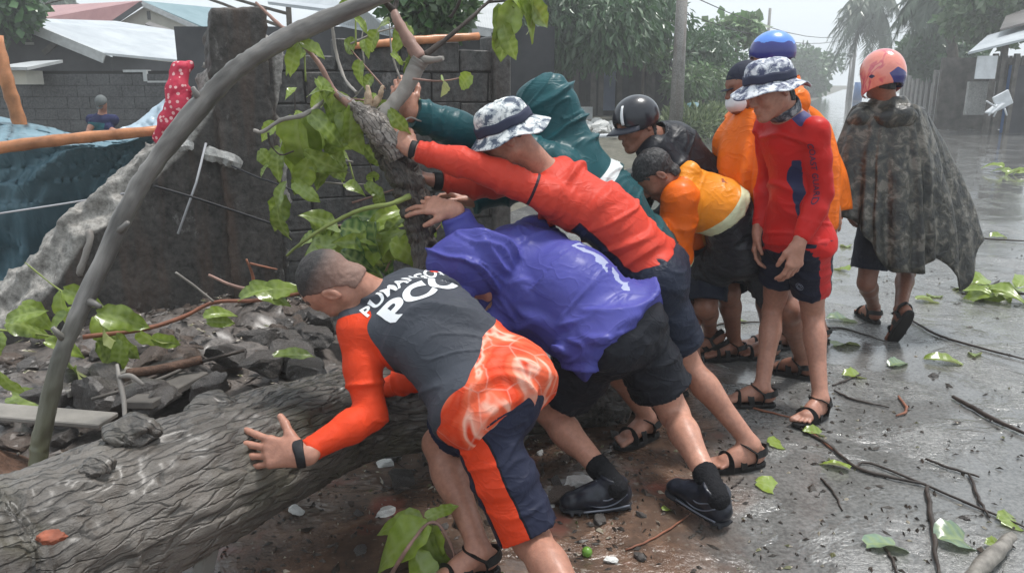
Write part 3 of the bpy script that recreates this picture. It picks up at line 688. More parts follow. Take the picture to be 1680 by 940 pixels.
def curtain(name, parent, cols, mat, n=8, pleat=0.02, pf=9, sub=5, seed=0, thick=0.003):
    """closed loop of drop lines: cols = [(top xyz, bottom xyz)]"""
    tp, _ = smooth_path([c[0] for c in cols] + [cols[0][0]], sub); bt, _ = smooth_path([c[1] for c in cols] + [cols[0][1]], sub)
    tp, bt = np.array(tp[:-1]), np.array(bt[:-1]); m = len(tp); ctr = (tp.mean(0) + bt.mean(0)) / 2
    V = []
    for i in range(m):
        for j in range(n + 1):
            t = j / n; p = tp[i] * (1 - t) + bt[i] * t
            o = nrm((p - ctr) * A3(1, 1, 0))
            a = pf * 2 * math.pi * i / m
            w = (math.sin(a + seed + 1.3 * math.sin(a * 0.37)) + 0.6 * vnoise(np.array([[p[0] * 9 + seed, p[1] * 9, p[2] * 2.5]]))[0]) * pleat * (0.15 + 0.85 * t) + 0.6 * pleat * vnoise(np.array([[p[0] * 12 + seed, p[1] * 12, p[2] * 12 + 5]]))[0]
            bulge = 0.035 * math.sin(math.pi * t)
            V.append(p + o * (w + bulge))
    V = np.array(V); k = n + 1
    F = np.array([(i * k + j, ((i + 1) % m) * k + j, ((i + 1) % m) * k + j + 1, i * k + j + 1) for i in range(m) for j in range(n)])
    o = link(name, mesh_np(name, V, F), mat, parent); md = o.modifiers.new('s', 'SUBSURF'); md.levels = 1; md.render_levels = 1
    md = o.modifiers.new('thick', 'SOLIDIFY'); md.thickness = thick
    return o
def print_text(txt, parent, target, origin, xdir, ydir, size, mat, font_w=0.0, squeeze=1.0, name='lettering', depth=0.35):
    """flat lettering pressed on to a garment"""
    cu = bpy.data.curves.new('t', 'FONT'); cu.body = txt; cu.size = size; cu.align_x = 'CENTER'; cu.offset = font_w; cu.space_character = 1.05
    o = bpy.data.objects.new('t', cu); COL.objects.link(o); dg = bpy.context.evaluated_depsgraph_get(); me = bpy.data.meshes.new_from_object(o.evaluated_get(dg))
    bpy.data.objects.remove(o)
    bm = bmesh.new(); bm.from_mesh(me)
    bmesh.ops.triangulate(bm, faces=bm.faces[:])
    for _ in range(2): bmesh.ops.subdivide_edges(bm, edges=[e for e in bm.edges if e.calc_length() > size * 0.12], cuts=1); bmesh.ops.triangulate(bm, faces=bm.faces[:])
    V, F = target; tree = BVHTree.FromPolygons([tuple(v) for v in V], [tuple(int(i) for i in f) for f in F])
    x, y = nrm(xdir), nrm(ydir); n = np.cross(x, y)
    for v in bm.verts:
        p = origin + x * v.co.x * squeeze + y * v.co.y
        hit = tree.ray_cast(Vector(p + n * depth), Vector(-n), depth * 2)
        if hit[0] is not None: q = np.array(hit[0]) + n * 0.0025
        else: q = p
        v.co = q
    bm.to_mesh(me); bm.free()
    return link(name, me, mat, parent)
M = {}
def camo(t, cols, scale, dist=1.5):
    n = t.noise(scale, 3, 0.6, dist=dist)
    k = len(cols); return t.ramp(n, [(0.28 + 0.44 * i / k if i else 0.0, c) for i, c in enumerate(cols)], 'CONSTANT')
def mat_camo(name, cols, scale, rough=0.7, dist=0.5, pix=0, bump=0.3):
    t = NT(name); vec = t.obj()
    if pix:
        v = t.n.new('ShaderNodeVectorMath'); v.operation = 'SNAP'; t.l.new(vec, v.inputs[0]); v.inputs[1].default_value = (pix, pix, pix); vec = v.outputs[0]
    n = t.noise(scale, 3, 0.6, vec=vec, dist=dist); k = len(cols)
    c = t.ramp(n, [(0.0 if i == 0 else 0.36 + 0.3 * i / k, c) for i, c in enumerate(cols)], 'CONSTANT')
    t.set(color=c, rough=rough); b = t.bump(t.noise(22, 3, dist=1), bump, 0.02); t.bump(t.noise(300, 2), 0.2, 0.002, chain=b); return t.m
M['skin'] = skin('skin_tan', (0.4, 0.2, 0.14)); M['skin_pale'] = skin('skin_light', (0.5, 0.26, 0.185)); M['skin_dark'] = skin('skin_brown', (0.25, 0.115, 0.075))
M['eye_dark'] = plain('eye_dark', (0.02, 0.015, 0.012), 0.3, bump=0)
t = NT('black_hair'); n_ = t.noise(90, 4, vec=t.mapped((1, 1, 0.5))); t.set(color=t.ramp(n_, [(0.35, (0.008, 0.008, 0.009)), (0.7, (0.05, 0.048, 0.05))]), rough=0.55, spec=0.4); t.bump(n_, 0.9, 0.008); M['hair'] = t.m
t = NT('cropped_hair'); n_ = t.noise(260, 3); m_ = t.noise(14, 3); fd_ = t.math('ADD', t.attr('fade'), t.math('MULTIPLY', t.math('SUBTRACT', m_, 0.5), 0.03)); t.set(color=t.mix(t.ramp(fd_, [(0.0, 0.75), (0.035, 0.55), (0.085, 0.0)]), t.ramp(n_, [(0.35, (0.012, 0.011, 0.012)), (0.7, (0.06, 0.052, 0.05))]), (0.26, 0.15, 0.115)), rough=0.7); t.bump(n_, 0.5, 0.003); M['buzz'] = t.m
M['sandal'] = plain('sandal_black', (0.012, 0.011, 0.011), 0.45, bscale=90)
M['boot'] = plain('boot_navy_black', (0.012, 0.014, 0.022), 0.35, var=0.5, scale=30, bscale=70, bump=0.4, coat=0.3)
M['boot_trim'] = plain('boot_grey_trim', (0.13, 0.14, 0.17), 0.5)
M['boot_sole'] = plain('boot_sole', (0.02, 0.02, 0.024), 0.6)
M['sock'] = cloth('black_sock', (0.012, 0.012, 0.014), rough=0.85, wscale=60, wrinkle=0.4)
M['white_print'] = plain('white_print', (0.72, 0.74, 0.76), 0.6, var=0.06, bump=0.1)
M['strap_black'] = plain('wrist_strap', (0.015, 0.015, 0.017), 0.6)
M['white_metal'] = plain('white_metal', (0.7, 0.72, 0.72), 0.5)
M['scarf'] = mat_camo('neck_scarf', [(0.03, 0.035, 0.05), (0.12, 0.13, 0.15), (0.3, 0.3, 0.3)], 30)
M['hat_camo'] = mat_camo('grey_camouflage', [(0.05, 0.06, 0.12), (0.22, 0.24, 0.3), (0.5, 0.52, 0.56), (0.66, 0.68, 0.72)], 26, pix=0.004)
M['hat_band'] = plain('hat_band', (0.035, 0.04, 0.07), 0.8)
M['crest'] = plain('crest_print', (0.25, 0.28, 0.35), 0.6, bump=0)
M['dark_print'] = plain('dark_print', (0.05, 0.02, 0.06), 0.6, bump=0)

M['hat_camo_light'] = mat_camo('light_camouflage', [(0.06, 0.08, 0.12), (0.3, 0.33, 0.36), (0.62, 0.64, 0.64), (0.74, 0.76, 0.76)], 22, pix=0.004)
M['shorts_dark'] = cloth('shorts_dark', (0.016, 0.02, 0.035), rough=0.5, wrinkle=0.4)
M['shorts_grey'] = cloth('shorts_charcoal', (0.03, 0.032, 0.038), rough=0.42, wrinkle=0.5, coat=0.15)
M['black_wet'] = cloth('wet_black_shirt', (0.022, 0.023, 0.03), rough=0.32, wrinkle=0.6, coat=0.3)
M['helmet_black'] = plain('helmet_black', (0.018, 0.019, 0.026), 0.3, bump=0.02, coat=0.5)
M['visor'] = plain('visor_dark', (0.03, 0.032, 0.045), 0.35, bump=0.02)
t = NT('helmet_blue'); sp_ = t.n.new('ShaderNodeSeparateXYZ'); t.l.new(t.obj(), sp_.inputs[0]); zz_ = t.math('ADD', sp_.outputs[2], t.math('MULTIPLY', t.noise(9, 2, dist=0.8), 0.05)); t.set(color=t.ramp(t.math('SUBTRACT', zz_, 1.3), [(0.0, (0.02, 0.025, 0.2)), (0.462, (0.09, 0.24, 0.7))], 'CONSTANT'), rough=0.3, coat=0.4); M['helmet_blue'] = t.m
t = NT('helmet_pink'); n_ = t.noise(6, 2, dist=2.0)
c_ = t.ramp(n_, [(0.0, (0.6, 0.16, 0.13)), (0.48, (0.72, 0.26, 0.2)), (0.6, (0.55, 0.1, 0.14)), (0.66, (0.7, 0.3, 0.24))]); c_ = t.mix(t.math('GREATER_THAN', t.attr('blue'), 0.0), c_, (0.02, 0.02, 0.16)); c_ = t.mix(t.math('GREATER_THAN', t.attr('visor'), 0.0), c_, (0.03, 0.04, 0.1))
t.set(color=c_, rough=0.22, coat=0.5); M['helmet_pink'] = t.m
M['poncho_camo'] = mat_camo('poncho_camouflage', [(0.008, 0.008, 0.007), (0.024, 0.023, 0.018), (0.052, 0.047, 0.036), (0.11, 0.1, 0.082)], 15, rough=0.4, dist=0.6, bump=0.5)
M['poncho_orange'] = cloth('raincoat_orange', (0.76, 0.15, 0.007), rough=0.45, coat=0.08, wrinkle=0.6, wscale=10, weave=0.03)
M['cap_dark'] = cloth('cap_dark', (0.025, 0.028, 0.045), rough=0.7)
M['cap_grey'] = cloth('cap_grey', (0.12, 0.13, 0.13), rough=0.8)
def wet_road(name='wet_concrete_road', bk=1.0):
    t = NT(name); o = t.obj()
    big = t.noise(0.9, 5, 0.6); mid = t.noise(5, 6, 0.65); fine = t.noise(55, 4, 0.7); peb = t.vor(70)
    base = t.ramp(mid, [(0.3, (0.08, 0.08, 0.079)), (0.7, (0.25, 0.25, 0.247))])
    base = t.mix(0.5, base, t.ramp(fine, [(0.35, (0.05, 0.05, 0.048)), (0.65, (0.3, 0.295, 0.28))]))
    # red-brown silt washed over the slab near the rubble, with its own outline
    sep = t.n.new('ShaderNodeSeparateXYZ'); t.l.new(o, sep.inputs[0])
    e = t.math('ADD', t.math('MULTIPLY', sep.outputs[0], 1.0), t.math('MULTIPLY', sep.outputs[1], -0.22))
    e = t.math('ADD', e, t.math('MULTIPLY', t.math('SUBTRACT', big, 0.5), 1.3))
    mudf = t.ramp(e, [(0.0, 1.0), (0.0, 1.0), (0.28, 0.0)])
    yf = t.ramp(t.math('MULTIPLY', t.math('ADD', sep.outputs[1], t.math('MULTIPLY', mid, 0.6)), 0.1), [(0.42, 1.0), (0.5, 0.0)])
    mudf = t.math('MULTIPLY', mudf, yf)
    mud = t.ramp(t.noise(7, 6, 0.7), [(0.3, (0.055, 0.036, 0.026)), (0.55, (0.15, 0.09, 0.062)), (0.7, (0.24, 0.15, 0.1))])
    mud = t.mix(t.ramp(t.noise(3.1, 3), [(0.56, 0.0), (0.68, 0.75)]), mud, (0.3, 0.09, 0.065))
    spk = t.ramp(t.noise(38, 3, 0.6), [(0.6, 0.0), (0.68, 0.8)]); mud = t.mix(spk, mud, (0.24, 0.2, 0.16))
    col = t.mix(mudf, base, mud)
    grit = t.ramp(t.vor(28, out='Distance'), [(0.0, 1.0), (0.11, 0.0)])
    gm = t.ramp(t.noise(2.3, 3), [(0.45, 0.0), (0.62, 1.0)]); grit = t.math('MULTIPLY', t.math('MULTIPLY', grit, gm), 0.5)
    col = t.mix(grit, col, (0.03, 0.026, 0.022))
    pud = t.ramp(t.noise(1.7, 5, 0.62, dist=0.6), [(0.43, 0.0), (0.51, 1.0)])
    col = t.mix(t.math('MULTIPLY', pud, 0.35), col, (0.045, 0.043, 0.04))
    rough = t.ramp(t.math('ADD', t.math('MULTIPLY', fine, 0.5), t.math('MULTIPLY', mid, 0.5)), [(0.35, 0.08), (0.65, 0.3)])
    rough = t.mix(pud, rough, 0.045)
    if bk < 0.5: rough = t.math('MULTIPLY', rough, 0.55)
    t.set(color=col, rough=rough, spec=0.6)
    h = t.math('ADD', t.math('MULTIPLY', fine, 0.6), t.math('MULTIPLY', t.noise(14, 5, 0.6), 0.9))
    h = t.math('MULTIPLY', h, t.math('SUBTRACT', 1.0, t.math('MULTIPLY', pud, 0.85)))
    b = t.bump(h, 0.55 * bk, 0.022)
    t.bump(t.noise(26, 3, 0.5, dist=0.5, vec=t.mapped((0.5, 1.6, 1))), 0.12 * bk, 0.012, chain=b)
    return t.m
M['road'] = wet_road(); M['road_far'] = wet_road('wet_road_far', 0.22)
def rocky(name, a, b, rough=0.7, scale=10, bs=0.7, bd=0.02, wet=0.06):
    t = NT(name); n = t.noise(scale, 7, 0.68); n2 = t.noise(scale * 5, 5, 0.7)
    c = t.mix(0.4, t.ramp(n, [(0.3, a), (0.7, b)]), t.ramp(n2, [(0.35, tuple(x * 0.6 for x in a)), (0.65, tuple(min(1, x * 1.3) for x in b))]))
    t.set(color=c, rough=rough, coat=wet, coatr=0.3, spec=0.25); bb = t.bump(n2, bs, bd * 0.5); t.bump(n, bs, bd, chain=bb); return t.m
M['mud'] = rocky('wet_mud', (0.03, 0.025, 0.022), (0.18, 0.155, 0.14), 0.35, 6, 0.8, 0.03, 0.4)
M['soil_brown'] = rocky('brown_soil', (0.05, 0.028, 0.02), (0.16, 0.09, 0.06), 0.7, 12, 0.8, 0.02)
M['bank'] = rocky('bank_ground', (0.05, 0.05, 0.035), (0.16, 0.15, 0.12), 0.8, 2, 0.6, 0.04)
M['rock'] = rocky('rubble_grey', (0.03, 0.026, 0.024), (0.26, 0.235, 0.22), 0.42, 12, 1.0, 0.05, 0.25)
M['rock_brown'] = rocky('rubble_brown', (0.05, 0.036, 0.03), (0.3, 0.23, 0.19), 0.42, 12, 1.0, 0.05, 0.25)
M['rock_white'] = rocky('rubble_white', (0.5, 0.49, 0.46), (0.8, 0.79, 0.76), 0.7, 12, 0.3)
def wall_mat(name, dark=(0.014, 0.013, 0.013), mid=(0.085, 0.078, 0.072), stain=True, broken=False):
    t = NT(name); n = t.noise(3.5, 7, 0.7); n2 = t.noise(28, 5, 0.7); st = t.noise(2.2, 6, 0.65, vec=t.mapped((3.4, 3.4, 0.35)))
    c = t.ramp(n, [(0.28, dark), (0.62, mid), (0.8, tuple(x * 1.6 for x in mid))])
    c = t.mix(0.45, c, t.ramp(n2, [(0.3, tuple(x * 0.5 for x in dark)), (0.7, tuple(x * 1.5 for x in mid))]))
    if stain:
        c = t.mix(t.ramp(st, [(0.47, 0.0), (0.68, 0.18 if stain == 'light' else 0.45)]), c, (0.12, 0.068, 0.045))
        c = t.mix(t.ramp(t.noise(5.5, 6, 0.75, vec=t.mapped((1, 1, 0.6))), [(0.6, 0.0), (0.7, 0.6)]), c, (0.3, 0.29, 0.28))
    if broken: c = t.mix(t.ramp(t.attr('brk'), [(0.2, 0.0), (0.6, 1.0)]), c, t.ramp(n2, [(0.3, (0.1, 0.093, 0.085)), (0.7, (0.42, 0.4, 0.37))]))
    t.set(color=c, rough=0.6, coat=0.03, coatr=0.3, spec=0.2); b = t.bump(n2, 0.7, 0.008); t.bump(n, 0.6, 0.02, chain=b); return t.m
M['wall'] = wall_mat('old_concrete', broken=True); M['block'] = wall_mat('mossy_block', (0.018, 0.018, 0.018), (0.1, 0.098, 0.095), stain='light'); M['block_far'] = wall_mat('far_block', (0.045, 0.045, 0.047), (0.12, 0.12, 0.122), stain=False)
M['mortar'] = plain('mortar', (0.028, 0.026, 0.024), 0.85)
M['post_concrete'] = wall_mat('concrete_post', (0.1, 0.097, 0.09), (0.26, 0.25, 0.235), stain=True)
def bark(name, dark, light, s=1.0, moss=0.0, along=None):
    t = NT(name); v = t.attr_vec('bc'); wv = t.n.new('ShaderNodeVectorMath'); wv.operation = 'ADD'; t.l.new(v, wv.inputs[0]); wn_ = t.n.new('ShaderNodeTexNoise'); wn_.inputs['Scale'].default_value = 7; wn_.inputs['Detail'].default_value = 5; t.l.new(v, wn_.inputs[0]); wm_ = t.n.new('ShaderNodeVectorMath'); wm_.operation = 'SCALE'; wm_.inputs[3].default_value = 0.06; t.l.new(wn_.outputs[1], wm_.inputs[0]); t.l.new(wm_.outputs[0], wv.inputs[1])
    vn = t.vor(8.5 * s, vec=t.mapped((0.8, 4.6, 1), src=wv.outputs[0]), feat='DISTANCE_TO_EDGE')
    n = t.noise(4 * s, 7, 0.7, vec=t.mapped((1.2, 5.5, 1), src=v), dist=0.5); n2 = t.noise(30 * s, 5, 0.7, vec=t.mapped((1, 2.2, 1), src=v))
    crack = t.ramp(t.math('MULTIPLY', vn, t.math('ADD', 0.6, n)), [(0.0, 0.0), (0.1, 1.0)])
    c = t.ramp(n, [(0.25, dark), (0.5, tuple((a + b) / 2 for a, b in zip(dark, light))), (0.75, light)])
    c = t.mix(0.35, c, t.ramp(n2, [(0.3, dark), (0.7, tuple(min(1, x * 1.25) for x in light))]))
    c = t.mix(t.math('MULTIPLY', t.math('SUBTRACT', 1.0, crack), 0.85), c, tuple(x * 0.3 for x in dark))
    if moss: c = t.mix(t.ramp(t.noise(2.6, 4), [(0.54, 0.0), (0.68, moss)]), c, (0.075, 0.075, 0.025))
    c = t.mix(t.ramp(t.noise(1.4, 3), [(0.48, 0.0), (0.66, 0.6)]), c, tuple(min(1, x * 1.6) for x in light))
    t.set(color=c, rough=t.ramp(n2, [(0.3, 0.3), (0.7, 0.5)]), coat=0.35, coatr=0.32, spec=0.5)
    h = t.math('ADD', t.math('MULTIPLY', n, 0.8), t.math('ADD', t.math('MULTIPLY', crack, 0.35), t.math('MULTIPLY', n2, 0.3))); bb_ = t.bump(t.noise(55 * s, 5, 0.7, vec=t.mapped((1, 3, 1), src=v)), 0.6, 0.006); t.bump(h, 0.9, 0.03, chain=bb_); return t.m
def attr_vec(s, name):
    a = s.n.new('ShaderNodeAttribute'); a.attribute_name = name; return a.outputs['Vector']
NT.attr_vec = attr_vec
M['bark'] = bark('grey_bark', (0.012, 0.009, 0.007), (0.13, 0.115, 0.1), 1.0, 0.55)
M['bark_dark'] = bark('dark_bark', (0.03, 0.022, 0.018), (0.13, 0.1, 0.08), 2.0)
M['bark_pale'] = bark('stripped_pale_wood', (0.16, 0.13, 0.11), (0.42, 0.37, 0.33), 2.0)
M['twig_red'] = plain('red_brown_twig', (0.22, 0.09, 0.055), 0.5, var=0.35, scale=14)
M['twig_pink'] = plain('pinkish_bark', (0.27, 0.165, 0.135), 0.5, var=0.3, scale=14)
M['twig_dark'] = plain('dark_twig', (0.045, 0.035, 0.03), 0.5, var=0.4, scale=14)
M['twig_green'] = plain('green_stem', (0.2, 0.24, 0.07), 0.5, var=0.3)
M['twig_grey'] = plain('grey_twig', (0.25, 0.23, 0.21), 0.5, var=0.3)
M['cutwood'] = rocky('cut_wood', (0.3, 0.2, 0.13), (0.55, 0.42, 0.3), 0.6, 14, 0.3)
M['cut_red'] = plain('cut_scar', (0.26, 0.08, 0.045), 0.6, var=0.4, scale=20)
t = NT('bent_pole_bark'); v_ = t.attr_vec('bc'); n_ = t.noise(3, 5, 0.6, vec=t.mapped((1, 5, 1), src=v_)); sp_ = t.n.new('ShaderNodeSeparateXYZ'); t.l.new(t.obj(), sp_.inputs[0])
c_ = t.ramp(n_, [(0.3, (0.05, 0.046, 0.042)), (0.5, (0.15, 0.14, 0.13)), (0.7, (0.26, 0.245, 0.23))]); c_ = t.mix(t.ramp(t.math('ADD', sp_.outputs[2], t.math('MULTIPLY', t.noise(5, 3), 0.5)), [(0.35, 0.75), (0.95, 0.0)]), c_, (0.11, 0.12, 0.045))
t.set(color=c_, rough=0.45); t.bump(n_, 0.5, 0.01); M['bent'] = t.m
def leafmat(name, a, b, back=(0.2, 0.25, 0.12), veins=True, gloss=0.28):
    t = NT(name); n = t.noise(9, 4); inf = t.n.new('ShaderNodeObjectInfo'); c = t.ramp(n, [(0.3, a), (0.7, b)])
    c = t.mix(t.ramp(inf.outputs['Random'], [(0.0, 0.0), (1.0, 0.55)]), c, tuple(min(1, x * 1.6) for x in b))
    if veins:
        v = t.attr('vein'); c = t.mix(t.math('MULTIPLY', v, 0.6), c, (0.34, 0.42, 0.14)); t.bump(v, 0.35, 0.004)
    geo = t.n.new('ShaderNodeNewGeometry'); c = t.mix(geo.outputs['Backfacing'], c, back)
    t.set(color=c, rough=gloss, coat=0.25, coatr=0.15, trans=0.0, sss=0.0)
    # leaves let some daylight through
    tr = t.n.new('ShaderNodeBsdfTranslucent'); t.l.new(c, tr.inputs[0]); mx = t.n.new('ShaderNodeMixShader'); mx.inputs[0].default_value = 0.3
    t.l.new(t.b.outputs[0], mx.inputs[1]); t.l.new(tr.outputs[0], mx.inputs[2]); t.l.new(mx.outputs[0], t.out.inputs[0]); return t.m
M['leaf'] = leafmat('broad_leaf', (0.07, 0.12, 0.012), (0.2, 0.27, 0.035), (0.36, 0.4, 0.17))
M['leaf_blue'] = leafmat('wet_leaf_underside', (0.12, 0.19, 0.13), (0.2, 0.28, 0.2), (0.3, 0.36, 0.22))
M['leaf_dark'] = leafmat('dark_leaf', (0.02, 0.055, 0.015), (0.05, 0.11, 0.03), (0.09, 0.14, 0.06))
M['fol_mid'] = leafmat('foliage_mid', (0.03, 0.085, 0.03), (0.085, 0.175, 0.06), (0.09, 0.15, 0.08), veins=False, gloss=0.45)
M['fol_light'] = leafmat('foliage_light', (0.055, 0.12, 0.04), (0.13, 0.22, 0.08), (0.16, 0.22, 0.12), veins=False, gloss=0.5)
M['fol_palm'] = leafmat('palm_frond', (0.035, 0.06, 0.04), (0.07, 0.1, 0.06), (0.09, 0.12, 0.08), veins=False, gloss=0.5)
M['grass'] = leafmat('grass_blade', (0.05, 0.09, 0.03), (0.12, 0.17, 0.06), veins=False, gloss=0.5)
t = NT('teal_tarpaulin'); n_ = t.noise(2.5, 5, 0.6); t.set(color=t.ramp(n_, [(0.3, (0.07, 0.14, 0.175)), (0.7, (0.15, 0.25, 0.3))]), rough=0.45, coat=0.05, coatr=0.3, spec=0.3); b_ = t.bump(t.noise(4, 3, 0.5, dist=0.8, vec=t.mapped((3.2, 1, 0.45), (0, 0.5, 0))), 0.45, 0.04); t.bump(t.noise(30, 3), 0.2, 0.005, chain=b_); M['tarp'] = t.m
M['tarp_light'] = plain('pale_tarpaulin', (0.36, 0.45, 0.52), 0.35, coat=0.3)
t = NT('pink_dotted_cloth'); vv = t.vor(30, out='Distance'); c_ = t.mix(t.ramp(vv, [(0.28, 1.0), (0.33, 0.0)]), (0.5, 0.022, 0.06), (0.75, 0.42, 0.42)); t.set(color=c_, rough=0.7); t.bump(t.noise(14, 3, dist=1), 0.5, 0.02); M['pink'] = t.m
M['bamboo'] = plain('bamboo_orange', (0.44, 0.19, 0.09), 0.4, var=0.4, scale=9, coat=0.2)
M['bamboo_cut'] = plain('bamboo_tan', (0.5, 0.3, 0.16), 0.5, var=0.3, scale=9)
def roof(name, a, b, s=14, rough=0.4, axis='X'):
    t = NT(name); n = t.noise(1.2, 5, 0.6); c = t.ramp(n, [(0.35, a), (0.65, b)]); t.set(color=c, rough=rough, metal=0.0)
    w = t.n.new('ShaderNodeTexWave'); w.inputs['Scale'].default_value = s; w.bands_direction = axis; t.l.new(t.obj(), w.inputs[0]); t.bump(w.outputs['Fac'], 0.4, 0.02); return t.m
M['roof_white'] = roof('pale_metal_roof', (0.36, 0.39, 0.42), (0.5, 0.53, 0.55)); M['roof_red'] = roof('faded_red_roof', (0.32, 0.13, 0.13), (0.42, 0.2, 0.19)); M['roof_teal'] = roof('teal_roof', (0.12, 0.22, 0.25), (0.2, 0.3, 0.33)); M['roof_grey'] = roof('grey_metal_roof', (0.3, 0.31, 0.31), (0.46, 0.47, 0.47)); M['roof_rust'] = roof('dark_rusty_roof', (0.07, 0.06, 0.055), (0.16, 0.14, 0.13))
M['cream'] = plain('cream_wall', (0.5, 0.48, 0.42), 0.8, scale=2); M['house_dark'] = plain('dark_grey_wall', (0.06, 0.06, 0.065), 0.8, var=0.3, scale=2); M['fascia'] = plain('pale_fascia', (0.45, 0.46, 0.46), 0.6)
M['wood_grey'] = plain('weathered_board', (0.11, 0.1, 0.09), 0.8, var=0.45, scale=4); M['wood_dark'] = plain('dark_board', (0.045, 0.042, 0.042), 0.8, var=0.4, scale=4); M['wood_pale'] = plain('pale_board', (0.22, 0.205, 0.185), 0.7, var=0.25, scale=6)
M['white_paint'] = plain('dirty_white_paint', (0.62, 0.64, 0.66), 0.7, var=0.12, scale=5); M['curtain_blue'] = plain('blue_grey_curtain', (0.2, 0.23, 0.33), 0.8, scale=3); M['pipe_blue'] = plain('blue_plastic', (0.05, 0.13, 0.32), 0.5); M['basin'] = plain('teal_plastic', (0.1, 0.2, 0.23), 0.4)
M['wire'] = plain('wire_dark', (0.03, 0.03, 0.033), 0.6, bump=0); M['wire_pale'] = plain('wire_pale', (0.4, 0.4, 0.42), 0.5, bump=0)
M['conc_white'] = wall_mat('pale_plaster', (0.2, 0.2, 0.19), (0.4, 0.395, 0.38), stain=False)
M['fruit'] = plain('green_fruit', (0.12, 0.25, 0.035), 0.35, coat=0.3)
# ------------------------------------------------------------------ ground
def heightgrid(name, x0, x1, y0, y1, nx, ny, fz, mat, kind='structure', label=None):
    xs = np.linspace(x0, x1, nx); ys = np.linspace(y0, y1, ny); X, Y = np.meshgrid(xs, ys, indexing='ij'); Z = fz(X, Y)
    V = np.stack([X, Y, Z], -1).reshape(-1, 3); I = np.arange(nx * ny).reshape(nx, ny)
    F = np.stack([I[:-1, :-1], I[1:, :-1], I[1:, 1:], I[:-1, 1:]], -1).reshape(-1, 4)
    o = link(name, mesh_np(name, V, F), mat); return tag(o, kind=kind)
def n2(X, Y, s, z=0.5): return fbm(np.stack([X * s, Y * s, np.full_like(X, z)], -1), 3)
far = MB(); far.add([(-700, -60, -0.03), (700, -60, -0.03), (700, 900, -0.03), (-700, 900, -0.03)], [(0, 1, 2, 3)]); tag(far.build('ground', M['bank']), kind='structure')
def road_z(X, Y):
    d = np.minimum(np.minimum(X + 5, 9 - X), 1) ; return 0.0 + 0.006 * n2(X, Y, 1.3)
RV = nrm(A3(550, F_PX / math.cos(PITCH) * 1.0, 0)); 
# the road runs up to the right, towards the vanishing point near the palms
def rpt(s, t, z=0.0):   # s along, t across (positive to the right)
    d = nrm(A3(0.4225, 1, 0)); n = A3(d[1], -d[0], 0); p = A3(0.4, 2, 0) + d * s + n * t; p[2] = z; return p
near = heightgrid('road_surface', -3.2, 6.2, 0.6, 9.0, 190, 170, lambda X, Y: 0.004 * n2(X, Y, 1.1) + 0.0015 * n2(X, Y, 9, 3), M['road'])
rd = MB(); rd.add([rpt(-6, -3.4, -0.012), rpt(-6, 7.2, -0.012), rpt(260, 7.2, -0.012), rpt(260, -3.4, -0.012)], [(0, 1, 2, 3)]); tag(rd.build('road', M['road_far']), kind='structure')
kb = MB()
for i in range(16):
    a, b_ = rpt(4 + i * 7, 7.25), rpt(4 + i * 7 + 6.9, 7.25); u_ = nrm(b_ - a); n_ = A3(u_[1], -u_[0], 0); kb.slab([a, b_, b_ + n_ * 0.2, a + n_ * 0.2], (0, 0, 1), 0.13 + random.uniform(-.03, .02))
tag(kb.build('kerb', M['conc_white'], bevel=0.02), kind='structure')
heightgrid('left_verge', -60, 14, 9.0, 75, 90, 80, lambda X, Y: np.where((X + 0.4 - (Y - 2) * 0.4225) * 0.921 < -3.6, 0.0 + 0.42 * np.clip((Y - 14) / 14, 0, 1) * np.clip((-(X - 0.4 - (Y - 2) * 0.4225) * 0.921 - 3.6) / 2.0, 0, 1) + 0.05 * n2(X, Y, 0.7) * 0.5, -0.08), M['bank'])
heightgrid('right_verge', 6, 60, 3, 75, 60, 80, lambda X, Y: np.where((X - 0.4 - (Y - 2) * 0.4225) * 0.921 > 7.4, 0.02 + 0.04 * n2(X, Y, 0.7), -0.1), M['bank'])
def mound(X, Y):
    h = 0.26 * np.exp(-((X + 1.45) / 1.25) ** 2 - ((Y - 4.35) / 0.75) ** 2) + 0.12 * np.exp(-((X + 2.2) / 0.8) ** 2 - ((Y - 3.3) / 0.6) ** 2)
    return h * (1 + 0.35 * n2(X, Y, 5)) + 0.03 * n2(X, Y, 3) * np.clip(h * 12, 0, 1) - 0.02
heightgrid('earth_heap', -4.2, 0.5, 2.3, 6.2, 120, 100, mound, M['mud'])
def mound_z(x, y): return max(0.0, float(mound(np.array([[x]]), np.array([[y]]))[0, 0]))
# ------------------------------------------------------------------ the broken wall
WA, WB = U(0, 400, 4.35), U(820, 200, 5.7); WA[2] = WB[2] = 0
WU = nrm(WB - WA); WN = A3(WU[1], -WU[0], 0)      # WN points at the camera
def W(px, py, off=0.0): return onplane(px, py, WA + WN * off, WN)
def wuz(px, py, off=0.0):
    p = W(px, py, off); return (float(np.dot(p - WA, WU)), float(p[2]))
def wxyz(u, z, n=0.0): return A3(*(WA + WU * u + WN * n)[:2], z)
def poly_sd(pts, X, Y):
    pts = np.array(pts); n = len(pts); d = np.full(X.shape, 1e9); s = np.zeros(X.shape, bool)
    for i in range(n):
        a, b = pts[i], pts[(i + 1) % n]; e = b - a; wx, wy = X - a[0], Y - a[1]; t = np.clip((wx * e[0] + wy * e[1]) / (e @ e), 0, 1)
        d = np.minimum(d, (wx - t * e[0]) ** 2 + (wy - t * e[1]) ** 2)
        c = (a[1] > Y) != (b[1] > Y); xi = a[0] + (Y - a[1]) * e[0] / (e[1] if abs(e[1]) > 1e-9 else 1e-9); s ^= c & (X < xi)
    return np.where(s, -1, 1) * np.sqrt(d)
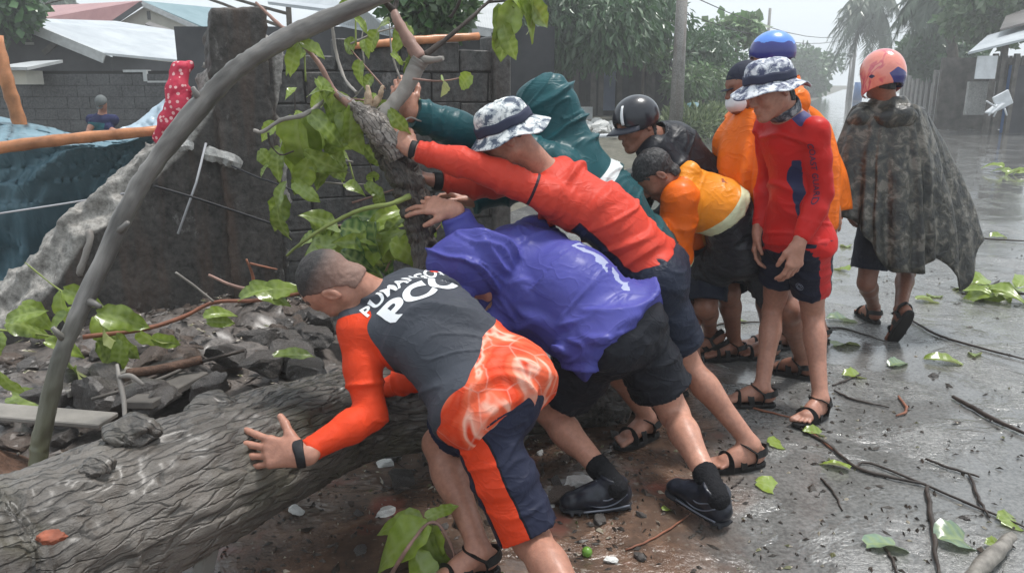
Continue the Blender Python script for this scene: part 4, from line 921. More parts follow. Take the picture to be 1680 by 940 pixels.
def build_wall():
    root = thing('broken_wall', wxyz(1.6, 0), 'old dark concrete wall with ragged broken edge and standing pillar', 'wall')
    face = [wuz(*p) for p in ((-60, 575), (41, 504), (82, 460), (133, 382), (197, 341), (245, 285), (296, 240), (330, 190), (352, 150), (352, 60), (400, 40), (458, 86))]
    u1 = face[-1][0]; face = [(face[0][0], -0.2)] + face + [(u1, -0.2)]
    back = [wuz(*p, off=-0.22) for p in ((-70, 520), (0, 468), (54, 424), (99, 366), (168, 292), (215, 255), (252, 232), (300, 186), (322, 150), (345, 100), (352, 60), (400, 40), (458, 80))]
    back = [(back[0][0], -0.2)] + back + [(back[-1][0], -0.2)]
    ux = np.arange(face[0][0] - 0.1, u1 + 0.06, 0.0145); uz = np.arange(-0.1, 2.1, 0.0145); un = np.arange(-0.42, 0.1, 0.0145)
    X, Z = np.meshgrid(ux, uz, indexing='ij'); d1 = poly_sd(face, X, Z); d2 = poly_sd(back, X, Z)
    XX, NN, ZZ = np.meshgrid(ux, un, uz, indexing='ij')
    Pn = np.stack([XX, NN, ZZ], -1).astype(np.float32)
    rag = fbm(Pn * 9, 4) * 0.035 + fbm(Pn * 3, 2) * 0.03
    D1, D2 = d1[:, None, :] + rag, d2[:, None, :] + rag * 0.9
    fn = fbm(Pn * A3(4, 1, 4), 4) * 0.012
    a = np.maximum(D1, np.abs(NN + 0.05) - 0.05 - fn); b = np.maximum(D2, np.abs(NN + 0.24) - 0.15 + rag * 0.3)
    # slope between the face edge and the back edge
    t = np.clip(-NN / 0.22, 0, 1); c = np.maximum((d1[:, None, :] * (1 - t) + d2[:, None, :] * t) + rag, np.abs(NN + 0.15) - 0.15)
    Fd = np.minimum(np.minimum(a, b), c); V, F = nets(Fd.astype(np.float32), [ux.astype(np.float32), un.astype(np.float32), uz.astype(np.float32)])
    e = -poly_sd(face, V[:, 0], V[:, 2]); brk = np.clip(1 - (e - 0.01) / 0.05, 0, 1)
    Wd = np.stack([WA[0] + WU[0] * V[:, 0] + WN[0] * V[:, 1], WA[1] + WU[1] * V[:, 0] + WN[1] * V[:, 1], V[:, 2]], 1)
    if np.linalg.det(np.stack([WU, WN, A3(0, 0, 1)])) < 0: F = F[:, ::-1]
    link('wall_face', mesh_np('wall_face', Wd, F, attrs={'brk': brk}), M['wall'], root)
    # pillar
    pil = [wuz(*p, off=0.05) for p in ((345, 120), (341, 60), (349, 14), (437, 10), (441, 90))]; pil = [(pil[0][0] + 0.02, -0.1), (pil[0][0] + 0.02, 1.2)] + pil + [(pil[-1][0], -0.1)]
    ux = np.arange(pil[0][0] - 0.1, pil[-1][0] + 0.1, 0.0135); uz = np.arange(-0.05, 2.25, 0.0135); un = np.arange(-0.3, 0.12, 0.0135)
    X, Z = np.meshgrid(ux, uz, indexing='ij'); d1 = poly_sd(pil, X, Z); XX, NN, ZZ = np.meshgrid(ux, un, uz, indexing='ij'); Pn = np.stack([XX, NN, ZZ], -1).astype(np.float32)
    Fd = np.maximum(d1[:, None, :] + fbm(Pn * 14, 3) * 0.012, np.abs(NN + 0.1) - 0.145 + fbm(Pn * 9, 3) * 0.006); V, F = nets(Fd.astype(np.float32), [ux.astype(np.float32), un.astype(np.float32), uz.astype(np.float32)])
    Wd = np.stack([WA[0] + WU[0] * V[:, 0] + WN[0] * V[:, 1], WA[1] + WU[1] * V[:, 0] + WN[1] * V[:, 1], V[:, 2]], 1)
    if np.linalg.det(np.stack([WU, WN, A3(0, 0, 1)])) < 0: F = F[:, ::-1]
    o = link('pillar', mesh_np('pillar', Wd, F, attrs={'brk': np.zeros(len(V))}), M['wall'], root)
    # block courses on the right
    u0 = wuz(448, 200)[0]; u2 = wuz(822, 200)[0]; bh, bw = 0.2, 0.42
    core = MB(); core.slab([wxyz(u0, -0.05, -0.155), wxyz(u2, -0.05, -0.155), wxyz(u2, 1.69, -0.155), wxyz(u0, 1.69, -0.155)], WN, 0.146); core.build('mortar_core', M['mortar'], root)
    for r in range(9):
        u = u0 - (bw / 2 if r % 2 else 0); 
        while u < u2 - 0.02:
            a, b_ = max(u + 0.003, u0), min(u + bw - 0.003, u2)
            if b_ - a > 0.06:
                z0, z1 = r * bh + 0.003, (r + 1) * bh - 0.003; pr = 0.0 + random.uniform(-0.006, 0.007)
                m = MB(); j = lambda: random.uniform(-0.004, 0.004)
                if r == 8 : z1 -= random.choice([0.0, 0.02, 0.05, 0.1])
                m.slab([wxyz(a + j(), z0 + j(), -0.16), wxyz(b_ + j(), z0 + j(), -0.16), wxyz(b_ + j(), z1 + j(), -0.16), wxyz(a + j(), z1 + j(), -0.16)], WN, 0.16 + pr)
                m.build('concrete_block', M['block'], root, bevel=0.008)
            u += bw
    m = MB(); a = wuz(806, 120)[0]; m.slab([wxyz(a, -0.05, -0.2), wxyz(a + 0.13, -0.05, -0.2), wxyz(a + 0.13, 1.84, -0.2), wxyz(a, 1.84, -0.2)], WN, 0.25); m.build('end_post', M['block'], root, bevel=0.012)
    # lumps of plaster and a steel bar left on the face
    for (x0, y0, x1, y1, w) in ((290, 242, 318, 240, 0.03), (333, 252, 397, 270, 0.045)):
        m = MB(); a, b_ = W(x0, y0, 0.05), W(x1, y1, 0.05); m.tube(smooth_path([a, (a + b_) / 2 + A3(0, 0, 0.008), b_], 4)[0], [w * 0.6] + [w] * 7 + [w * 0.5], 7, jit=0.25); m.build('plaster_lump', M['conc_white'], root, False)
    m = MB(); m.tube([W(338, 235, 0.06), W(322, 300, 0.12), W(292, 384, 0.16)], 0.007, 6); m.build('steel_bar', M['wire_pale'], root, True)
    m = MB(); m.tube(smooth_path([W(147, 377, 0.02), W(146, 400, 0.05), W(133, 440, 0.05), W(130, 452, 0.02)], 4)[0], [0.014, 0.02] + [0.02] * 9 + [0.016, 0.01], 7, jit=0.2); m.build('exposed_root', M['twig_grey'], root, True)
build_wall()
# bamboo lying on the wall, dark bank of soil behind it
def pole(name, pts, rad, mat, label, cat, group=None, seg=10, nodes=0, jit=0.0):
    c = np.mean([np.array(p) for p in pts], 0); c[2] = min(p[2] for p in pts)
    pp, rr = smooth_path(pts, 6, rad if hasattr(rad, '__len__') else [rad] * len(pts))
    if nodes:
        L = len(pp); rr = [r * (1.12 if (i % max(2, L // nodes)) == 0 else 1) for i, r in enumerate(rr)]
    m = MB().tube(pp, rr, seg, jit=jit); o = m.build(name, mat, None, True); return tag(o, label, cat, group)
pole('bamboo_pole', [W(570, 77, 0.02), W(680, 67, 0.03), W(785, 60, 0.02)], [0.02, 0.027, 0.024], M['bamboo'], 'orange bamboo pole lying along the top of the block wall', 'pole', nodes=6)
# fallen bamboo rail and the tarpaulin over it
pole('bamboo_rail', [U(-60, 251, 4.7), U(90, 231, 4.85), U(265, 214, 5.0)], [0.036, 0.034, 0.03], M['bamboo'], 'thick orange bamboo rail running across the teal tarpaulin', 'pole', nodes=7)
pole('bamboo_post', [U(-8, 60, 6.0), U(10, 130, 6.0), U(30, 195, 6.05), U(60, 300, 6.1)], 0.048, M['bamboo'], 'leaning orange bamboo post at the left edge', 'post', nodes=5)
def drape(name, rows, mat, label, cat, amp=0.05, seed=0, nu=60, nv=40, fr=3.0):
    """rows: list of polylines (3D) interpolated into a sheet"""
    R_ = [np.array(smooth_path(r, 12)[0]) for r in rows]; k = min(len(r) for r in R_); R_ = [r[np.linspace(0, len(r) - 1, nu).astype(int)] for r in R_]
    T = np.array(R_); out = []
    for j in range(nu): out.append(np.array(smooth_path(T[:, j], 12)[0]))
    S = np.array(out); S = S[:, np.linspace(0, S.shape[1] - 1, nv).astype(int)]
    u, v = np.meshgrid(np.linspace(0, 1, nu), np.linspace(0, 1, nv), indexing='ij')
    w = np.stack([u * fr + v * fr * 0.7, v * 1.6 - u * 0.8, np.full_like(u, seed)], -1)
    d = (1 - 2 * np.abs(vnoise(w * 1.5))) * amp + (1 - 2 * np.abs(vnoise(w * 3.4 + 9))) * amp * 0.45 + vnoise(w * 9) * amp * 0.12
    S = S + np.stack([np.zeros_like(d), -d, d * 0.3], -1)
    I = np.arange(nu * nv).reshape(nu, nv); F = np.stack([I[:-1, :-1], I[1:, :-1], I[1:, 1:], I[:-1, 1:]], -1).reshape(-1, 4)
    o = link(name, mesh_np(name, S.reshape(-1, 3), F), mat); md = o.modifiers.new('t', 'SOLIDIFY'); md.thickness = 0.003
    return tag(o, label, cat)
drape('tarpaulin', [[U(-80, 176, 6.3), U(60, 204, 6.1), U(140, 224, 6.0), U(200, 230, 5.9), U(250, 222, 5.7), U(300, 218, 5.5)], [U(-80, 218, 5.5), U(60, 234, 5.4), U(140, 240, 5.4), U(200, 238, 5.4), U(260, 222, 5.3), U(300, 224, 5.3)], [U(-80, 262, 5.2), U(60, 262, 5.3), U(140, 258, 5.4), U(200, 250, 5.5), U(260, 240, 5.5), U(300, 236, 5.5)],
       [U(-80, 360, 5.3), U(40, 360, 5.5), U(120, 350, 5.7), U(200, 330, 5.8), U(260, 310, 5.8), U(300, 300, 5.8)], [U(-80, 560, 5.6), U(40, 560, 5.8), U(120, 550, 6.0), U(200, 540, 6.1), U(260, 530, 6.2), U(300, 530, 6.2)]], M['tarp'], 'large teal tarpaulin sagging under the bamboo rail', 'tarpaulin', 0.06, 3, 90, 60, 3.6)
drape('plastic_sheet', [[U(196, 214, 6.2), U(240, 190, 6.3), U(280, 158, 6.4)], [U(215, 222, 6.1), U(250, 205, 6.2), U(282, 185, 6.3)], [U(235, 232, 6.0), U(262, 220, 6.1), U(286, 210, 6.2)]], M['tarp_light'], 'pale blue plastic sheet rising behind the dotted cloth', 'sheet', 0.03, 7, 24, 14)
# dotted cloth knotted over rail and wall
def cloth_knot():
    pts = [U(312, 108, 5.02), U(296, 116, 4.98), U(290, 150, 4.94), U(292, 175, 4.92), U(276, 198, 4.9), U(262, 228, 4.92)]
    P_ = [cone(pts[i], pts[i + 1], r0, r1, 0.03, (0, 1, 0), 0.55) for i, (r0, r1) in enumerate(((0.03, 0.045), (0.055, 0.065), (0.07, 0.075), (0.072, 0.05), (0.05, 0.04)))]
    P_ += [cone(U(272, 200, 4.9), U(300, 218, 4.88), 0.05, 0.02, 0.03, (0, 1, 0), 0.5), cone(U(290, 185, 4.9), U(312, 148, 4.95), 0.03, 0.02, 0.02)]
    V, F = solid('c', P_, 0.009); V = folds(V, F, P_, 0.014, 4, 14, 4); o = link('dotted_cloth', mesh_np('dotted_cloth', V, F), M['pink']); tag(o, 'pink cloth with pale dots tied round the end of the bamboo rail', 'cloth')
cloth_knot()
pole('cord', [U(-10, 352, 4.6), U(120, 332, 4.75), U(235, 312, 4.7)], 0.006, M['wire_pale'], 'pale cord stretched across the teal tarpaulin', 'cord', seg=5)
pole('cable', [W(252, 305, 0.25), W(330, 328, 0.28), W(470, 375, 0.3)], 0.007, M['wire'], 'black cable sagging across the dark wall', 'cable', seg=5)
pole('cable', [U(380, 272, 4.7), U(425, 292, 4.6), U(450, 300, 4.5), U(520, 330, 4.2)], 0.006, M['wire'], 'short black cable hanging in front of the pillar', 'cable', seg=5)
# ------------------------------------------------------------------ bent pole and the fallen tree
def tubeobj(name, pts, rad, mat, parent=None, seg=20, n=8, disp=0.0, df=6.0, capr=True, rings=None, seed=0.0):
    pp, rr = smooth_path(pts, n, rad); pp = np.array(pp); rr = np.array(rr); k = len(pp); V = []; BC = []
    t0 = nrm(pp[1] - pp[0]); up = A3(0, 0, 1) if abs(t0[2]) < 0.9 else A3(1, 0, 0); u = nrm(np.cross(t0, up)); L = 0
    for i in range(k):
        t = nrm(pp[min(i + 1, k - 1)] - pp[max(i - 1, 0)]); u = nrm(u - t * np.dot(u, t)); v = np.cross(t, u)
        if i: L += np.linalg.norm(pp[i] - pp[i - 1])
        for j in range(seg):
            a = 2 * math.pi * j / seg; V.append(pp[i] + (u * math.cos(a) + v * math.sin(a)) * rr[i]); BC.append((L, a * float(np.mean(rr)), 0))
    V = np.array(V); I = np.arange(k * seg).reshape(k, seg); J_ = np.roll(I, -1, axis=1)
    F = np.stack([I[:-1], J_[:-1], J_[1:], I[1:]], -1).reshape(-1, 4)
    if disp:
        C_ = np.repeat(pp, seg, axis=0); N = (V - C_) / (np.linalg.norm(V - C_, axis=1)[:, None] + 1e-9); T = np.repeat(np.gradient(pp, axis=0), seg, axis=0); T /= np.linalg.norm(T, axis=1)[:, None]
        q = V * df; q = q - T * (np.sum(q * T, 1))[:, None] * 0.8
        r = -np.abs(fbm(q + 5 + seed, 4)) * 1.0 + 0.5 * fbm(V * df * 0.25 + seed, 2); V = V + N * (r * disp)[:, None]
    me = mesh_np(name, V, F); at = me.attributes.new('bc', 'FLOAT_VECTOR', 'POINT'); at.data.foreach_set('vector', np.array(BC, np.float32).ravel())
    bm = bmesh.new(); bm.from_mesh(me); bm.verts.ensure_lookup_table()
    bm.faces.new([bm.verts[i] for i in range(seg)][::-1]); bm.faces.new([bm.verts[(k - 1) * seg + i] for i in range(seg)]); bm.to_mesh(me); bm.free()
    return link(name, me, mat, parent)
bent = tubeobj('bent_pole', [U(60, 765, 2.62), U(68, 715, 2.64), U(90, 620, 2.68), U(118, 540, 2.72), U(168, 430, 2.78), U(225, 312, 2.84), U(296, 212, 2.9), U(383, 118, 2.96), U(470, 62, 3.0), U(560, 22, 3.03), U(640, -12, 3.06), U(740, -50, 3.1)], [0.031, 0.031, 0.033, 0.035, 0.037, 0.037, 0.037, 0.036, 0.034, 0.032, 0.031, 0.03], M['bent'], None, 24, 14, 0.007, 16)
for (a_, b_2, c_, dx_, dy_) in ((110, 560, 2.71, -14, -12), (190, 384, 2.81, 12, -10), (330, 170, 2.93, -8, -14), (140, 492, 2.75, 15, 6)):
    st_ = MB().tube([U(a_, b_2, c_), U(a_ + dx_, b_2 + dy_, c_ - 0.03), U(a_ + dx_ * 1.7, b_2 + dy_ * 1.9, c_ - 0.04)], [0.02, 0.012, 0.008], 8, jit=0.15).build('stub', M['bent'], bent, True)
tag(bent, 'long grey-green bent pole arching over from the lower left corner', 'pole')
TREE = thing('fallen_tree', G(300, 900) * A3(1, 1, 0), 'thick fallen tree with grey furrowed bark and a standing limb with broad leaves', 'tree')
LOGP = [U(-260, 1030, 1.42), U(-100, 975, 1.58), U(0, 940, 1.7), U(150, 868, 1.9), U(300, 797, 2.13), U(450, 733, 2.42), U(600, 680, 2.76), U(800, 664, 3.12), U(940, 658, 3.38), U(1006, 668, 3.5)]
tubeobj('trunk', LOGP, [0.245, 0.24, 0.235, 0.222, 0.214, 0.2, 0.172, 0.15, 0.125, 0.115], M['bark'], TREE, 150, 26, 0.016, 24)
def knot(px, py, Y, r, name='knot', mat='bark', sq=0.45):
    c = U(px, py, Y); n = nrm(ORG - c); bm = bmesh.new(); bmesh.ops.create_icosphere(bm, subdivisions=4, radius=r)
    me = bpy.data.meshes.new(name); bm.to_mesh(me); bm.free(); V = np.array([v.co for v in me.vertices]); l = np.linalg.norm(V, axis=1)[:, None]; V = V * (1 + 0.25 * fbm(V / r * 1.6 + px, 3)[:, None]) * A3(1.3, 1, 0.9) * A3(1, 1, sq + 0.4); V = V + c
    me.vertices.foreach_set('co', V.astype(np.float32).ravel()); at = me.attributes.new('bc', 'FLOAT_VECTOR', 'POINT'); at.data.foreach_set('vector', V.astype(np.float32).ravel()); me.polygons.foreach_set('use_smooth', np.ones(len(me.polygons), bool)); me.update()
    return link(name, me, M[mat], TREE)
knot(215, 708, 2.02, 0.055); knot(352, 668, 2.34, 0.06); knot(160, 765, 1.86, 0.035)
knot(84, 880, 1.575, 0.024, 'cut_scar', 'cut_red', 0.1)
m = MB(); c_ = LOGP[-1]; ax_ = nrm(LOGP[-1] - LOGP[-2]); u_ = nrm(np.cross(ax_, A3(0, 0, 1))); v_ = np.cross(ax_, u_)
V_ = [c_ + ax_ * 0.012] + [c_ + ax_ * (0.004 + random.uniform(0, 0.02)) + (u_ * math.cos(a) + v_ * math.sin(a)) * 0.1 for a in np.linspace(0, 2 * math.pi, 20, endpoint=False)]
m.add(V_, [(0, 1 + i, 1 + (i + 1) % 20) for i in range(20)]); m.build('sawn_end', M['cutwood'], TREE)
LY = 3.1
tubeobj('limb', [U(712, 610, 2.98), U(706, 520, 3.0), U(701, 445, 3.04), U(690, 375, 3.08), U(672, 310, 3.1), U(648, 255, 3.12), U(628, 215, 3.12), U(610, 188, 3.12)], [0.085, 0.075, 0.066, 0.064, 0.07, 0.07, 0.066, 0.05], M['bark_dark'], TREE, 40, 14, 0.022, 22)
tubeobj('stripped_fork', [U(652, 258, 3.07), U(640, 236, 3.06), U(618, 208, 3.06), U(596, 188, 3.07), U(575, 170, 3.08), U(550, 152, 3.1)], [0.05, 0.058, 0.058, 0.045, 0.022, 0.012], M['bark_pale'], TREE, 28, 10, 0.012, 24)
tubeobj('fork', [U(622, 196, 3.1), U(645, 172, 3.12), U(668, 142, 3.14), U(682, 112, 3.16), U(690, 98, 3.16)], [0.034, 0.032, 0.03, 0.033, 0.036], M['twig_grey'], TREE, 20, 8, 0.005, 20)
def br(name, pts, r, mat, n=6, seg=10, parent=TREE, disp=0.003): return tubeobj(name, pts, r, M[mat], parent, seg, n, disp, 24)
br('branch', [U(690, 98, 3.16), U(672, 70, 3.18), U(655, 40, 3.2), U(645, 18, 3.22)], [0.03, 0.026, 0.022, 0.015], 'twig_pink', disp=0.006)
br('branch', [U(645, 18, 3.22), U(628, 0, 3.2), U(600, -25, 3.2)], [0.014, 0.011, 0.008], 'twig_dark')
br('branch', [U(646, 20, 3.22), U(650, 5, 3.24), U(655, -20, 3.26)], [0.012, 0.01, 0.008], 'twig_dark')
br('branch', [U(690, 99, 3.16), U(710, 99, 3.12), U(727, 96, 3.1)], [0.02, 0.014, 0.011], 'twig_grey')
br('branch', [U(694, 94, 3.16), U(735, 62, 3.2), U(775, 28, 3.25), U(802, 3, 3.3), U(830, -15, 3.3)], [0.014, 0.01, 0.008, 0.006, 0.005], 'twig_dark')
br('branch', [U(738, 30, 3.3), U(750, 12, 3.3), U(758, -10, 3.3)], [0.008, 0.007, 0.006], 'twig_dark')
br('branch', [U(800, 4, 3.3), U(830, 2, 3.3), U(852, 4, 3.3)], [0.006, 0.005, 0.004], 'twig_dark')
br('branch', [U(575, 172, 3.08), U(548, 150, 3.1), U(525, 108, 3.1), U(492, 68, 3.12), U(455, 38, 3.15), U(420, 5, 3.2)], [0.022, 0.013, 0.011, 0.009, 0.007, 0.005], 'twig_pink')
br('branch', [U(548, 152, 3.1), U(520, 175, 3.05), U(495, 190, 3.0), U(462, 197, 3.0), U(432, 216, 3.0), U(416, 214, 3.0)], [0.01, 0.009, 0.009, 0.008, 0.007, 0.005], 'twig_grey')
br('branch', [U(440, 218, 3.0), U(443, 235, 3.0), U(460, 254, 3.0), U(482, 248, 3.0)], [0.005, 0.004, 0.004, 0.003], 'twig_dark')
br('branch', [U(545, 40, 3.4), U(552, 90, 3.4), U(566, 130, 3.35), U(585, 153, 3.2)], [0.008, 0.008, 0.007, 0.007], 'twig_grey')
br('branch', [U(604, 186, 3.1), U(604, 165, 3.08), U(603, 140, 3.08)], [0.02, 0.018, 0.006], 'cutwood', disp=0.006)
br('branch', [U(606, 180, 3.1), U(622, 160, 3.08), U(628, 140, 3.08)], [0.016, 0.014, 0.005], 'cutwood', disp=0.006)
br('branch', [U(640, 240, 3.0), U(668, 195, 3.1), U(700, 200, 3.2), U(790, 197, 3.6)], [0.006, 0.005, 0.005, 0.004], 'twig_grey')
br('branch', [U(672, 322, 3.0), U(640, 335, 2.95), U(590, 345, 2.95), U(535, 372, 2.95), U(490, 402, 2.95), U(470, 420, 2.95)], [0.012, 0.01, 0.008, 0.007, 0.006, 0.005], 'twig_green')
# prop under the trunk
m = MB(); a_, b2 = U(352, 868, 2.15), G(330, 950); m.tube([a_, b2], [0.03, 0.034], 4); o_ = m.build('timber_prop', M['wood_pale'], None, False, 0.004); tag(o_, 'short sawn timber wedged upright under the trunk', 'timber')
# ------------------------------------------------------------------ broad leaves, twigs, rubble
def leaf_mesh(seed, L=1.0):
    rng = random.Random(seed); n, k = 11, 4; V = []; vein = []
    rng_w = rng.uniform(0.8, 1.2)
    bend = rng.uniform(0.15, 0.8); fold_ = rng.uniform(0.05, 0.7); tw = rng.uniform(-0.5, 0.5)
    for i in range(n + 1):
        t = i / n; w = 0.36 * (math.sin(math.pi * min(1, t * 1.02 + 0.03)) ** 0.62) * (1 - 0.35 * t) * rng_w if t < 0.985 else 0.004
        for j in range(-k, k + 1):
            s = j / k; x = w * s * (1 + 0.13 * rng.uniform(-1, 1) * (abs(j) == k)) * (0.92 + 0.12 * math.sin(seed * 3 + 7 * t)); y = t - (0.05 * abs(s) if t < 0.2 else 0)
            z = -bend * t * t + abs(x) * fold_ + 0.04 * math.sin(8 * t + seed + 2 * s) * abs(s) + tw * x * t + 0.012 * math.sin(i * 2.2) * abs(s)
            V.append((x * L, y * L, z * L)); vein.append(1.0 if j == 0 else (0.75 if (i % 2 == 0 and abs(j) < k) else 0.0))
    m = 2 * k + 1; F = [(i * m + j, i * m + j + 1, (i + 1) * m + j + 1, (i + 1) * m + j) for i in range(n) for j in range(m - 1)]
    return mesh_np('leaf', np.array(V), np.array(F), attrs={'vein': vein})
LEAF = [leaf_mesh(i) for i in range(10)]
def mats_leaf(me, mat):
    c = me.copy(); c.materials.clear(); c.materials.append(M[mat]); return c
LEAFM = {k: [mats_leaf(m_, k) for m_ in LEAF] for k in ('leaf', 'leaf_blue', 'leaf_dark')}
def leaf(base, direc, normal, size, mat='leaf', parent=None, k=None):
    y = nrm(direc); z = nrm(np.asarray(normal) - y * np.dot(normal, y)); x = np.cross(y, z)
    o = bpy.data.objects.new('leaf', random.choice(LEAFM[mat]) if k is None else LEAFM[mat][k]); COL.objects.link(o)
    Mx = Matrix(((x[0] * size, y[0] * size, z[0] * size, base[0]), (x[1] * size, y[1] * size, z[1] * size, base[1]), (x[2] * size, y[2] * size, z[2] * size, base[2]), (0, 0, 0, 1)))
    if parent is not None:
        o.parent = parent; o.matrix_parent_inverse = Matrix.Translation(parent.location).inverted()
    o.matrix_world = Mx; o.matrix_basis = Mx
    return o
def leaf_px(px, py, Y, dx, dy, size, mat='leaf', parent=TREE, nz=None, away=0.0):
    """base pixel, direction in the picture, length in m"""
    a = U(px, py, Y); s = 1300 / (Y * 1.03); d = nrm(A3(dx, away, -dy)); n = nrm(nz if nz is not None else A3(random.uniform(-.6, .6), -0.75, random.uniform(0.2, 1.0)))
    return leaf(a, d, n, size, mat, parent)
R_ = random.uniform
# leaves on the standing limb
for px, py, dx, dy, s in ((492, 70, 1, 0.5, .13), (490, 72, -0.6, 1, .13), (545, 150, -0.8, -0.3, .12), (545, 152, 0.2, 1, .2), (548, 150, -1, 0.4, .12), (520, 130, 0.7, 0.8, .12),
                        (495, 190, 0.05, 1, .3), (500, 192, 0.7, 0.9, .26), (510, 188, 1, 0.7, .22), (488, 195, -0.05, 1, .26), (520, 250, 0.3, 1, .17), (505, 262, -0.3, 1, .2), (530, 262, 0.8, 0.9, .15), (560, 185, 0.3, 1, .2), (500, 250, 0.9, 0.6, .17), (470, 300, -0.5, 0.8, .15), (482, 300, 0.7, 0.5, .13), (466, 320, -0.3, 1, .2),
                        (455, 340, -0.1, 1, .18), (640, 180, 0.6, 0.9, .12), (575, 175, 0.1, 1, .16), (560, 215, -0.5, 1, .15)):
    leaf_px(px, py, 3.06 + R_(-.06, .06), dx + R_(-.2, .2), dy, s * R_(.75, .95), 'leaf', away=R_(-.25, .2))
for px, py, dx, dy, s in ((840, -8, 0.9, 0.7, .17), (846, 2, -0.4, 1, .2), (826, 10, 0.05, 1, .22), (862, -4, 0.8, 0.9, .15), (826, 40, 0.25, 1, .14), (870, -10, 0.4, 1, .14)):
    leaf_px(px, py, 3.3, dx, dy, s, 'leaf', away=R_(-.2, .2))
for i in range(62):
    t = random.random(); px, py = 500 + 150 * t + R_(-15, 20), 420 - 60 * t + R_(-30, 48)
    a = R_(0, 6.28); leaf_px(px, py, R_(3.2, 3.6), math.cos(a) + 0.3, math.sin(a) * 0.7 + 0.3, R_(.09, .2), random.choice(['leaf', 'leaf', 'leaf', 'leaf_dark']), away=R_(-.4, .2))
# fine twigs and small leaves tangled round the limb and behind the bowed head
for i in range(26):
    px, py = random.choice(((R_(455, 690), R_(290, 455)), (R_(440, 600), R_(130, 320)), (R_(540, 690), R_(60, 200)))); Y = R_(3.05, 3.6); a = R_(-0.4, 3.5); l = R_(40, 110)
    q = [(px, py), (px + math.cos(a) * l * .5 + R_(-8, 8), py - math.sin(a) * l * .5 + R_(-8, 8)), (px + math.cos(a) * l, py - math.sin(a) * l)]
    br('branch', [U(x_, y_, Y + k_ * .03) for k_, (x_, y_) in enumerate(q)], [0.0045, 0.0035, 0.002], random.choice(['twig_green', 'twig_grey', 'twig_dark', 'twig_pink']), 4, 5, disp=0.0)
    for k_ in range(2): leaf_px(q[2 - k_][0], q[2 - k_][1], Y, R_(-1, 1), R_(0, 1), R_(.06, .12), 'leaf', away=R_(-.5, .4))
# red branch across the rubble, with leaves
BR2 = thing('leafy_branch', G(150, 620) * A3(1, 1, 0), 'red-brown branch with broad leaves lying over the rubble by the dark wall', 'branch')
def br2(pts, r, mat, parent): return tubeobj('stem', pts, r, M[mat], parent, 8, 6, 0.002, 20)
br2([U(136, 553, 3.4), U(235, 540, 3.5), U(300, 520, 3.6), U(352, 496, 3.65), U(420, 493, 3.6), U(500, 480, 3.4)], [0.012, 0.011, 0.011, 0.01, 0.009, 0.007], 'twig_red', BR2)
br2([U(352, 496, 3.65), U(320, 470, 3.6), U(288, 447, 3.55)], [0.007, 0.006, 0.005], 'twig_grey', BR2)
br2([U(418, 478, 3.6), U(380, 468, 3.6), U(342, 451, 3.6)], [0.01, 0.009, 0.008], 'twig_pink', BR2)
br2([U(418, 480, 3.6), U(414, 450, 3.6), U(404, 425, 3.6)], [0.008, 0.007, 0.005], 'twig_red', BR2)
br2([U(410, 432, 3.6), U(435, 438, 3.6), U(455, 442, 3.6)], [0.006, 0.005, 0.004], 'twig_red', BR2)
for px, py, dx, dy, s in ((160, 515, 0.9, 0.35, .26), (158, 520, 0.7, 0.9, .24), (190, 550, 0.6, 0.9, .18), (230, 545, 0.6, 1, .2), (170, 535, -0.3, 1, .22), (335, 520, 0.8, -0.3, .15), (340, 528, 1, 0.1, .14), (395, 490, 0.7, -0.6, .16), (430, 480, 0.8, -0.3, .2), (410, 470, 1, 0.1, .22), (200, 560, -0.2, 1, .18), (250, 555, 0.9, 0.4, .15), (160, 560, 0.3, 1, .2)):
    leaf_px(px, py, 3.4 + R_(-.08, .1), dx, dy, s * 0.85, 'leaf', BR2, away=R_(-.6, .5))
BR3 = thing('leafy_branch', G(20, 620) * A3(1, 1, 0), 'green shoot with curled leaves behind the foot of the bent pole', 'branch')
br2([U(-20, 540, 3.3), U(40, 545, 3.3), U(110, 556, 3.3)], [0.007, 0.006, 0.005], 'twig_green', BR3)
br2([U(40, 430, 3.5), U(90, 470, 3.5), U(130, 495, 3.4)], [0.004, 0.004, 0.003], 'twig_green', BR3)
for px, py, dx, dy, s in ((100, 480, -0.1, 1, .17), (105, 475, 0.8, 0.5, .16), (10, 530, 0.9, 0.1, .15), (15, 525, 1, -0.5, .14), (90, 545, 0.3, -0.9, .14), (75, 560, 0.9, 0.3, .15), (0, 545, -0.3, 1, .12), (35, 500, 0.9, 0.6, .14), (20, 650, 0.9, -0.1, .17), (50, 660, 0.9, -0.2, .14), (0, 610, 0.3, 1, .15), (110, 590, 0.2, 1, .2), (125, 600, -0.3, 1, .16)):
    leaf_px(px, py, 3.2 + R_(-.1, .1), dx, dy, s, 'leaf', BR3, away=R_(-.6, .5))
# twig with leaves at the foreground man's feet
BR4 = thing('leafy_branch', G(700, 900) * A3(1, 1, 0), 'drooping green sprig with pink stem beside the nearest sandal', 'branch')
br2([G(640, 945, 0.03), G(668, 900, 0.16), G(700, 860, 0.2), G(722, 862, 0.2), G(742, 900, 0.12), G(752, 945, 0.02)], [0.008, 0.007, 0.006, 0.006, 0.005, 0.005], 'twig_pink', BR4)
for px, py, z, dx, dy, s in ((700, 860, .2, -0.6, 0.35, .2), (695, 868, .16, 0.2, 1, .2), (712, 862, .18, -0.1, 1, .17), (690, 855, .17, -0.9, -0.1, .14), (680, 905, .1, 0.4, 1, .17), (700, 850, .2, 0.5, -0.5, .1)):
    p = G(px, py, z); leaf(p, nrm(A3(dx, R_(-.4, .1), -dy * 0.6)), nrm(A3(R_(-.3, .3), -0.5, 0.9)), s, 'leaf', BR4)
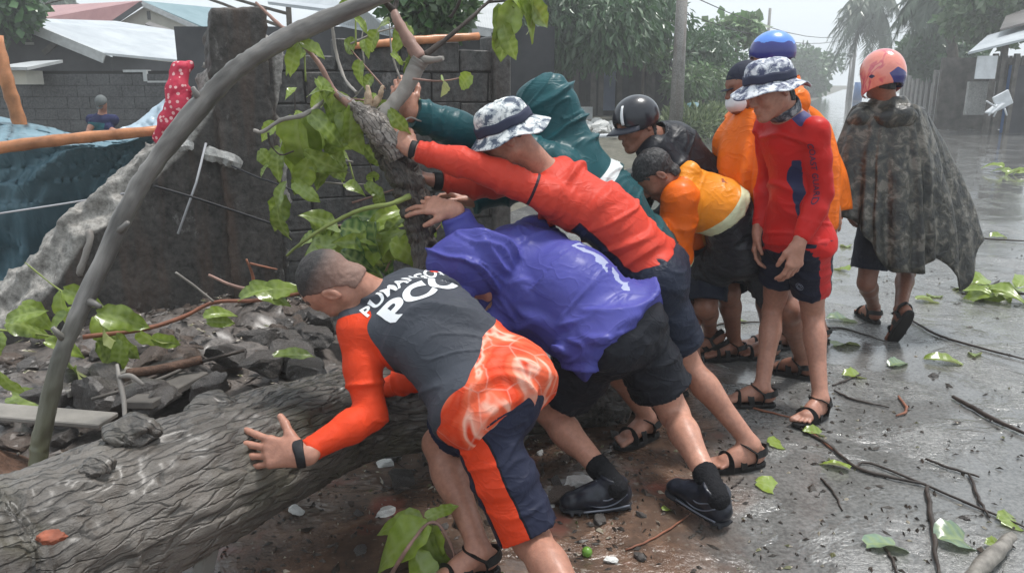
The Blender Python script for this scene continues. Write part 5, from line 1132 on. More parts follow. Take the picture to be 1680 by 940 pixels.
# single leaves and twigs on the road
def on_road(px, py, s, mat='leaf', ang=None, k=1):
    p = G(px, py, 0.012 + 0.02 * s); a = R_(0, 6.28) if ang is None else ang
    o = leaf(p - A3(math.cos(a), math.sin(a), 0) * s * 0.5, A3(math.cos(a), math.sin(a), 0.12), A3(R_(-.15, .15), R_(-.15, .15), 1), s, mat); return o
def gp(label, cat, group): pass
ROADLEAF = [(1388, 402, .2, 'leaf', 1.2, 'green leaf sprig on wet road nearest the poncho hem'), (1378, 440, .18, 'leaf', 2.0, 'small green leaf just right of the red striped shorts'),
    (1390, 522, .26, 'leaf_blue', 0.1, 'bluish flat leaf left of the walking man\'s feet'), (1392, 562, .22, 'leaf', 0.3, 'curled green leaf left of the raised sandal'), (1410, 614, .18, 'leaf', 0.2, 'pale yellow-green leaf right of the standing man\'s knee'),
    (1552, 592, .21, 'leaf', -0.2, 'yellow-green leaf lying flat beyond the thick twig'), (1475, 596, .16, 'leaf_blue', 0.6, 'faded bluish leaf below the raised sandal'), (1600, 578, .14, 'leaf', 0.9, 'small bright leaf at the bend of a long twig'),
    (1275, 796, .15, 'leaf', -0.3, 'green leaf on the brown silt below the sandal'), (1098, 832, .06, 'leaf', 0.4, 'tiny green leaf between the two boots'), (1468, 890, .2, 'leaf_blue', 0.1, 'large bluish leaf at lower right beside a twig'), (1585, 880, .2, 'leaf_blue', 0.15, 'large bluish leaf next to the thick grey stick'),
    (1345, 708, .14, 'leaf', 0.0, 'thin green leaf under the front sandal toe'), (1285, 725, .13, 'leaf', 0.2, 'narrow green leaf beside the pushing man\'s sandal'), (1368, 762, .12, 'leaf', 2.6, 'pale green leaf beside the kink of the long twig'), (1535, 482, .2, 'leaf', 0.9, 'two-lobed green leaf below the poncho corner'), (1528, 492, .2, 'leaf', -0.1, 'flat green leaf touching the two-lobed leaf'),
    (1672, 852, .14, 'leaf', 0.1, 'yellow leaf cut off by the right edge'), (1640, 890, .1, 'leaf', 0.2, 'dark green leaf under the thick grey stick'), (1220, 520, .18, 'leaf', 0.3, 'green leaf seen between the stooping man\'s legs'), (1640, 388, .2, 'leaf', 0.2, 'green leaf cluster far out on the road'), (1605, 384, .15, 'leaf', 1.2, 'small green leaf left of the far leaf cluster'), (1180, 648, .1, 'leaf', 0.2, 'pale leaf by the rear sandal of the standing man'), (450, 585, .17, 'leaf', 0.2, 'green leaf resting on rubble behind the big trunk')]
for px, py, s, mt, a, lb in ROADLEAF:
    o = on_road(px, py, s, mt, a); o.name = 'fallen_leaf'
    if py == 585: o.matrix_basis = Matrix.Translation((0, 0, 0.3)) @ o.matrix_basis; p = U(px, py, 3.3); o.matrix_basis = Matrix.Translation(Vector(p) - o.matrix_basis.translation) @ o.matrix_basis
    tag(o, lb, 'leaf', 'leaves fallen on the wet road')
def bigclump(px, py, n, spread, label, sz):
    c = G(px, py); r = thing('leafy_branch', c, label, 'branch')
    m = MB(); m.tube([c + A3(-0.35, 0.1, 0.01), c + A3(0, 0, 0.04), c + A3(0.5, -0.15, 0.03)], [0.006, 0.009, 0.01], 6); m.build('stem', M['twig_dark'], r, True)
    for i in range(n):
        a = R_(0, 6.28); leaf(c + A3(R_(-1, 1) * spread, R_(-.5, .5) * spread, R_(0.02, 0.1)), A3(math.cos(a), math.sin(a), R_(-.1, .5)), A3(R_(-.5, .5), R_(-.7, .2), 1), R_(.7, 1.1) * sz, 'leaf', r)
bigclump(1668, 490, 22, 0.33, 'leafy green branch lying on the road at the right edge', .24)
bigclump(1678, 285, 12, 0.6, 'distant leafy branch on the road at the right edge', .3)
TW = [([(1310, 700), (1360, 730), (1402, 765), (1460, 782), (1522, 795)], .007, 'twig_dark', 'long thin twig crossing from silt to grey concrete'), ([(1402, 765), (1430, 760), (1530, 800), (1600, 830), (1690, 868)], .005, 'twig_dark', 'thin black twig running off to the right edge'),
      ([(1521, 798), (1525, 830), (1532, 880), (1540, 945)], .009, 'twig_dark', 'brown knobbly twig standing out toward the bottom edge'), ([(1518, 752), (1560, 768), (1608, 782)], .006, 'twig_dark', 'short black twig above the forked twig'), ([(1590, 776), (1604, 815), (1622, 848)], .006, 'twig_dark', 'dark twig meeting the long twig at a right angle'),
      ([(1562, 650), (1590, 665), (1635, 690), (1695, 716)], .011, 'twig_dark', 'thick dark twig pointing at the right edge'), ([(1490, 522), (1530, 545), (1570, 560), (1690, 592)], .008, 'twig_dark', 'twig lying right of the raised sandal'), ([(1350, 538), (1390, 540), (1452, 560)], .006, 'twig_dark', 'thin twig running to the raised sandal'),
      ([(1592, 950), (1625, 915), (1662, 880)], .028, 'bark_grey', 'thick grey stick in the lower right corner'), ([(1345, 784), (1362, 800), (1382, 836)], .005, 'twig_dark', 'curved little twig on the edge of the silt'), ([(1025, 902), (1075, 880), (1135, 842)], .004, 'twig_red', 'straight reddish twig between the boots'), ([(1180, 655), (1230, 668), (1296, 684)], .006, 'twig_red', 'reddish stick between the standing man\'s sandals'),
      ([(1296, 684), (1340, 716), (1400, 762)], .006, 'twig_red', 'reddish twig leading away from the front sandal'), ([(1366, 632), (1388, 624), (1412, 614)], .006, 'twig_dark', 'stub of twig by the standing man\'s calf'), ([(1368, 640), (1400, 655), (1460, 668)], .006, 'twig_dark', 'dark twig right of the front sandal'), ([(1475, 650), (1488, 672), (1470, 682)], .007, 'twig_red', 'short hooked reddish twig on grey concrete'),
      ([(1640, 460), (1600, 480), (1560, 470)], .006, 'twig_dark', 'twig beneath the leafy branch at right'), ([(1160, 535), (1200, 530), (1260, 528)], .008, 'twig_dark', 'stick lying behind the stooping man\'s feet'), ([(1450, 895), (1462, 915), (1476, 945)], .005, 'twig_dark', 'stalk trailing from the large bluish leaf'), ([(1560, 385), (1620, 392), (1690, 396)], .01, 'twig_dark', 'far dark twig on the road beyond the poncho'), ([(1200, 800), (1212, 790), (1222, 783)], .004, 'twig_dark', 'tiny twig just above the rear boot heel')]
M['bark_grey'] = plain('grey_stick', (0.2, 0.185, 0.165), 0.6, var=0.5, scale=20, bump=0.6)
for pts, r, mt, lb in TW:
    pp, rr = smooth_path([G(px, py, r * 1.0 + 0.004) for px, py in pts], 5, [r * k_ for k_ in ([0.8] + [1.0] * (len(pts) - 2) + [0.6])])
    pp = [p + A3(R_(-1, 1), R_(-1, 1), 0) * 0.004 for p in pp]
    o = MB().tube(pp, rr, 7, jit=0.12).build('twig', M[mt], None, True); tag(o, lb, 'twig', 'twigs on the wet road')
# small litter specks, uncountable
def litter():
    V = []; F = []
    for i in range(2900):
        if i < 1000: p = A3(R_(-2.6, 5.5), R_(1.9, 8.0), 0.004)
        else: p = A3(random.gauss(0.0, 1.1), R_(2.0, 3.9), 0.004)
        a = R_(0, 6.28); l = R_(.004, .02) * (1.9 if random.random() < 0.08 else 1); w = l * R_(.15, .6); h = R_(.002, .007)
        u = A3(math.cos(a), math.sin(a), 0); v = A3(-u[1], u[0], 0); n = len(V); t = R_(-.4, .4)
        V += [p - u * l, p + v * w, p + u * l + A3(0, 0, t * l), p - v * w, p + A3(0, 0, h + 0.003)]; F += [(n, n + 1, n + 4), (n + 1, n + 2, n + 4), (n + 2, n + 3, n + 4), (n + 3, n, n + 4)]
    for i in range(1500):
        x, y = R_(-3.2, 0.0), R_(2.7, 5.1); p = A3(x, y, mound_z(x, y) + R_(0.0, .05)); a = R_(0, 6.28); l = R_(.01, .05); w = l * R_(.1, .4); u = A3(math.cos(a), math.sin(a), R_(-.4, .4)); v = A3(-u[1], u[0], 0); n = len(V)
        V += [p - u * l, p + v * w, p + u * l, p - v * w, p + A3(0, 0, w * .8)]; F += [(n, n + 1, n + 4), (n + 1, n + 2, n + 4), (n + 2, n + 3, n + 4), (n + 3, n, n + 4)]
    me = bpy.data.meshes.new('litter'); me.from_pydata([tuple(v) for v in V], [], F); me.update(); t = NT('litter_bits'); ob = t.noise(6, 1)
    t.set(color=t.ramp(t.noise(14, 1), [(0.0, (0.03, 0.022, 0.016)), (0.52, (0.05, 0.035, 0.026)), (0.6, (0.3, 0.26, 0.2)), (0.66, (0.1, 0.1, 0.04))], 'CONSTANT'), rough=0.5)
    tag(link('litter', me, t.m), 'scattered bits of bark, leaf and grit on the road', 'litter', kind='stuff')
litter()
# rubble
def rock_mesh(seed, sub=3):
    rng = np.random.default_rng(seed); bm = bmesh.new(); bmesh.ops.create_icosphere(bm, subdivisions=sub, radius=1)
    me = bpy.data.meshes.new('rock'); bm.to_mesh(me); bm.free(); V = np.array([v.co[:] for v in me.vertices])
    for _ in range(9):
        n = rng.normal(size=3); n /= np.linalg.norm(n); d = rng.uniform(0.45, 0.85); e = V @ n - d; V = V - np.outer(np.maximum(e, 0), n)
    V = V * (1 + 0.16 * fbm(V * 2.6 + seed, 5)[:, None] - 0.06 * np.abs(vnoise(V * 7 + seed))[:, None]) * rng.uniform((0.8, 0.6, 0.45), (1.3, 1.0, 0.8)); me.vertices.foreach_set('co', V.astype(np.float32).ravel()); me.update(); return me
RK = []
for i in range(9):
    for mt in ('rock', 'rock_brown', 'rock_white'):
        me = rock_mesh(i); me.materials.append(M[mt]); RK.append((mt, me))
def rock(p, s, mt='rock', label=None, group=None, name='rubble_chunk'):
    me = random.choice([m_ for k_, m_ in RK if k_ == mt]); o = bpy.data.objects.new(name, me); COL.objects.link(o); o.location = tuple(p); o.rotation_euler = (R_(-.5, .5), R_(-.5, .5), R_(0, 6.28)); o.scale = (s, s, s)
    return tag(o, label or 'broken grey chunk of masonry in the rubble heap by the wall', 'rubble', group or 'rubble chunks heaped between the wall and the trunk')
BIG = [(300, 545, 4.3, .13, 'rock_brown'), (350, 555, 4.1, .12, 'rock'), (330, 580, 3.9, .15, 'rock_brown'), (395, 545, 4.3, .13, 'rock_brown'), (430, 565, 4.0, .15, 'rock'), (375, 520, 4.6, .12, 'rock'), (460, 545, 4.2, .12, 'rock'), (490, 590, 3.7, .13, 'rock'), (480, 560, 4.0, .1, 'rock'), (440, 600, 3.6, .12, 'rock'), (520, 555, 3.9, .11, 'rock'), (510, 610, 3.4, .1, 'rock'), (280, 620, 3.4, .15, 'rock'), (240, 600, 3.6, .12, 'rock_brown'), (220, 650, 3.0, .12, 'rock'), (160, 650, 3.1, .13, 'rock'), (120, 625, 3.3, .12, 'rock'), (330, 615, 3.4, .1, 'rock'), (380, 590, 3.7, .12, 'rock'), (270, 575, 4.0, .11, 'rock'), (415, 530, 4.5, .1, 'rock'), (500, 530, 4.3, .1, 'rock'), (300, 600, 3.6, .1, 'rock_brown'), (180, 625, 3.3, .09, 'rock'), (255, 660, 2.9, .1, 'rock'), (350, 640, 3.0, .09, 'rock'), (90, 655, 3.1, .1, 'rock'), (540, 520, 4.3, .12, 'rock'), (580, 530, 4.1, .12, 'rock'), (610, 560, 3.9, .12, 'rock')]
ORD = ['first', 'second', 'third', 'fourth', 'fifth', 'sixth', 'seventh', 'eighth', 'ninth', 'tenth', 'eleventh', 'twelfth', 'thirteenth', 'fourteenth', 'fifteenth']
for nm_, lo_, hi_ in (('nearest the wall', 4.05, 9), ('in the middle of the heap', 3.45, 4.05), ('nearest the trunk', 0, 3.45)):
    for i_, (px, py, Y, s, mt) in enumerate(sorted(b_ for b_ in BIG if lo_ <= b_[2] < hi_)):
        p = U(px, py, Y); p[2] = max(p[2], 0.02); rock(p, s * 1.1, mt, '%s rubble chunk, %s from the left in the row %s' % ('brownish' if mt == 'rock_brown' else 'grey', ORD[i_], nm_), 'large rubble chunks below the dark wall')
for i in range(150):
    x, y = R_(-2.9, -0.2), R_(2.9, 5.0); z = mound_z(x, y); rock((x, y, z + 0.01), R_(.03, .085), random.choice(['rock', 'rock', 'rock_brown']))
for i in range(45):
    x, y = R_(-1.2, 0.5), R_(2.3, 3.6); rock((x, y, 0.005), R_(.015, .05), random.choice(['rock', 'rock_brown', 'rock', 'rock_white']), 'small stone on the muddy ground under the trunk', 'small stones under the trunk', 'stone')
for px, py, s, mt, lb in ((945, 800, .07, 'rock_white', 'white stone beside the toe of the front boot'), (925, 822, .07, 'rock_brown', 'tan stone in front of the front boot'), (1000, 922, .025, 'rock_white', 'small white pebble at the bottom edge'), (1020, 690, .08, 'rock_brown', 'pale stone touching the sawn end of the trunk'), (640, 895, .02, 'rock_brown', 'round pink pebble beside the sprig'), (490, 842, .035, 'rock_white', 'white pebble under the trunk'), (660, 800, .08, 'rock', 'grey stone behind the front shin')):
    p = G(px, py); rock(p + A3(0, 0, s * 0.3), s, mt, lb, 'x', 'stone')
    bpy.context.scene.collection.objects[-1].pop('group', None) if False else None
for o in bpy.data.objects:
    if o.get('group') == 'x': del o['group']
bmf = bmesh.new(); bmesh.ops.create_icosphere(bmf, subdivisions=3, radius=0.018); me = bpy.data.meshes.new('fruit'); bmf.to_mesh(me); bmf.free(); me.polygons.foreach_set('use_smooth', np.ones(len(me.polygons), bool)); fo = link('fallen_fruit', me, M['fruit']); fo.location = tuple(G(963, 905, 0.016)); tag(fo, 'small round green fruit on the road by the boots', 'fruit')
for px, py, s in ((1533, 618, .03), (1580, 850, .02)):
    p = G(px, py); rock(p, s, 'rock', 'dark clod on the concrete ' + ('above the thick twig' if py < 700 else 'above the large bluish leaf'), 'x', 'stone')
for o in bpy.data.objects:
    if o.get('group') == 'x': del o['group']
# boards and sticks in the rubble
def board(a, b, w, t, mat, lb, name='board', cat='board'):
    d = nrm(b - a); s_ = nrm(np.cross(d, A3(0, 0, 1))); u = np.cross(s_, d); c = (a + b) / 2; R = np.stack([d, s_, u], 1); o = MB().box(c, (np.linalg.norm(b - a), w, t), R).build(name, mat, None, False, 0.004); return tag(o, lb, cat)
board(U(-40, 672, 2.9), U(178, 690, 2.8), 0.12, 0.02, M['wood_pale'], 'pale wide board lying behind the foot of the bent pole')
board(U(100, 645, 3.1), U(210, 606, 3.4), 0.09, 0.03, M['wood_pale'], 'grey board tilted up on the rubble')
board(U(225, 665, 2.8), U(320, 615, 3.3), 0.12, 0.03, M['wood_grey'], 'brownish plank leaning on the rubble behind the trunk')
pole('stick', [U(190, 640, 3.0), U(300, 602, 3.3), U(400, 575, 3.5)], 0.008, M['twig_dark'], 'long dark stick on the rubble behind the trunk', 'stick')
pole('stick', [U(150, 655, 2.9), U(260, 622, 3.1), U(330, 590, 3.4)], 0.007, M['wood_grey'], 'grey stick beside the tilted board', 'stick')
pole('root', [U(205, 688, 2.7), U(203, 655, 2.75), U(196, 622, 2.8), U(192, 598, 2.85)], [0.008, 0.009, 0.009, 0.006], M['twig_grey'], 'pale upright root poking from the rubble', 'root')
pole('root', [U(196, 618, 2.8), U(215, 617, 2.8), U(236, 632, 2.8)], [0.008, 0.01, 0.007], M['twig_grey'], 'pale hooked root branching sideways from the upright root', 'root')
pole('stick', [U(210, 612, 3.2), U(260, 606, 3.2), U(330, 590, 3.3)], 0.02, M['soil_brown'], 'thick reddish stick across the rubble', 'stick')
so = heightgrid('soil', -3.2, -1.35, 2.2, 3.0, 50, 30, lambda X, Y: (0.3 * np.exp(-((X + 2.25) / 0.62) ** 2 - ((Y - 2.6) / 0.3) ** 2)) * (1 + 0.3 * n2(X, Y, 7)) - 0.02, M['soil_brown'])
# ------------------------------------------------------------------ background: houses, trees, poles
def foliage(name, clumps, n, size, mat, parent=None, seed=0, droop=0.3, asp=0.35, lo=0.55):
    """many leaf-sized folded blades through the volume of the clumps"""
    rng = np.random.default_rng(seed); cl = np.array([(*c, r, s) for c, r, s in [(c_[0], c_[1], c_[2] if len(c_) > 2 else 0.8) for c_ in clumps]], float)
    w = cl[:, 3] ** 2; w /= w.sum(); k = rng.choice(len(cl), n, p=w); d = rng.normal(size=(n, 3)); d /= np.linalg.norm(d, axis=1)[:, None]
    r = cl[k, 3] * (lo + (1 - lo) * rng.random(n) ** 0.6) * (1 + 0.35 * vnoise(d * 2.2 + k[:, None] * 3.1)); P_ = cl[k, :3] + d * r[:, None] * np.stack([np.ones(n), np.ones(n), cl[k, 4]], 1)
    t = d * 0.6 + rng.normal(size=(n, 3)) * 0.6 + A3(0, 0, -droop); t /= np.linalg.norm(t, axis=1)[:, None]; s_ = np.cross(t, rng.normal(size=(n, 3))); s_ /= np.linalg.norm(s_, axis=1)[:, None]
    L = size * rng.uniform(0.6, 1.3, n)[:, None]; Wd = L * asp; up = np.cross(s_, t) * L * 0.12
    V = np.stack([P_, P_ + t * L * 0.5 + s_ * Wd + up, P_ + t * L, P_ + t * L * 0.5 - s_ * Wd + up], 1).reshape(-1, 3); I = np.arange(n) * 4
    F = np.concatenate([np.stack([I, I + 1, I + 2], 1), np.stack([I, I + 2, I + 3], 1)]); return link(name, mesh_np(name, V, F, smooth=False), M[mat], parent)
def tree(base, h, clumps, n, size, mat, label, cat='tree', group=None, r=0.12, seed=0, droop=0.3, asp=0.35, limbs=5, name='tree'):
    o = thing(name, base, label, cat, group); b = np.array(base, float); rng = random.Random(seed); top = b + A3(0, 0, h)
    mb = MB(); mb.tube(smooth_path([b, b + A3(rng.uniform(-.1, .1), 0, h * 0.5), top], 5)[0], list(np.linspace(r, r * 0.5, 11)), 8, jit=0.08)
    for c in clumps[:limbs]: mb.tube(smooth_path([b + A3(0, 0, h * rng.uniform(.5, .9)), (b + A3(0, 0, h) + np.array(c[0])) / 2 + A3(0, 0, .1), c[0]], 4)[0], list(np.linspace(r * 0.4, r * 0.1, 9)), 6)
    mb.build('trunk', M['bark_plain'], o, True); foliage('crown', clumps, n, size, mat, o, seed, droop, asp); return o
M['bark_plain'] = plain('tree_bark', (0.09, 0.075, 0.06), 0.8, var=0.4, scale=6)
def quadY(px0, px1, py0, py1, Y): return [U(px0, py1, Y), U(px1, py1, Y), U(px1, py0, Y), U(px0, py0, Y)]
def wallbox(m, x0, x1, z0, z1, y, t=0.15): return m.box(((x0 + x1) / 2, y + t / 2, (z0 + z1) / 2), (x1 - x0, t, z1 - z0))
def X_at(px, Y): return U(px, 139, Y)[0]
def Z_at(py, Y): return U(840, py, Y)[2]
# block wall beyond the tarpaulin
def far_block_wall():
    Y = 14.5; r = thing('block_wall', (X_at(180, Y), Y, 0), 'dark grey block wall beyond the tarpaulin and the man in navy', 'wall')
    bh, bw = 0.2, 0.4; x0, x1 = X_at(-60, Y), X_at(345, Y)
    MB().box(((x0 + x1) / 2, Y + 0.1, 0.3), (x1 - x0, 0.1, 2.9)).build('mortar_core', M['mortar'], r)
    z = -1.1; k = 0
    while z < 1.72:
        x = x0 - (0.2 if k % 2 else 0)
        while x < x1:
            top = Z_at(118 if X_at(80, Y) < x < X_at(240, Y) else (128 if x > X_at(240, Y) else 124), Y)
            if z + bh <= top + 0.08: MB().box((x + bw / 2, Y + 0.05, z + bh / 2), (bw - 0.008, 0.1 + random.uniform(-.01, .01), bh - 0.008)).build('concrete_block', M['block_far'], r)
            x += bw
        z += bh; k += 1
    m = MB(); a = Z_at(118, Y); wallbox(m, X_at(205, Y), X_at(243, Y), Z_at(119, Y), Z_at(115, Y), Y - 0.02, 0.2); wallbox(m, X_at(237, Y), X_at(243, Y), Z_at(134, Y), Z_at(119, Y), Y - 0.02, 0.2); wallbox(m, X_at(243, Y), X_at(300, Y), Z_at(136, Y), Z_at(133, Y), Y - 0.02, 0.2); m.build('pale_coping', M['fascia'], r)
    m = MB(); wallbox(m, X_at(48, Y), X_at(78, Y), Z_at(139, Y), Z_at(117, Y), Y - 0.6, 0.5); m.build('small_shed', M['cream'], r)
    m = MB(); m.slab([A3(X_at(33, Y), Y - 0.8, Z_at(117, Y)), A3(X_at(92, Y), Y - 0.8, Z_at(117, Y)), A3(X_at(98, Y), Y + 0.2, Z_at(103, Y)), A3(X_at(48, Y), Y + 0.2, Z_at(105, Y))], (0, 0, 1), 0.05); m.build('shed_roof', M['roof_grey'], r)
far_block_wall()
def gable(name, Y, pts, mwall, label):
    r = thing(name, (pts[0], Y, 0), label, 'house'); return r
# dark house with pale metal roof
def house_a():
    Y = 21.0; r = thing('house', (X_at(100, Y), Y, 0), 'low dark house with a pale grey metal roof behind the block wall', 'house')
    x0, xa, x1 = X_at(-40, Y), X_at(60, Y), X_at(187, Y); za, zl, zr = Z_at(36, Y), Z_at(92, Y), Z_at(92, Y)
    m = MB(); m.slab([A3(x0, Y, -0.5), A3(x1, Y, -0.5), A3(x1, Y, zr - 0.05), A3(xa, Y, za - 0.1), A3(x0, Y, zl - 0.05)], (0, 1, 0), 0.2); m.build('gable_wall', M['house_dark'], r)
    x2 = X_at(375, 23); m = MB(); m.slab([A3(x1, Y + 0.1, -0.5), A3(x2, Y + 2.0, -0.5), A3(x2, Y + 2.0, Z_at(112, 23)), A3(x1, Y + 0.1, zr)], nrm(A3(-.1, 1, 0)), 0.2); m.build('side_wall', M['house_dark'], r)
    m = MB(); m.slab([A3(xa - 0.02, Y - 0.45, za), A3(x1 + 0.05, Y - 0.45, zr), U(345, 107, 23.5), U(330, 60, 27.5), U(190, 38, 27.5)], (0, 0, 1), 0.06); m.build('roof_slope', M['roof_white'], r)
    m = MB(); m.slab([A3(xa - 0.03, Y - 0.45, za), U(150, 45, 27), U(-60, 40, 27), A3(x0 - 0.6, Y - 0.45, zl - 0.1)], (0, 0, 1), 0.05); m.build('roof_slope', M['roof_grey'], r)
    for a, b in ((A3(xa, Y - 0.5, za + 0.04), A3(x1 + 0.08, Y - 0.5, zr)), (A3(xa, Y - 0.5, za + 0.04), A3(x0 - 0.6, Y - 0.5, zl - 0.1))):
        d = nrm(b - a); m = MB(); R = np.stack([d, A3(0, 1, 0), np.cross(d, A3(0, 1, 0))], 1); m.box((a + b) / 2 - A3(0, 0.0, 0.08), (np.linalg.norm(b - a), 0.05, 0.24), R); m.build('barge_board', M['fascia'], r)
    m = MB(); d = nrm(U(100, 66, Y) - U(75, 88, Y)); R = np.stack([d, A3(0, 1, 0), np.cross(d, A3(0, 1, 0))], 1); m.box(U(88, 77, Y) - A3(0, 0.1, 0), (0.55, 0.04, 0.14), R); m.build('brace', M['wood_grey'], r)
    for px0, px1, py0, py1 in ((52, 66, 70, 74),): m = MB(); wallbox(m, X_at(px0, Y), X_at(px1, Y), Z_at(py1, Y), Z_at(py0, Y), Y - 0.03, 0.02); m.build('vent', M['fascia'], r)
house_a()
def house_b():
    Y = 33.0; r = thing('house', (X_at(250, Y), Y, 0), 'house with faded red roof and cream gable behind the dark house', 'house')
    xl, xa, xr = X_at(200, Y), X_at(255, Y), X_at(352, Y); m = MB(); m.slab([A3(xl, Y, 0), A3(xr, Y, 0), A3(xr, Y, Z_at(52, Y)), A3(xa, Y, Z_at(9, Y)), A3(xl, Y, Z_at(42, Y))], (0, 1, 0), 0.2); m.build('gable_wall', M['cream'], r)
    m = MB(); m.slab([A3(xl - 0.1, Y - 0.4, Z_at(42, Y)), A3(xa, Y - 0.4, Z_at(6, Y)), U(240, 12, 42), U(35, 14, 42), U(30, 40, 34)], (0, 0, 1), 0.06); m.build('roof_slope', M['roof_red'], r)
    m = MB(); m.slab([A3(xa, Y - 0.4, Z_at(6, Y)), A3(xr, Y - 0.4, Z_at(50, Y)), U(400, 20, 38), U(285, 12, 40)], (0, 0, 1), 0.06); m.build('roof_slope', M['roof_teal'], r)
    for p, q in (((255, 6), (197, 44)), ((255, 6), (352, 52))):
        a, b = A3(X_at(p[0], Y), Y - 0.45, Z_at(p[1], Y)), A3(X_at(q[0], Y), Y - 0.45, Z_at(q[1], Y)); d = nrm(b - a); R = np.stack([d, A3(0, 1, 0), np.cross(d, A3(0, 1, 0))], 1); MB().box((a + b) / 2 - A3(0, 0, 0.05), (np.linalg.norm(b - a), 0.05, 0.18), R).build('barge_board', M['fascia'] if q[0] > 300 else M['house_dark'], r)
    m = MB(); wallbox(m, X_at(254, Y), X_at(259, Y), Z_at(33, Y), Z_at(19, Y), Y - 0.03, 0.03); m.build('vent', M['house_dark'], r)
    m = MB(); m.slab([U(238, 42, 30), U(340, 78, 30), U(342, 72, 31), U(245, 38, 31)], (0, 0, 1), 0.05); m.build('lean_to_roof', M['roof_rust'], r)
house_b()
def house_c():
    Y = 13.0; r = thing('house', (X_at(620, Y), Y, 0), 'grey metal roofed shed showing above the block wall', 'house')
    MB().slab([U(440, 8, 15), U(610, 30, 12), U(600, -60, 18), U(430, -60, 18)], (0, 0, 1), 0.05).build('roof_slope', M['roof_white'], r)
    MB().slab([U(520, 26, 11), U(600, 18, 11), U(648, 50, 11.2), U(650, 62, 11.2), U(560, 44, 11)], (0, 1, 0), 0.05).build('roof_slope', M['roof_white'], r)
    MB().slab([U(725, 40, 11), U(830, 58, 11), U(840, -60, 16), U(690, -60, 16)], (0, 0, 1), 0.05).build('roof_slope', M['roof_grey'], r)
    MB().slab([U(730, 34, 10.9), U(806, 52, 10.9), U(806, 62, 10.9), U(740, 50, 10.9)], (0, 1, 0), 0.05).build('gutter', M['fascia'], r)
    MB().box((X_at(600, Y), Y + 0.2, 1.2), (6.0, 0.2, 2.4)).build('shed_wall', M['house_dark'], r)
house_c()
tree((X_at(700, 9.5), 9.5, 0), 2.6, [(U(700, 20, 9.5), .35), (U(680, 0, 9.6), .35), (U(725, 45, 9.4), .22), (U(740, 10, 9.6), .3)], 1500, .14, 'leaf_dark', 'dark leafy tree rising just behind the block wall', r=.16, seed=11)
# shack in the middle distance
def shack():
    Y = 29.0; r = thing('shack', (X_at(960, Y), Y, 0), 'dark wooden shack with boarded front under the drooping tree', 'house'); zb = 0.25; rng = random.Random(4)
    MB().box((X_at(950, Y), Y + 0.35, 1.5), (X_at(1105, Y) - X_at(800, Y), 0.3, 2.7)).build('back_wall', M['wood_dark'], r)
    px = 812
    while px < 1100:
        w = rng.uniform(8, 14)
        if not (984 < px < 1012): 
            h0 = rng.uniform(92, 104); mt = rng.choice(['wood_dark', 'wood_dark', 'wood_grey', 'house_dark']); MB().box(((X_at(px, Y) + X_at(px + w, Y)) / 2, Y + rng.uniform(0.0, 0.08), (zb + Z_at(h0, Y)) / 2), (X_at(px + w - 1.2, Y) - X_at(px, Y), 0.04, Z_at(h0, Y) - zb)).build('board', M[mt], r)
        px += w
    MB().box((X_at(999, Y), Y + 0.15, (Z_at(182, Y) + Z_at(105, Y)) / 2), (X_at(1011, Y) - X_at(988, Y), 0.05, Z_at(105, Y) - Z_at(182, Y))).build('door_curtain', M['curtain_blue'], r)
    MB().slab([U(982, 103, Y - 0.5), U(1026, 104, Y - 0.5), U(1030, 90, Y + 0.3), U(978, 91, Y + 0.3)], (0, 0, 1), 0.06).build('awning', M['roof_white'], r)
    MB().slab([U(800, 88, Y - 0.8), U(1104, 92, Y - 0.8), U(1100, 50, Y + 3), U(800, 40, Y + 3)], (0, 0, 1), 0.08).build('roof', M['roof_rust'], r)
    for px in (972, 984, 1062): MB().box((X_at(px, Y), Y - 0.35, (zb + Z_at(95, Y)) / 2), (0.18, 0.18, Z_at(95, Y) - zb)).build('post', M['wood_grey'], r)
    MB().box((X_at(948, 27), 27, (Z_at(200, 27) + Z_at(176, 27)) / 2), (X_at(974, 27) - X_at(924, 27), 0.15, Z_at(176, 27) - Z_at(200, 27))).build('low_white_wall', M['white_paint'], r)
shack()
rngk = random.Random(2)
for i in range(46):
    px, py = rngk.uniform(925, 1015), rngk.uniform(200, 222); p = U(px, py, 22 + rngk.uniform(-1.5, 1.5)); rock(p, rngk.uniform(.1, .28), 'rock_white', 'white broken chunk in the pile in front of the shack', 'white chunks piled before the shack')
pole('board', [U(945, 226, 19), U(1015, 222, 19)], 0.05, M['white_paint'], 'pale flat board lying before the white rubble pile', 'board')
rng0 = random.Random(5)
def cl(px0, px1, py0, py1, Y, n, r, dy=1.5, flat=0.8): return [(U(rng0.uniform(px0, px1), rng0.uniform(py0, py1), Y + rng0.uniform(-dy, dy)), r * rng0.uniform(.7, 1.3), flat) for _ in range(n)]
tree((X_at(930, 25), 25.5, 0.2), 4.5, cl(760, 880, -40, 60, 24, 14, .9) + cl(860, 1040, -30, 55, 24.5, 18, 1.0) + cl(880, 990, 40, 100, 24, 8, .55) + cl(1020, 1090, -20, 35, 25, 7, .8), 16000, .34, 'fol_mid', 'large drooping green tree overhanging the wooden shack', r=.3, seed=1, droop=1.1, asp=.16)
tree((X_at(1060, 27), 27.5, 0.2), 3.0, cl(1040, 1100, 60, 110, 27.5, 5, .35), 700, .25, 'fol_light', 'thin pale bush against the shack left of the concrete pole', r=.06, seed=7, limbs=2, cat='bush', name='bush')
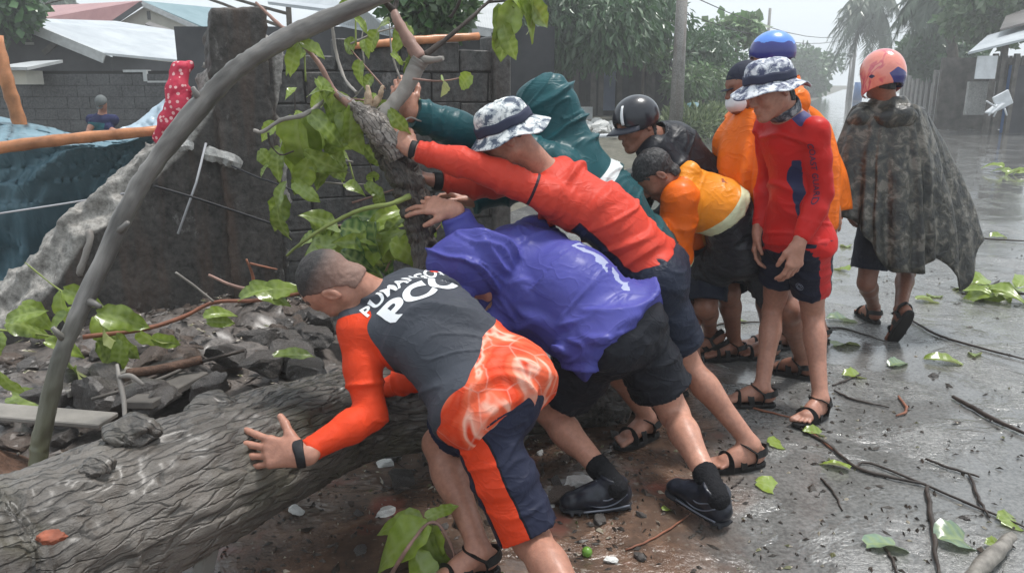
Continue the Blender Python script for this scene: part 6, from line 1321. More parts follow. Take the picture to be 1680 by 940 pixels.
for i, (a, b, c, d, Y, k, r_, lb) in enumerate(((1122, 1180, 70, 125, 31, 12, .7, 'green hedge tree right of the concrete pole'), (1120, 1165, 110, 165, 29, 9, .55, 'lower bush right of the concrete pole above the basin'), (1160, 1215, 95, 165, 34, 11, .7, 'bush behind the dark cap'))):
    tree((X_at((a + b) / 2, Y), Y, 0.3), 1.6, cl(a, b, c, d, Y, k, r_), 3200, .28, 'fol_mid' if i != 1 else 'fol_light', lb, cat='bush', name='bush', r=.1, seed=20 + i, droop=.8, asp=.2)
tree((X_at(1207, 38), 38, 0.3), 4.2, cl(1180, 1232, 40, 62, 38, 8, .55, .8, .5), 900, .45, 'fol_light', 'slender papaya-like tree top left of the blue helmet', r=.1, seed=31, droop=.6)
o_ = foliage('verge_weeds', cl(1110, 1200, 188, 214, 24, 16, .45, 2.5, .5) + cl(1030, 1110, 196, 212, 25, 5, .3, 1, .5), 3800, .3, 'grass', None, 40, -0.5, .12); tag(o_, 'weeds and low growth along the left edge of the road', 'weeds', kind='stuff')
def upole(px, Y, ytop, r, label, cat='pole', lean=0.0, mat='post_concrete', ybase=None, arm=None, name='utility_pole'):
    z1 = Z_at(ytop, Y); base = A3(X_at(px, Y), Y, -0.05); o = thing(name, base, label, cat, None)
    MB().tube([base, base + A3(lean, 0, z1)], [r * 1.15, r * 0.8], 14).build('shaft', M[mat], o, True)
    if arm:
        for zz, w in arm: MB().box((base[0] + lean, Y - r, zz), (w, 0.12, 0.12)).build('crossarm', M['wood_dark'], o)
        for zz, w in arm:
            for x in (-.45, -.2, .2, .45): MB().tube([A3(base[0] + lean + x * w, Y - r, zz + 0.05), A3(base[0] + lean + x * w, Y - r, zz + 0.3)], 0.06, 6).build('insulator', M['wire_pale'], o, True)
    return o
upole(1112, 21.5, -60, 0.165, 'thick grey concrete pole standing at the left of the road')
upole(1254, 60, 13, 0.12, 'thin distant pole above the blue helmet')
upole(1397, 75, 52, 0.16, 'distant pole with crossarm left of the pink helmet', arm=((Z_at(54, 75), 2.6),))
upole(1392, 90, 92, 0.12, 'short far post below the crossarm pole', arm=((Z_at(93, 90), 1.0),))
upole(1540, 55, -20, 0.14, 'dark pole between second palm and trees at right', mat='wood_dark')
def wire(a, b, sag, label):
    pts = [a * (1 - t) + b * t - A3(0, 0, sag * 4 * t * (1 - t)) for t in np.linspace(0, 1, 9)]; o = MB().tube(pts, 0.018, 4).build('wire', M['wire'], None, True); tag(o, label, 'wire', 'overhead wires above the road')
for k_, (p, q) in enumerate((((1114, 5, 27), (1250, 95, 62)), ((1114, -15, 27), (1398, 56, 75)), ((1114, 20, 27), (1398, 60, 75)), ((1398, 56, 75), (1700, -30, 30)))):
    wire(U(*p), U(*q), 0.8, 'thin overhead wire ' + ('sagging low from the concrete pole', 'uppermost from the concrete pole to the crossarm', 'second from the concrete pole to the crossarm', 'running from the crossarm to upper right')[k_])
# far trees and palms
tree((X_at(1335, 100), 100, 0), 4.0, cl(1300, 1368, 100, 138, 100, 18, 1.6, 3), 5200, .75, 'fol_mid', 'hazy round tree mass at the far end of the road', r=.3, seed=50, asp=.3)
tree((X_at(1292, 120), 120, 0), 3.0, cl(1255, 1310, 118, 140, 120, 8, 1.5, 3), 1800, .8, 'fol_mid', 'low hazy trees left of the far tree mass', r=.3, seed=51, asp=.3)
def palm(px, Y, ytop, label, seed, nf=24, L=4.2, wind=-0.5):
    base = A3(X_at(px, Y) + 1.5, Y, 0); top = A3(X_at(px, Y), Y, Z_at(ytop, Y)); o = thing('palm_tree', base, label, 'palm'); rng = random.Random(seed)
    MB().tube(smooth_path([base, (base + top) / 2 + A3(0.5, 0, 0), top], 6)[0], list(np.linspace(0.28, 0.2, 13)), 10, jit=0.05).build('trunk', M['bark_plain'], o, True)
    foliage('crown_core', [(top - A3(0, 0, 0.9), .9, 1.4)], 180, .6, 'fol_palm', o, seed, 2.0, .1)
    for i in range(nf):
        a = 2 * math.pi * i / nf + rng.uniform(-.2, .2); el_ = rng.uniform(-0.7, 0.9); d = A3(math.cos(a) * math.cos(el_), math.sin(a) * math.cos(el_), math.sin(el_)); l = L * rng.uniform(.8, 1.1); V = []; F = []
        mid = []
        for j in range(15):
            t = j / 14; p = top + d * l * t * (1 - 0.25 * t) + A3(wind * t * t * 1.2, 0, -t * t * l * rng.uniform(.8, .95)); mid.append(p)
        for j in range(14):
            p = mid[j]; t = j / 14; tg = nrm(mid[j + 1] - p); s_ = nrm(np.cross(tg, A3(0, 0, 1))); w = 0.75 * math.sin(math.pi * min(1, t * 0.85 + 0.12)) 
            for sd in (-1, 1):
                for q in (0.0, 0.33, 0.66):
                    b_ = p + (mid[j + 1] - p) * q; tip = b_ + s_ * sd * w * rng.uniform(.6, 1) + tg * 0.3 + A3(wind * 0.25, 0, -w * rng.uniform(.5, 1.0)); n = len(V); V += [b_, b_ + tg * 0.13, tip]; F.append((n, n + 1, n + 2))
        n = len(V)
        m = MB(); m.add(V, F); m.tube(mid, list(np.linspace(.05, .012, 15)), 4); m.build('frond', M['fol_palm'], o)
    return o
palm(1418, 62, 4, 'tall coconut palm with drooping fronds above the pink helmet', 1, 44, 4.0, -0.4); palm(1514, 40, -22, 'second coconut palm partly out of the top edge', 2, 30, 2.3, -0.15)
# right side of the road
def right_wall():
    a = (1608, 186, 34.0); r = thing('boundary_wall', U(1560, 180, 40) * A3(1, 1, 0), 'long pale concrete boundary wall with posts along the right of the road', 'wall')
    P0 = A3(X_at(1616, 29.5), 29.5, 0); P1 = A3(X_at(1478, 62), 62, 0); d = P1 - P0; n = 13
    for i in range(n):
        a_, b_ = P0 + d * (i / n), P0 + d * ((i + 0.96) / n); nn = nrm(A3(d[1], -d[0], 0)); h = 2.05 + 0.1 * math.sin(i * 1.7)
        MB().slab([a_, b_, b_ + A3(0, 0, h), a_ + A3(0, 0, h)], nn, 0.12).build('wall_panel', M['conc_white'] if i != 1 else M['wood_grey'], r)
        MB().box(a_ + A3(0, 0, h / 2 + 0.05) - nn * 0.05, (0.28, 0.28, h + 0.1)).build('post', M['post_concrete'], r)
right_wall()
def right_house():
    Y = 26.0; r = thing('roadside_house', (X_at(1650, Y), Y, 0), 'small roadside house with sloping tin roof at the right edge', 'house')
    x0 = X_at(1585, Y); x1 = X_at(1760, Y)
    MB().box(((x0 + x1) / 2 + 0.3, Y + 2.2, 1.2), (x1 - x0, 0.15, 2.4)).build('back_wall', M['wood_grey'], r)
    MB().box(((X_at(1597, Y) + X_at(1648, Y)) / 2, Y + 0.3, Z_at(162, Y) / 1 - 0.0), (X_at(1648, Y) - X_at(1597, Y), 0.12, Z_at(135, Y) - Z_at(190, Y))).build('low_wall', M['conc_white'], r)
    MB().slab([U(1588, 90, Y - 0.7), U(1760, 48, Y - 0.7), U(1760, 20, Y + 3), U(1620, 62, Y + 3)], (0, 0, 1), 0.07).build('roof', M['roof_white'], r)
    MB().slab([U(1640, 52, Y + 1.0), U(1760, 20, Y + 1.0), U(1760, -10, Y + 4), U(1650, 30, Y + 4)], (0, 0, 1), 0.07).build('upper_roof', M['roof_rust'], r)
    for px in (1618, 1630, 1652): MB().box((X_at(px, Y), Y - 0.3, Z_at(90, Y) / 2), (0.13, 0.13, Z_at(88, Y))).build('post', M['wood_grey'], r)
    for i in range(9): MB().box((X_at(1621, Y) + 0.1 + i * 0.13, Y + 0.25, (Z_at(135, Y) + Z_at(90, Y)) / 2), (0.09, 0.04, Z_at(92, Y) - Z_at(134, Y))).build('slat', M['wood_grey'] if i % 3 else M['wood_dark'], r)
    MB().box((X_at(1683, Y), Y + 0.0, 1.05), (X_at(1705, Y) - X_at(1662, Y), 0.1, 2.1)).build('door', M['house_dark'], r)
    MB().box((X_at(1657, Y), Y - 0.02, 1.05), (0.16, 0.16, 2.1)).build('door_post', M['pipe_blue'], r)
    sg = MB().box((X_at(1599, Y), Y - 0.5, (Z_at(93, Y) + Z_at(130, Y)) / 2), (X_at(1615, Y) - X_at(1583, Y), 0.05, Z_at(93, Y) - Z_at(130, Y))).build('sign_board', M['white_paint'], None); tag(sg, 'blank white sign board hung under the tin roof', 'sign')
    return r
right_house()
def chair():
    Y = 24; c = U(1638, 188, Y); r = thing('overturned_chair', c, 'pale plastic chair tipped over outside the roadside house', 'chair')
    MB().box(U(1645, 165, Y), (0.5, 0.06, 0.45), np.array(Matrix.Rotation(-0.5, 3, 'Y'))).build('backrest', M['white_paint'], r, False, .02)
    MB().box(U(1632, 178, Y), (0.45, 0.4, 0.06), np.array(Matrix.Rotation(-0.7, 3, 'Y'))).build('seat', M['white_paint'], r, False, .02)
    for p, q in (((1622, 190), (1636, 172)), ((1618, 166), (1634, 176)), ((1640, 172), (1630, 192)), ((1648, 178), (1652, 190))): MB().tube([U(*p, Y - 0.1), U(*q, Y - 0.1)], 0.025, 6).build('leg', M['white_paint'], r, True)
chair()
tree((X_at(1640, 34), 34, 0), 5.0, cl(1600, 1700, -30, 40, 34, 14, 1.0) + cl(1575, 1625, 5, 55, 35, 7, .6), 7000, .4, 'fol_light', 'leafy green tree above the roadside house', r=.2, seed=61, droop=.4, asp=.3)
tree((X_at(1540, 44), 44, 0), 2.6, cl(1500, 1600, 68, 115, 44, 14, .85), 6000, .4, 'fol_mid', 'dense green bush growing over the boundary wall', r=.15, seed=62, droop=.4, asp=.3, cat='bush', name='bush')
tree((X_at(1490, 60), 60, 0), 3.6, cl(1480, 1520, 85, 108, 60, 6, .8), 1200, .5, 'fol_mid', 'farther dark bush just right of the pink helmet', r=.15, seed=63, cat='bush', name='bush')
tree((X_at(10, 9.5), 22, 0), 4.4, [(U(5, 5, 20), .7), (U(20, 20, 20), .5), (U(-15, 15, 20), .7)], 1500, .3, 'fol_mid', 'small dark green tree crown at the top left corner', r=.12, seed=64)
tree((X_at(75, 60), 60, 0), 6.0, cl(55, 110, 0, 10, 60, 6, .9, 1, .4), 800, .6, 'fol_palm', 'faint distant treetops above the faded red roof', r=.15, seed=65)
dr = MB().tube([A3(*G(1406, 166, 0)[:2], 0), A3(*G(1406, 166, 0)[:2], 0) + A3(0, 0, 1.7)], [0.42, 0.36], 14).build('blue_drum', M['pipe_blue'], None, True); tag(dr, 'tall faded blue drum on the road far behind the red shirt', 'drum')
bs = MB().tube([U(1137, 190, 24.5), U(1137, 181, 24.3)], [0.16, 0.3], 20).build('basin', M['basin'], None, True); tag(bs, 'teal plastic basin in the weeds right of the concrete pole', 'basin')
# low hazy ridge
# ------------------------------------------------------------------ rain haze
HZ = MB().box((20, 75, 4.6), (220, 170, 15)); hm = bpy.data.materials.new('rain_haze'); hm.use_nodes = True; hn = hm.node_tree.nodes; hn.clear(); ho = hn.new('ShaderNodeOutputMaterial'); hv = hn.new('ShaderNodeVolumePrincipled'); hv.inputs['Density'].default_value = 0.004; hv.inputs['Color'].default_value = (0.97, 0.985, 1.0, 1); hv.inputs['Anisotropy'].default_value = 0.2; hm.node_tree.links.new(hv.outputs[0], ho.inputs['Volume'])
hz = HZ.build('haze', hm); tag(hz, 'pale rain haze filling the air', 'haze', kind='stuff')
# ------------------------------------------------------------------ the people
ORANGE = (0.62, 0.05, 0.014); RED = (0.48, 0.014, 0.012); CORAL = (0.54, 0.05, 0.03); NAVY = (0.012, 0.016, 0.035)
def lamp(fn): return fn
# ---- P1: man in the foreground, back to us, pushing the trunk
def build_p1():
    b = pose('p1', (808, 650, 2.28), (0.62, 0.72, 0.35), (648, 505, 2.53), (0.68, 0.68, 0.2), (550, 468, 2.47), (-0.38, 0.25, -0.88), (-0.86, -0.12, 0.42),
             (494, 746, 2.12), (622, 712), (625, 640, 2.72), (700, 600, 2.6), (985, 1055, 0.105), (866, 872), (786, 900, 0.11), (722, 700), bulk=1.07, bend=0.045)
    r = person(b, 'man bent over the big trunk, white letters PCG on his dark grey shirt')
    b.hp_['l'] = b.hand('l', (-0.97, 0.12, 0.03), (-0.12, -0.86, 0.45), (0.18, 0.12, 0.14, 0.22), 0.17, 0.95, 1.15, 0.0)
    b.hp_['r'] = b.hand('r', (-0.9, 0.4, -0.1), (0, -0.3, 0.9), (0.2, 0.2, 0.2, 0.2))
    b.fp_['l'] = b.foot('l', (-0.45, 0.85, 0)); b.fp_['r'] = b.foot('r', (-0.75, -0.45, 0))
    make_body(b, r, M['skin'], 0.0075, hands=('l',), feet=('r',), fh=0.004)
    hair(b, r, M['buzz'], 0.0, 0.004); brows(b, r, M['hair']); eyes(b, r)
    up = b.up; J = b.J; CF = b.CF
    b_fold = nrm(b.up * 0.8 + b.CF[:, 0] * 0.6)
    # colours of the printed shirt: orange sleeves, orange lower part with pale swirls
    def at(V):
        u = (V - b.H) @ up; wv = 0.02 * vnoise(V * 11); x = (V - b.S) @ CF[:, 0]
        low = 0.085 + 0.075 * np.clip(x / 0.15, -1, 1) + wv - u
        a, e = J['sl'], J['el']; ax = nrm(e - a); sl = (V - a) @ ax - 0.0 ; side = -x - 0.165
        dl = np.minimum.reduce([pd(q, V[:, 0], V[:, 1], V[:, 2]) for q in b.arm('l', 0.014)]); dt = np.minimum.reduce([pd(q, V[:, 0], V[:, 1], V[:, 2]) for q in b.torso(0.014)])
        dr = np.minimum.reduce([pd(q, V[:, 0], V[:, 1], V[:, 2]) for q in b.arm('r', 0.014)])
        slv = np.maximum(np.minimum(dt - dl + 0.012, (V - a) @ ax + 0.03), dt - dr - 0.01)
        return {'low': low, 'sleeve': slv}
    def swirl(t):
        n = t.noise(3.2, 2, 0.4, dist=2.6); n2 = t.vor(7.5, feat='DISTANCE_TO_EDGE')
        c = t.ramp(n, [(0.0, (0.75, 0.2, 0.13)), (0.42, ORANGE), (0.56, (0.74, 0.13, 0.06)), (0.62, (0.8, 0.42, 0.32)), (0.68, ORANGE)], 'LINEAR')
        return t.mix(t.ramp(n2, [(0.0, 0.35), (0.03, 0.0)]), c, (0.75, 0.45, 0.38))
    m = cloth('shirt_grey_orange', (0.052, 0.057, 0.07), [('low', swirl), ('sleeve', ORANGE)], rough=0.6, wrinkle=0.3, wscale=14, weave=0.3)
    sh, sd = shirt(b, r, m, o=0.02, osl=0.008, ends=(0.95, 0.95), hem=-0.10, h=0.006, amp=0.036, seed=2, attrs=at, fal=9, fac=1.4, fdir=b_fold, belly=0.014)
    # lettering across the shoulders
    xd = CF[:, 0]; yd = nrm(up - xd * np.dot(up, xd)); o = b.S - up * 0.0
    print_text('PUMANGON', r, sd, o + xd * 0.02 - yd * 0.035 - CF[:, 1] * 0.1, xd, yd, 0.056, M['white_print'], 0.0016, 1.05)
    print_text('PCG', r, sd, o + xd * 0.01 - yd * 0.132 - CF[:, 1] * 0.1, xd, yd, 0.115, M['white_print'], 0.0045, 1.25)
    def at2(V):
        out = np.full(len(V), -1.0)
        for q in ('l', 'r'):
            h_, k_ = J['h' + q], J['k' + q]; ax = nrm(k_ - h_); side = nrm(A3(-0.45, -0.85, 0.2)) if q == 'l' else b.PF[:, 0]; side = nrm(side - ax * np.dot(side, ax)); v = V - h_
            t_ = v @ ax; p = v - np.outer(t_, ax); cs = (p @ side) / (np.linalg.norm(p, axis=1) + 1e-6); w = 0.40 + 0.12 * np.clip(t_ / 0.35, 0, 1)
            near = np.abs(p @ nrm(np.cross(ax, side))); out = np.maximum(out, np.where(p @ side > 0, 0.048 - near, -1))
        return {'stripe': out, 'edge': out + 0.006}
    ms = cloth('shorts_navy_orange', (0.018, 0.021, 0.042), [('edge', (0.008, 0.009, 0.015)), ('stripe', ORANGE)], rough=0.5, wrinkle=0.4, wscale=12)
    shorts(b, r, ms, o=0.004, flare=0.022, ends=(0.93, 0.8), h=0.0065, amp=0.014, attrs=at2, waist=-0.06)
    wd = nrm(b.hands['l'][1][:, 1] + nrm(J['wl'] - J['el'])); src = b.hand('l', (-0.97, 0.12, 0.03), (-0.12, -0.86, 0.45), size=1.15)[:9] + b.arm('l', 0.0)
    for q in src:
        q['clip'] = [plane_clip(J['wl'] + wd * 0.012, wd), plane_clip(J['wl'] - wd * 0.004, -wd)]
        if q['t'] == 'c': q['ra'] += 0.004; q['rb'] += 0.004
    V, F = solid('wrist_band', src, 0.003); link('wrist_band', mesh_np('wrist_band', V, F), M['strap_black'], r)
    sandal(b, 'r', r); sandal(b, 'l', r)
    return b
# ---- P7: man standing in red shirt and bucket hat
def build_p7():
    b = pose('p7', (1305, 393, 3.6), (-0.35, 0.93, 0.0), (1297, 208, 3.55), (-0.38, 0.92, 0.03), (1266, 150, 3.48), (-0.86, -0.3, -0.36), (-0.3, -0.05, 0.95),
             (1310, 402, 3.36), (1352, 310, 3.45), (1243, 380, 3.72), (1262, 310, 3.8), (1346, 652, 0.105), (1335, 528), (1250, 634, 0.105), (1268, 508), bulk=0.96, sw=0.15)
    r = person(b, 'man standing in red long sleeved shirt and camouflage bucket hat looking down')
    b.hp_['l'] = b.hand('l', (-0.15, -0.1, -0.98), (0.35, -0.93, 0.05), (0.45, 0.5, 0.55, 0.6), 0.06, 0.25, 1.05, 0.3)
    b.hp_['r'] = b.hand('r', (-0.05, -0.05, -0.99), (-0.8, 0.4, 0), (0.4, 0.45, 0.5, 0.55), 0.05, 0.3, 1.0)
    b.fp_['l'] = b.foot('l', (-0.75, -0.66, 0)); b.fp_['r'] = b.foot('r', (-0.97, 0.05, 0))
    make_body(b, r, M['skin'], 0.008, fh=0.0044, hands=('l',))
    hair(b, r, M['hair'], 0.0, 0.004); brows(b, r, M['hair']); eyes(b, r)
    J = b.J
    def at(V):
        x = (V - b.S) @ b.CF[:, 0]; y = (V - b.S) @ b.CF[:, 1]; u = (V - b.H) @ b.up
        dl = np.minimum.reduce([pd(q, V[:, 0], V[:, 1], V[:, 2]) for q in b.arm('l', 0.02)])
        side = np.where((x < 0) & (dl > 0.004), 0.018 - np.abs(y - 0.06), -1); side = np.minimum(side, 0.40 - u); side = np.minimum(side, u - 0.07)
        yoke = 0.045 - np.abs((V - (b.J['nk'] + b.J['sl']) / 2) @ b.CF[:, 1] - 0.0); yoke = np.minimum(yoke, np.where(x < 0, 0.045 - np.abs(x + 0.09), -1)); yoke = np.minimum(yoke, u - 0.42)
        return {'side': side, 'yoke': yoke}
    m = cloth('shirt_red', RED, [('side', (0.02, 0.025, 0.07)), ('yoke', (0.06, 0.06, 0.16))], rough=0.5, wrinkle=0.3, wscale=10, coat=0.05)
    sh, sd = shirt(b, r, m, o=0.014, osl=0.009, ends=(0.9, 0.92), hem=-0.045, h=0.0075, amp=0.024, seed=5, attrs=at, belly=0.0, fal=8, fac=1.8, fdir=A3(0.45, 0.2, 0.85), hollow=True)
    nd = nrm(J['hd'] - J['nk'])
    band(r, 'neck_scarf', J['nk'] + nd * 0.035, nd + A3(0.25, 0.1, 0), 0.062, 0.045, M['scarf'], 0.012)
    def at2(V):
        h_, k_ = J['hl'], J['kl']; ax = nrm(k_ - h_); side = nrm(-b.PF[:, 0] - b.PF[:, 1] * 0.1); side = nrm(side - ax * np.dot(side, ax)); v = V - h_; p = v - np.outer(v @ ax, ax)
        return {'stripe': np.where(p @ side > 0, 0.034 - np.abs(p @ nrm(np.cross(ax, side))), -1)}
    ms = cloth('shorts_navy_red', (0.012, 0.014, 0.03), [('stripe', (0.5, 0.03, 0.03))], rough=0.5, wrinkle=0.3)
    s2, sd2 = shorts(b, r, ms, o=0.012, flare=0.014, ends=(0.66, 0.6), h=0.008, amp=0.008, attrs=at2, waist=0.0)
    bucket_hat(b, r, M['hat_camo'], M['hat_band'], 0.22, 1.0)
    sandal(b, 'l', r); sandal(b, 'r', r)
    # crest on the shorts and on the chest
    fv = b.PF[:, 1]; m2 = MB(); c = (J['hl'] + J['kl']) / 2 + fv * 0.3
    vt = BVHTree.FromPolygons([tuple(v) for v in sd2[0]], [tuple(int(i) for i in f) for f in sd2[1]])
    cc = J['hl'] + (J['kl'] - J['hl']) * 0.5; dn = nrm(-b.PF[:, 0] * 0.35 + fv); px_ = nrm(np.cross(dn, b.up)); py_ = np.cross(px_, dn)
    for r_ in (0.018, 0.01):
        pts = []
        for i in range(17):
            a = 2 * math.pi * i / 16; hit = vt.ray_cast(Vector(cc + dn * 0.3 + px_ * math.cos(a) * r_ + py_ * math.sin(a) * r_), Vector(-dn), 0.5)
            pts.append((np.array(hit[0]) if hit[0] else cc) + dn * 0.001)
        m2.tube(pts, 0.0013, 4)
    m2.build('crest', M['crest'], r)
    print_text('COAST GUARD', r, sd, (J['sl'] + J['el']) / 2 + A3(0, 0, -0.03), nrm(J['el'] - J['sl']), nrm(np.cross(A3(-0.75, -0.66, 0), nrm(J['el'] - J['sl']))), 0.036, M['dark_print'], 0.0006, 1.0)
    return b

def dist_to(prims, V): return np.minimum.reduce([pd(q, V[:, 0], V[:, 1], V[:, 2]) for q in prims])
# ---- P2: man in the purple raincoat, head down, pushing
def build_p2():
    b = pose('p2', (1010, 548, 2.82), (0.72, 0.62, 0.25), (866, 428, 3.04), (0.18, 0.85, 0.45), (778, 442, 2.86), (-0.4, 0.2, -0.88), (-0.88, 0.05, 0.3),
             (700, 600, 2.75), (760, 560, 2.8), (742, 342, 3.0), (815, 410, 3.1), (1003, 790, 0.11), (903, 678), (1172, 806, 0.13), (1112, 690), bulk=1.08, bend=0.05)
    r = person(b, 'man in purple hooded raincoat pushing with his head down behind the man with PCG lettering')
    b.hp_['r'] = b.hand('r', (-0.95, 0.2, 0.12), (0.05, -0.7, 0.7), (0.25, 0.3, 0.35, 0.4), 0.13, 0.5, 1.05, 0.4)
    b.hp_['l'] = b.hand('l', (-0.8, 0.2, -0.5), (0, -0.5, 0.8), (0.3, 0.3, 0.3, 0.3))
    b.fp_['l'] = b.foot('l', (-0.97, -0.22, 0))[:2]; b.fp_['r'] = b.foot('r', (-0.62, 0.78, 0.1))[:2]
    make_body(b, r, M['skin_pale'], 0.008, hands=('r',), feet=())
    J = b.J; up = b.up
    fdir = nrm(nrm(A3(0.55, 0.2, 0.75)))
    dn = A3(0, 0, -1)
    head = b.hp(0, -0.01, 0.03)
    hc = plane_clip(b.H + up * -0.02, -up)
    X = [ell(head, (0.11, 0.122, 0.128), b.HF, 0.06), cone(J['nk'], head - nrm(head - J['nk']) * 0.02, 0.12, 0.11, 0.06), ell(b.hp(0, 0.03, 0.13), (0.07, 0.06, 0.05), b.HF, 0.05),
         cone(b.S + dn * 0.09, b.H + dn * 0.04 - b.PF[:, 0] * 0.03, 0.15, 0.15, 0.07, clip=[hc]), cone(b.S - b.CF[:, 0] * 0.1 + dn * 0.08, b.M - b.PF[:, 0] * 0.06 + dn * 0.1, 0.11, 0.13, 0.06),
         cone(b.H + up * 0.03 - b.PF[:, 0] * 0.05, U(915, 575, 2.68), 0.08, 0.018, 0.04)]
    for q in X: q['fdir'] = A3(0.5, 0.2, 0.8)
    def at(V):
        u = (V - b.H) @ up; x = (V - b.H) @ b.PF[:, 0]; y = (V - b.H) @ b.PF[:, 1]
        pr = np.minimum.reduce([0.03 - np.abs(x - 0.07), u - 0.02, 0.32 - u, -y, 0.02 + vnoise(V * 34 + 9)])
        return {'print': pr}
    m = cloth('raincoat_purple', (0.068, 0.07, 0.29), [('print', (0.32, 0.35, 0.5))], rough=0.5, coat=0.06, wrinkle=0.4, wscale=9, weave=0.05, var=0.08)
    shirt(b, r, m, name='raincoat', o=0.034, osl=0.03, ends=(0.97, 0.9), hem=-0.03, h=0.0078, amp=0.042, seed=9, extra=X, fal=8, fac=1.5, sharp=1.9, neckline=0.3, hollow=True, relaxit=2, k=0.05, attrs=at, cuts=[ell(b.hp(0, 0.13, -0.03), (0.07, 0.1, 0.09), b.HF, 0.02, 'sub')])
    ms = cloth('shorts_black', (0.012, 0.013, 0.018), rough=0.45, wrinkle=0.45, wscale=14)
    shorts(b, r, ms, o=0.02, flare=0.028, ends=(0.68, 0.72), h=0.008, amp=0.012, waist=0.05)
    for q in 'lr':
        a, k_ = J['a' + q], J['k' + q]; ax = nrm(k_ - a)
        V, F = solid('sock', [cone(a - ax * 0.03, a + ax * 0.12, 0.043, 0.047, 0.01, clip=[plane_clip(a + ax * 0.1, ax)])], 0.006); V = folds(V, F, [cone(a, a + ax * 0.1, 0.04, 0.04)], 0.003, 60, 8)
        link('sock', mesh_np('sock', V, F), M['sock'], r)
        boot(b, q, r, M['boot'], M['boot_sole'])
    return b
# ---- P3: man in coral red shirt and bucket hat with both hands on the limb
def build_p3():
    b = pose('p3', (1072, 452, 3.12), (0.25, 0.95, 0.15), (908, 300, 3.17), (0.22, 0.95, 0.18), (834, 224, 3.08), (-0.88, 0.15, -0.42), (-0.36, -0.12, 0.92),
             (676, 246, 3.03), (790, 275, 3.0), (714, 297, 3.2), (810, 310, 3.3), (1232, 728, 0.105), (1128, 600), (1062, 684, 0.11), (985, 610), bulk=1.03, bend=0.05)
    r = person(b, 'man in coral red long sleeves and camouflage bucket hat gripping the upright limb')
    b.hp_['l'] = b.hand('l', (-0.72, 0.25, 0.62), (0.2, -0.85, 0.5), (0.55, 0.6, 0.6, 0.6), 0.08, 0.6, 1.05, 0.6)
    b.hp_['r'] = b.hand('r', (-0.9, 0.1, 0.35), (0.3, 0.3, 0.9), (0.5, 0.5, 0.55, 0.6), 0.06, 0.5, 1.0, 0.5)
    b.fp_['l'] = b.foot('l', (-0.95, -0.3, 0)); b.fp_['r'] = b.foot('r', (-0.8, -0.6, 0))
    make_body(b, r, M['skin'], 0.008, fh=0.0044)
    hair(b, r, M['hair'], nape=False); J = b.J; up = b.up
    def at(V):
        x = (V - b.S) @ b.CF[:, 0]; y = (V - b.S) @ b.CF[:, 1]; u = (V - b.H) @ up
        a, e = J['sl'], J['el']; s_ = (V - a) @ nrm(e - a); dl = dist_to(b.arm('l', 0.013), V); dt = dist_to(b.torso(0.014), V)
        seam = np.where(dt - dl > -0.03, 0.0055 - np.abs(s_ - 0.055), -1)
        side = np.minimum.reduce([np.where(x < 0, 0.026 - np.abs(y - 0.025), -1), 0.37 - u, dl - 0.004])
        return {'seam': np.maximum(seam, np.minimum(side + 0.008, 1)), 'side': side}
    m = cloth('shirt_coral', CORAL, [('seam', (0.03, 0.012, 0.02)), ('side', (0.02, 0.024, 0.055))], rough=0.5, wrinkle=0.35, wscale=12)
    sh, sd = shirt(b, r, m, o=0.016, osl=0.013, ends=(0.93, 0.9), hem=0.03, h=0.0068, amp=0.03, seed=14, attrs=at, fal=11, fac=1.6, neckline=0.085)
    shorts(b, r, M['shorts_dark'], o=0.018, flare=0.022, ends=(0.75, 0.75), h=0.008, amp=0.008, waist=0.1)
    band(r, 'wrist_band', J['wl'] - nrm(J['wl'] - J['el']) * 0.006, J['wl'] - J['el'], 0.031, 0.024, M['strap_black'], 0.005)
    band(r, 'wrist_band', J['wr'] - nrm(J['wr'] - J['er']) * 0.008, J['wr'] - J['er'], 0.032, 0.035, M['strap_black'], 0.006)
    bucket_hat(b, r, M['hat_camo_light'], M['hat_band'], 0.05, 2.3)
    sandal(b, 'l', r); sandal(b, 'r', r)
    return b
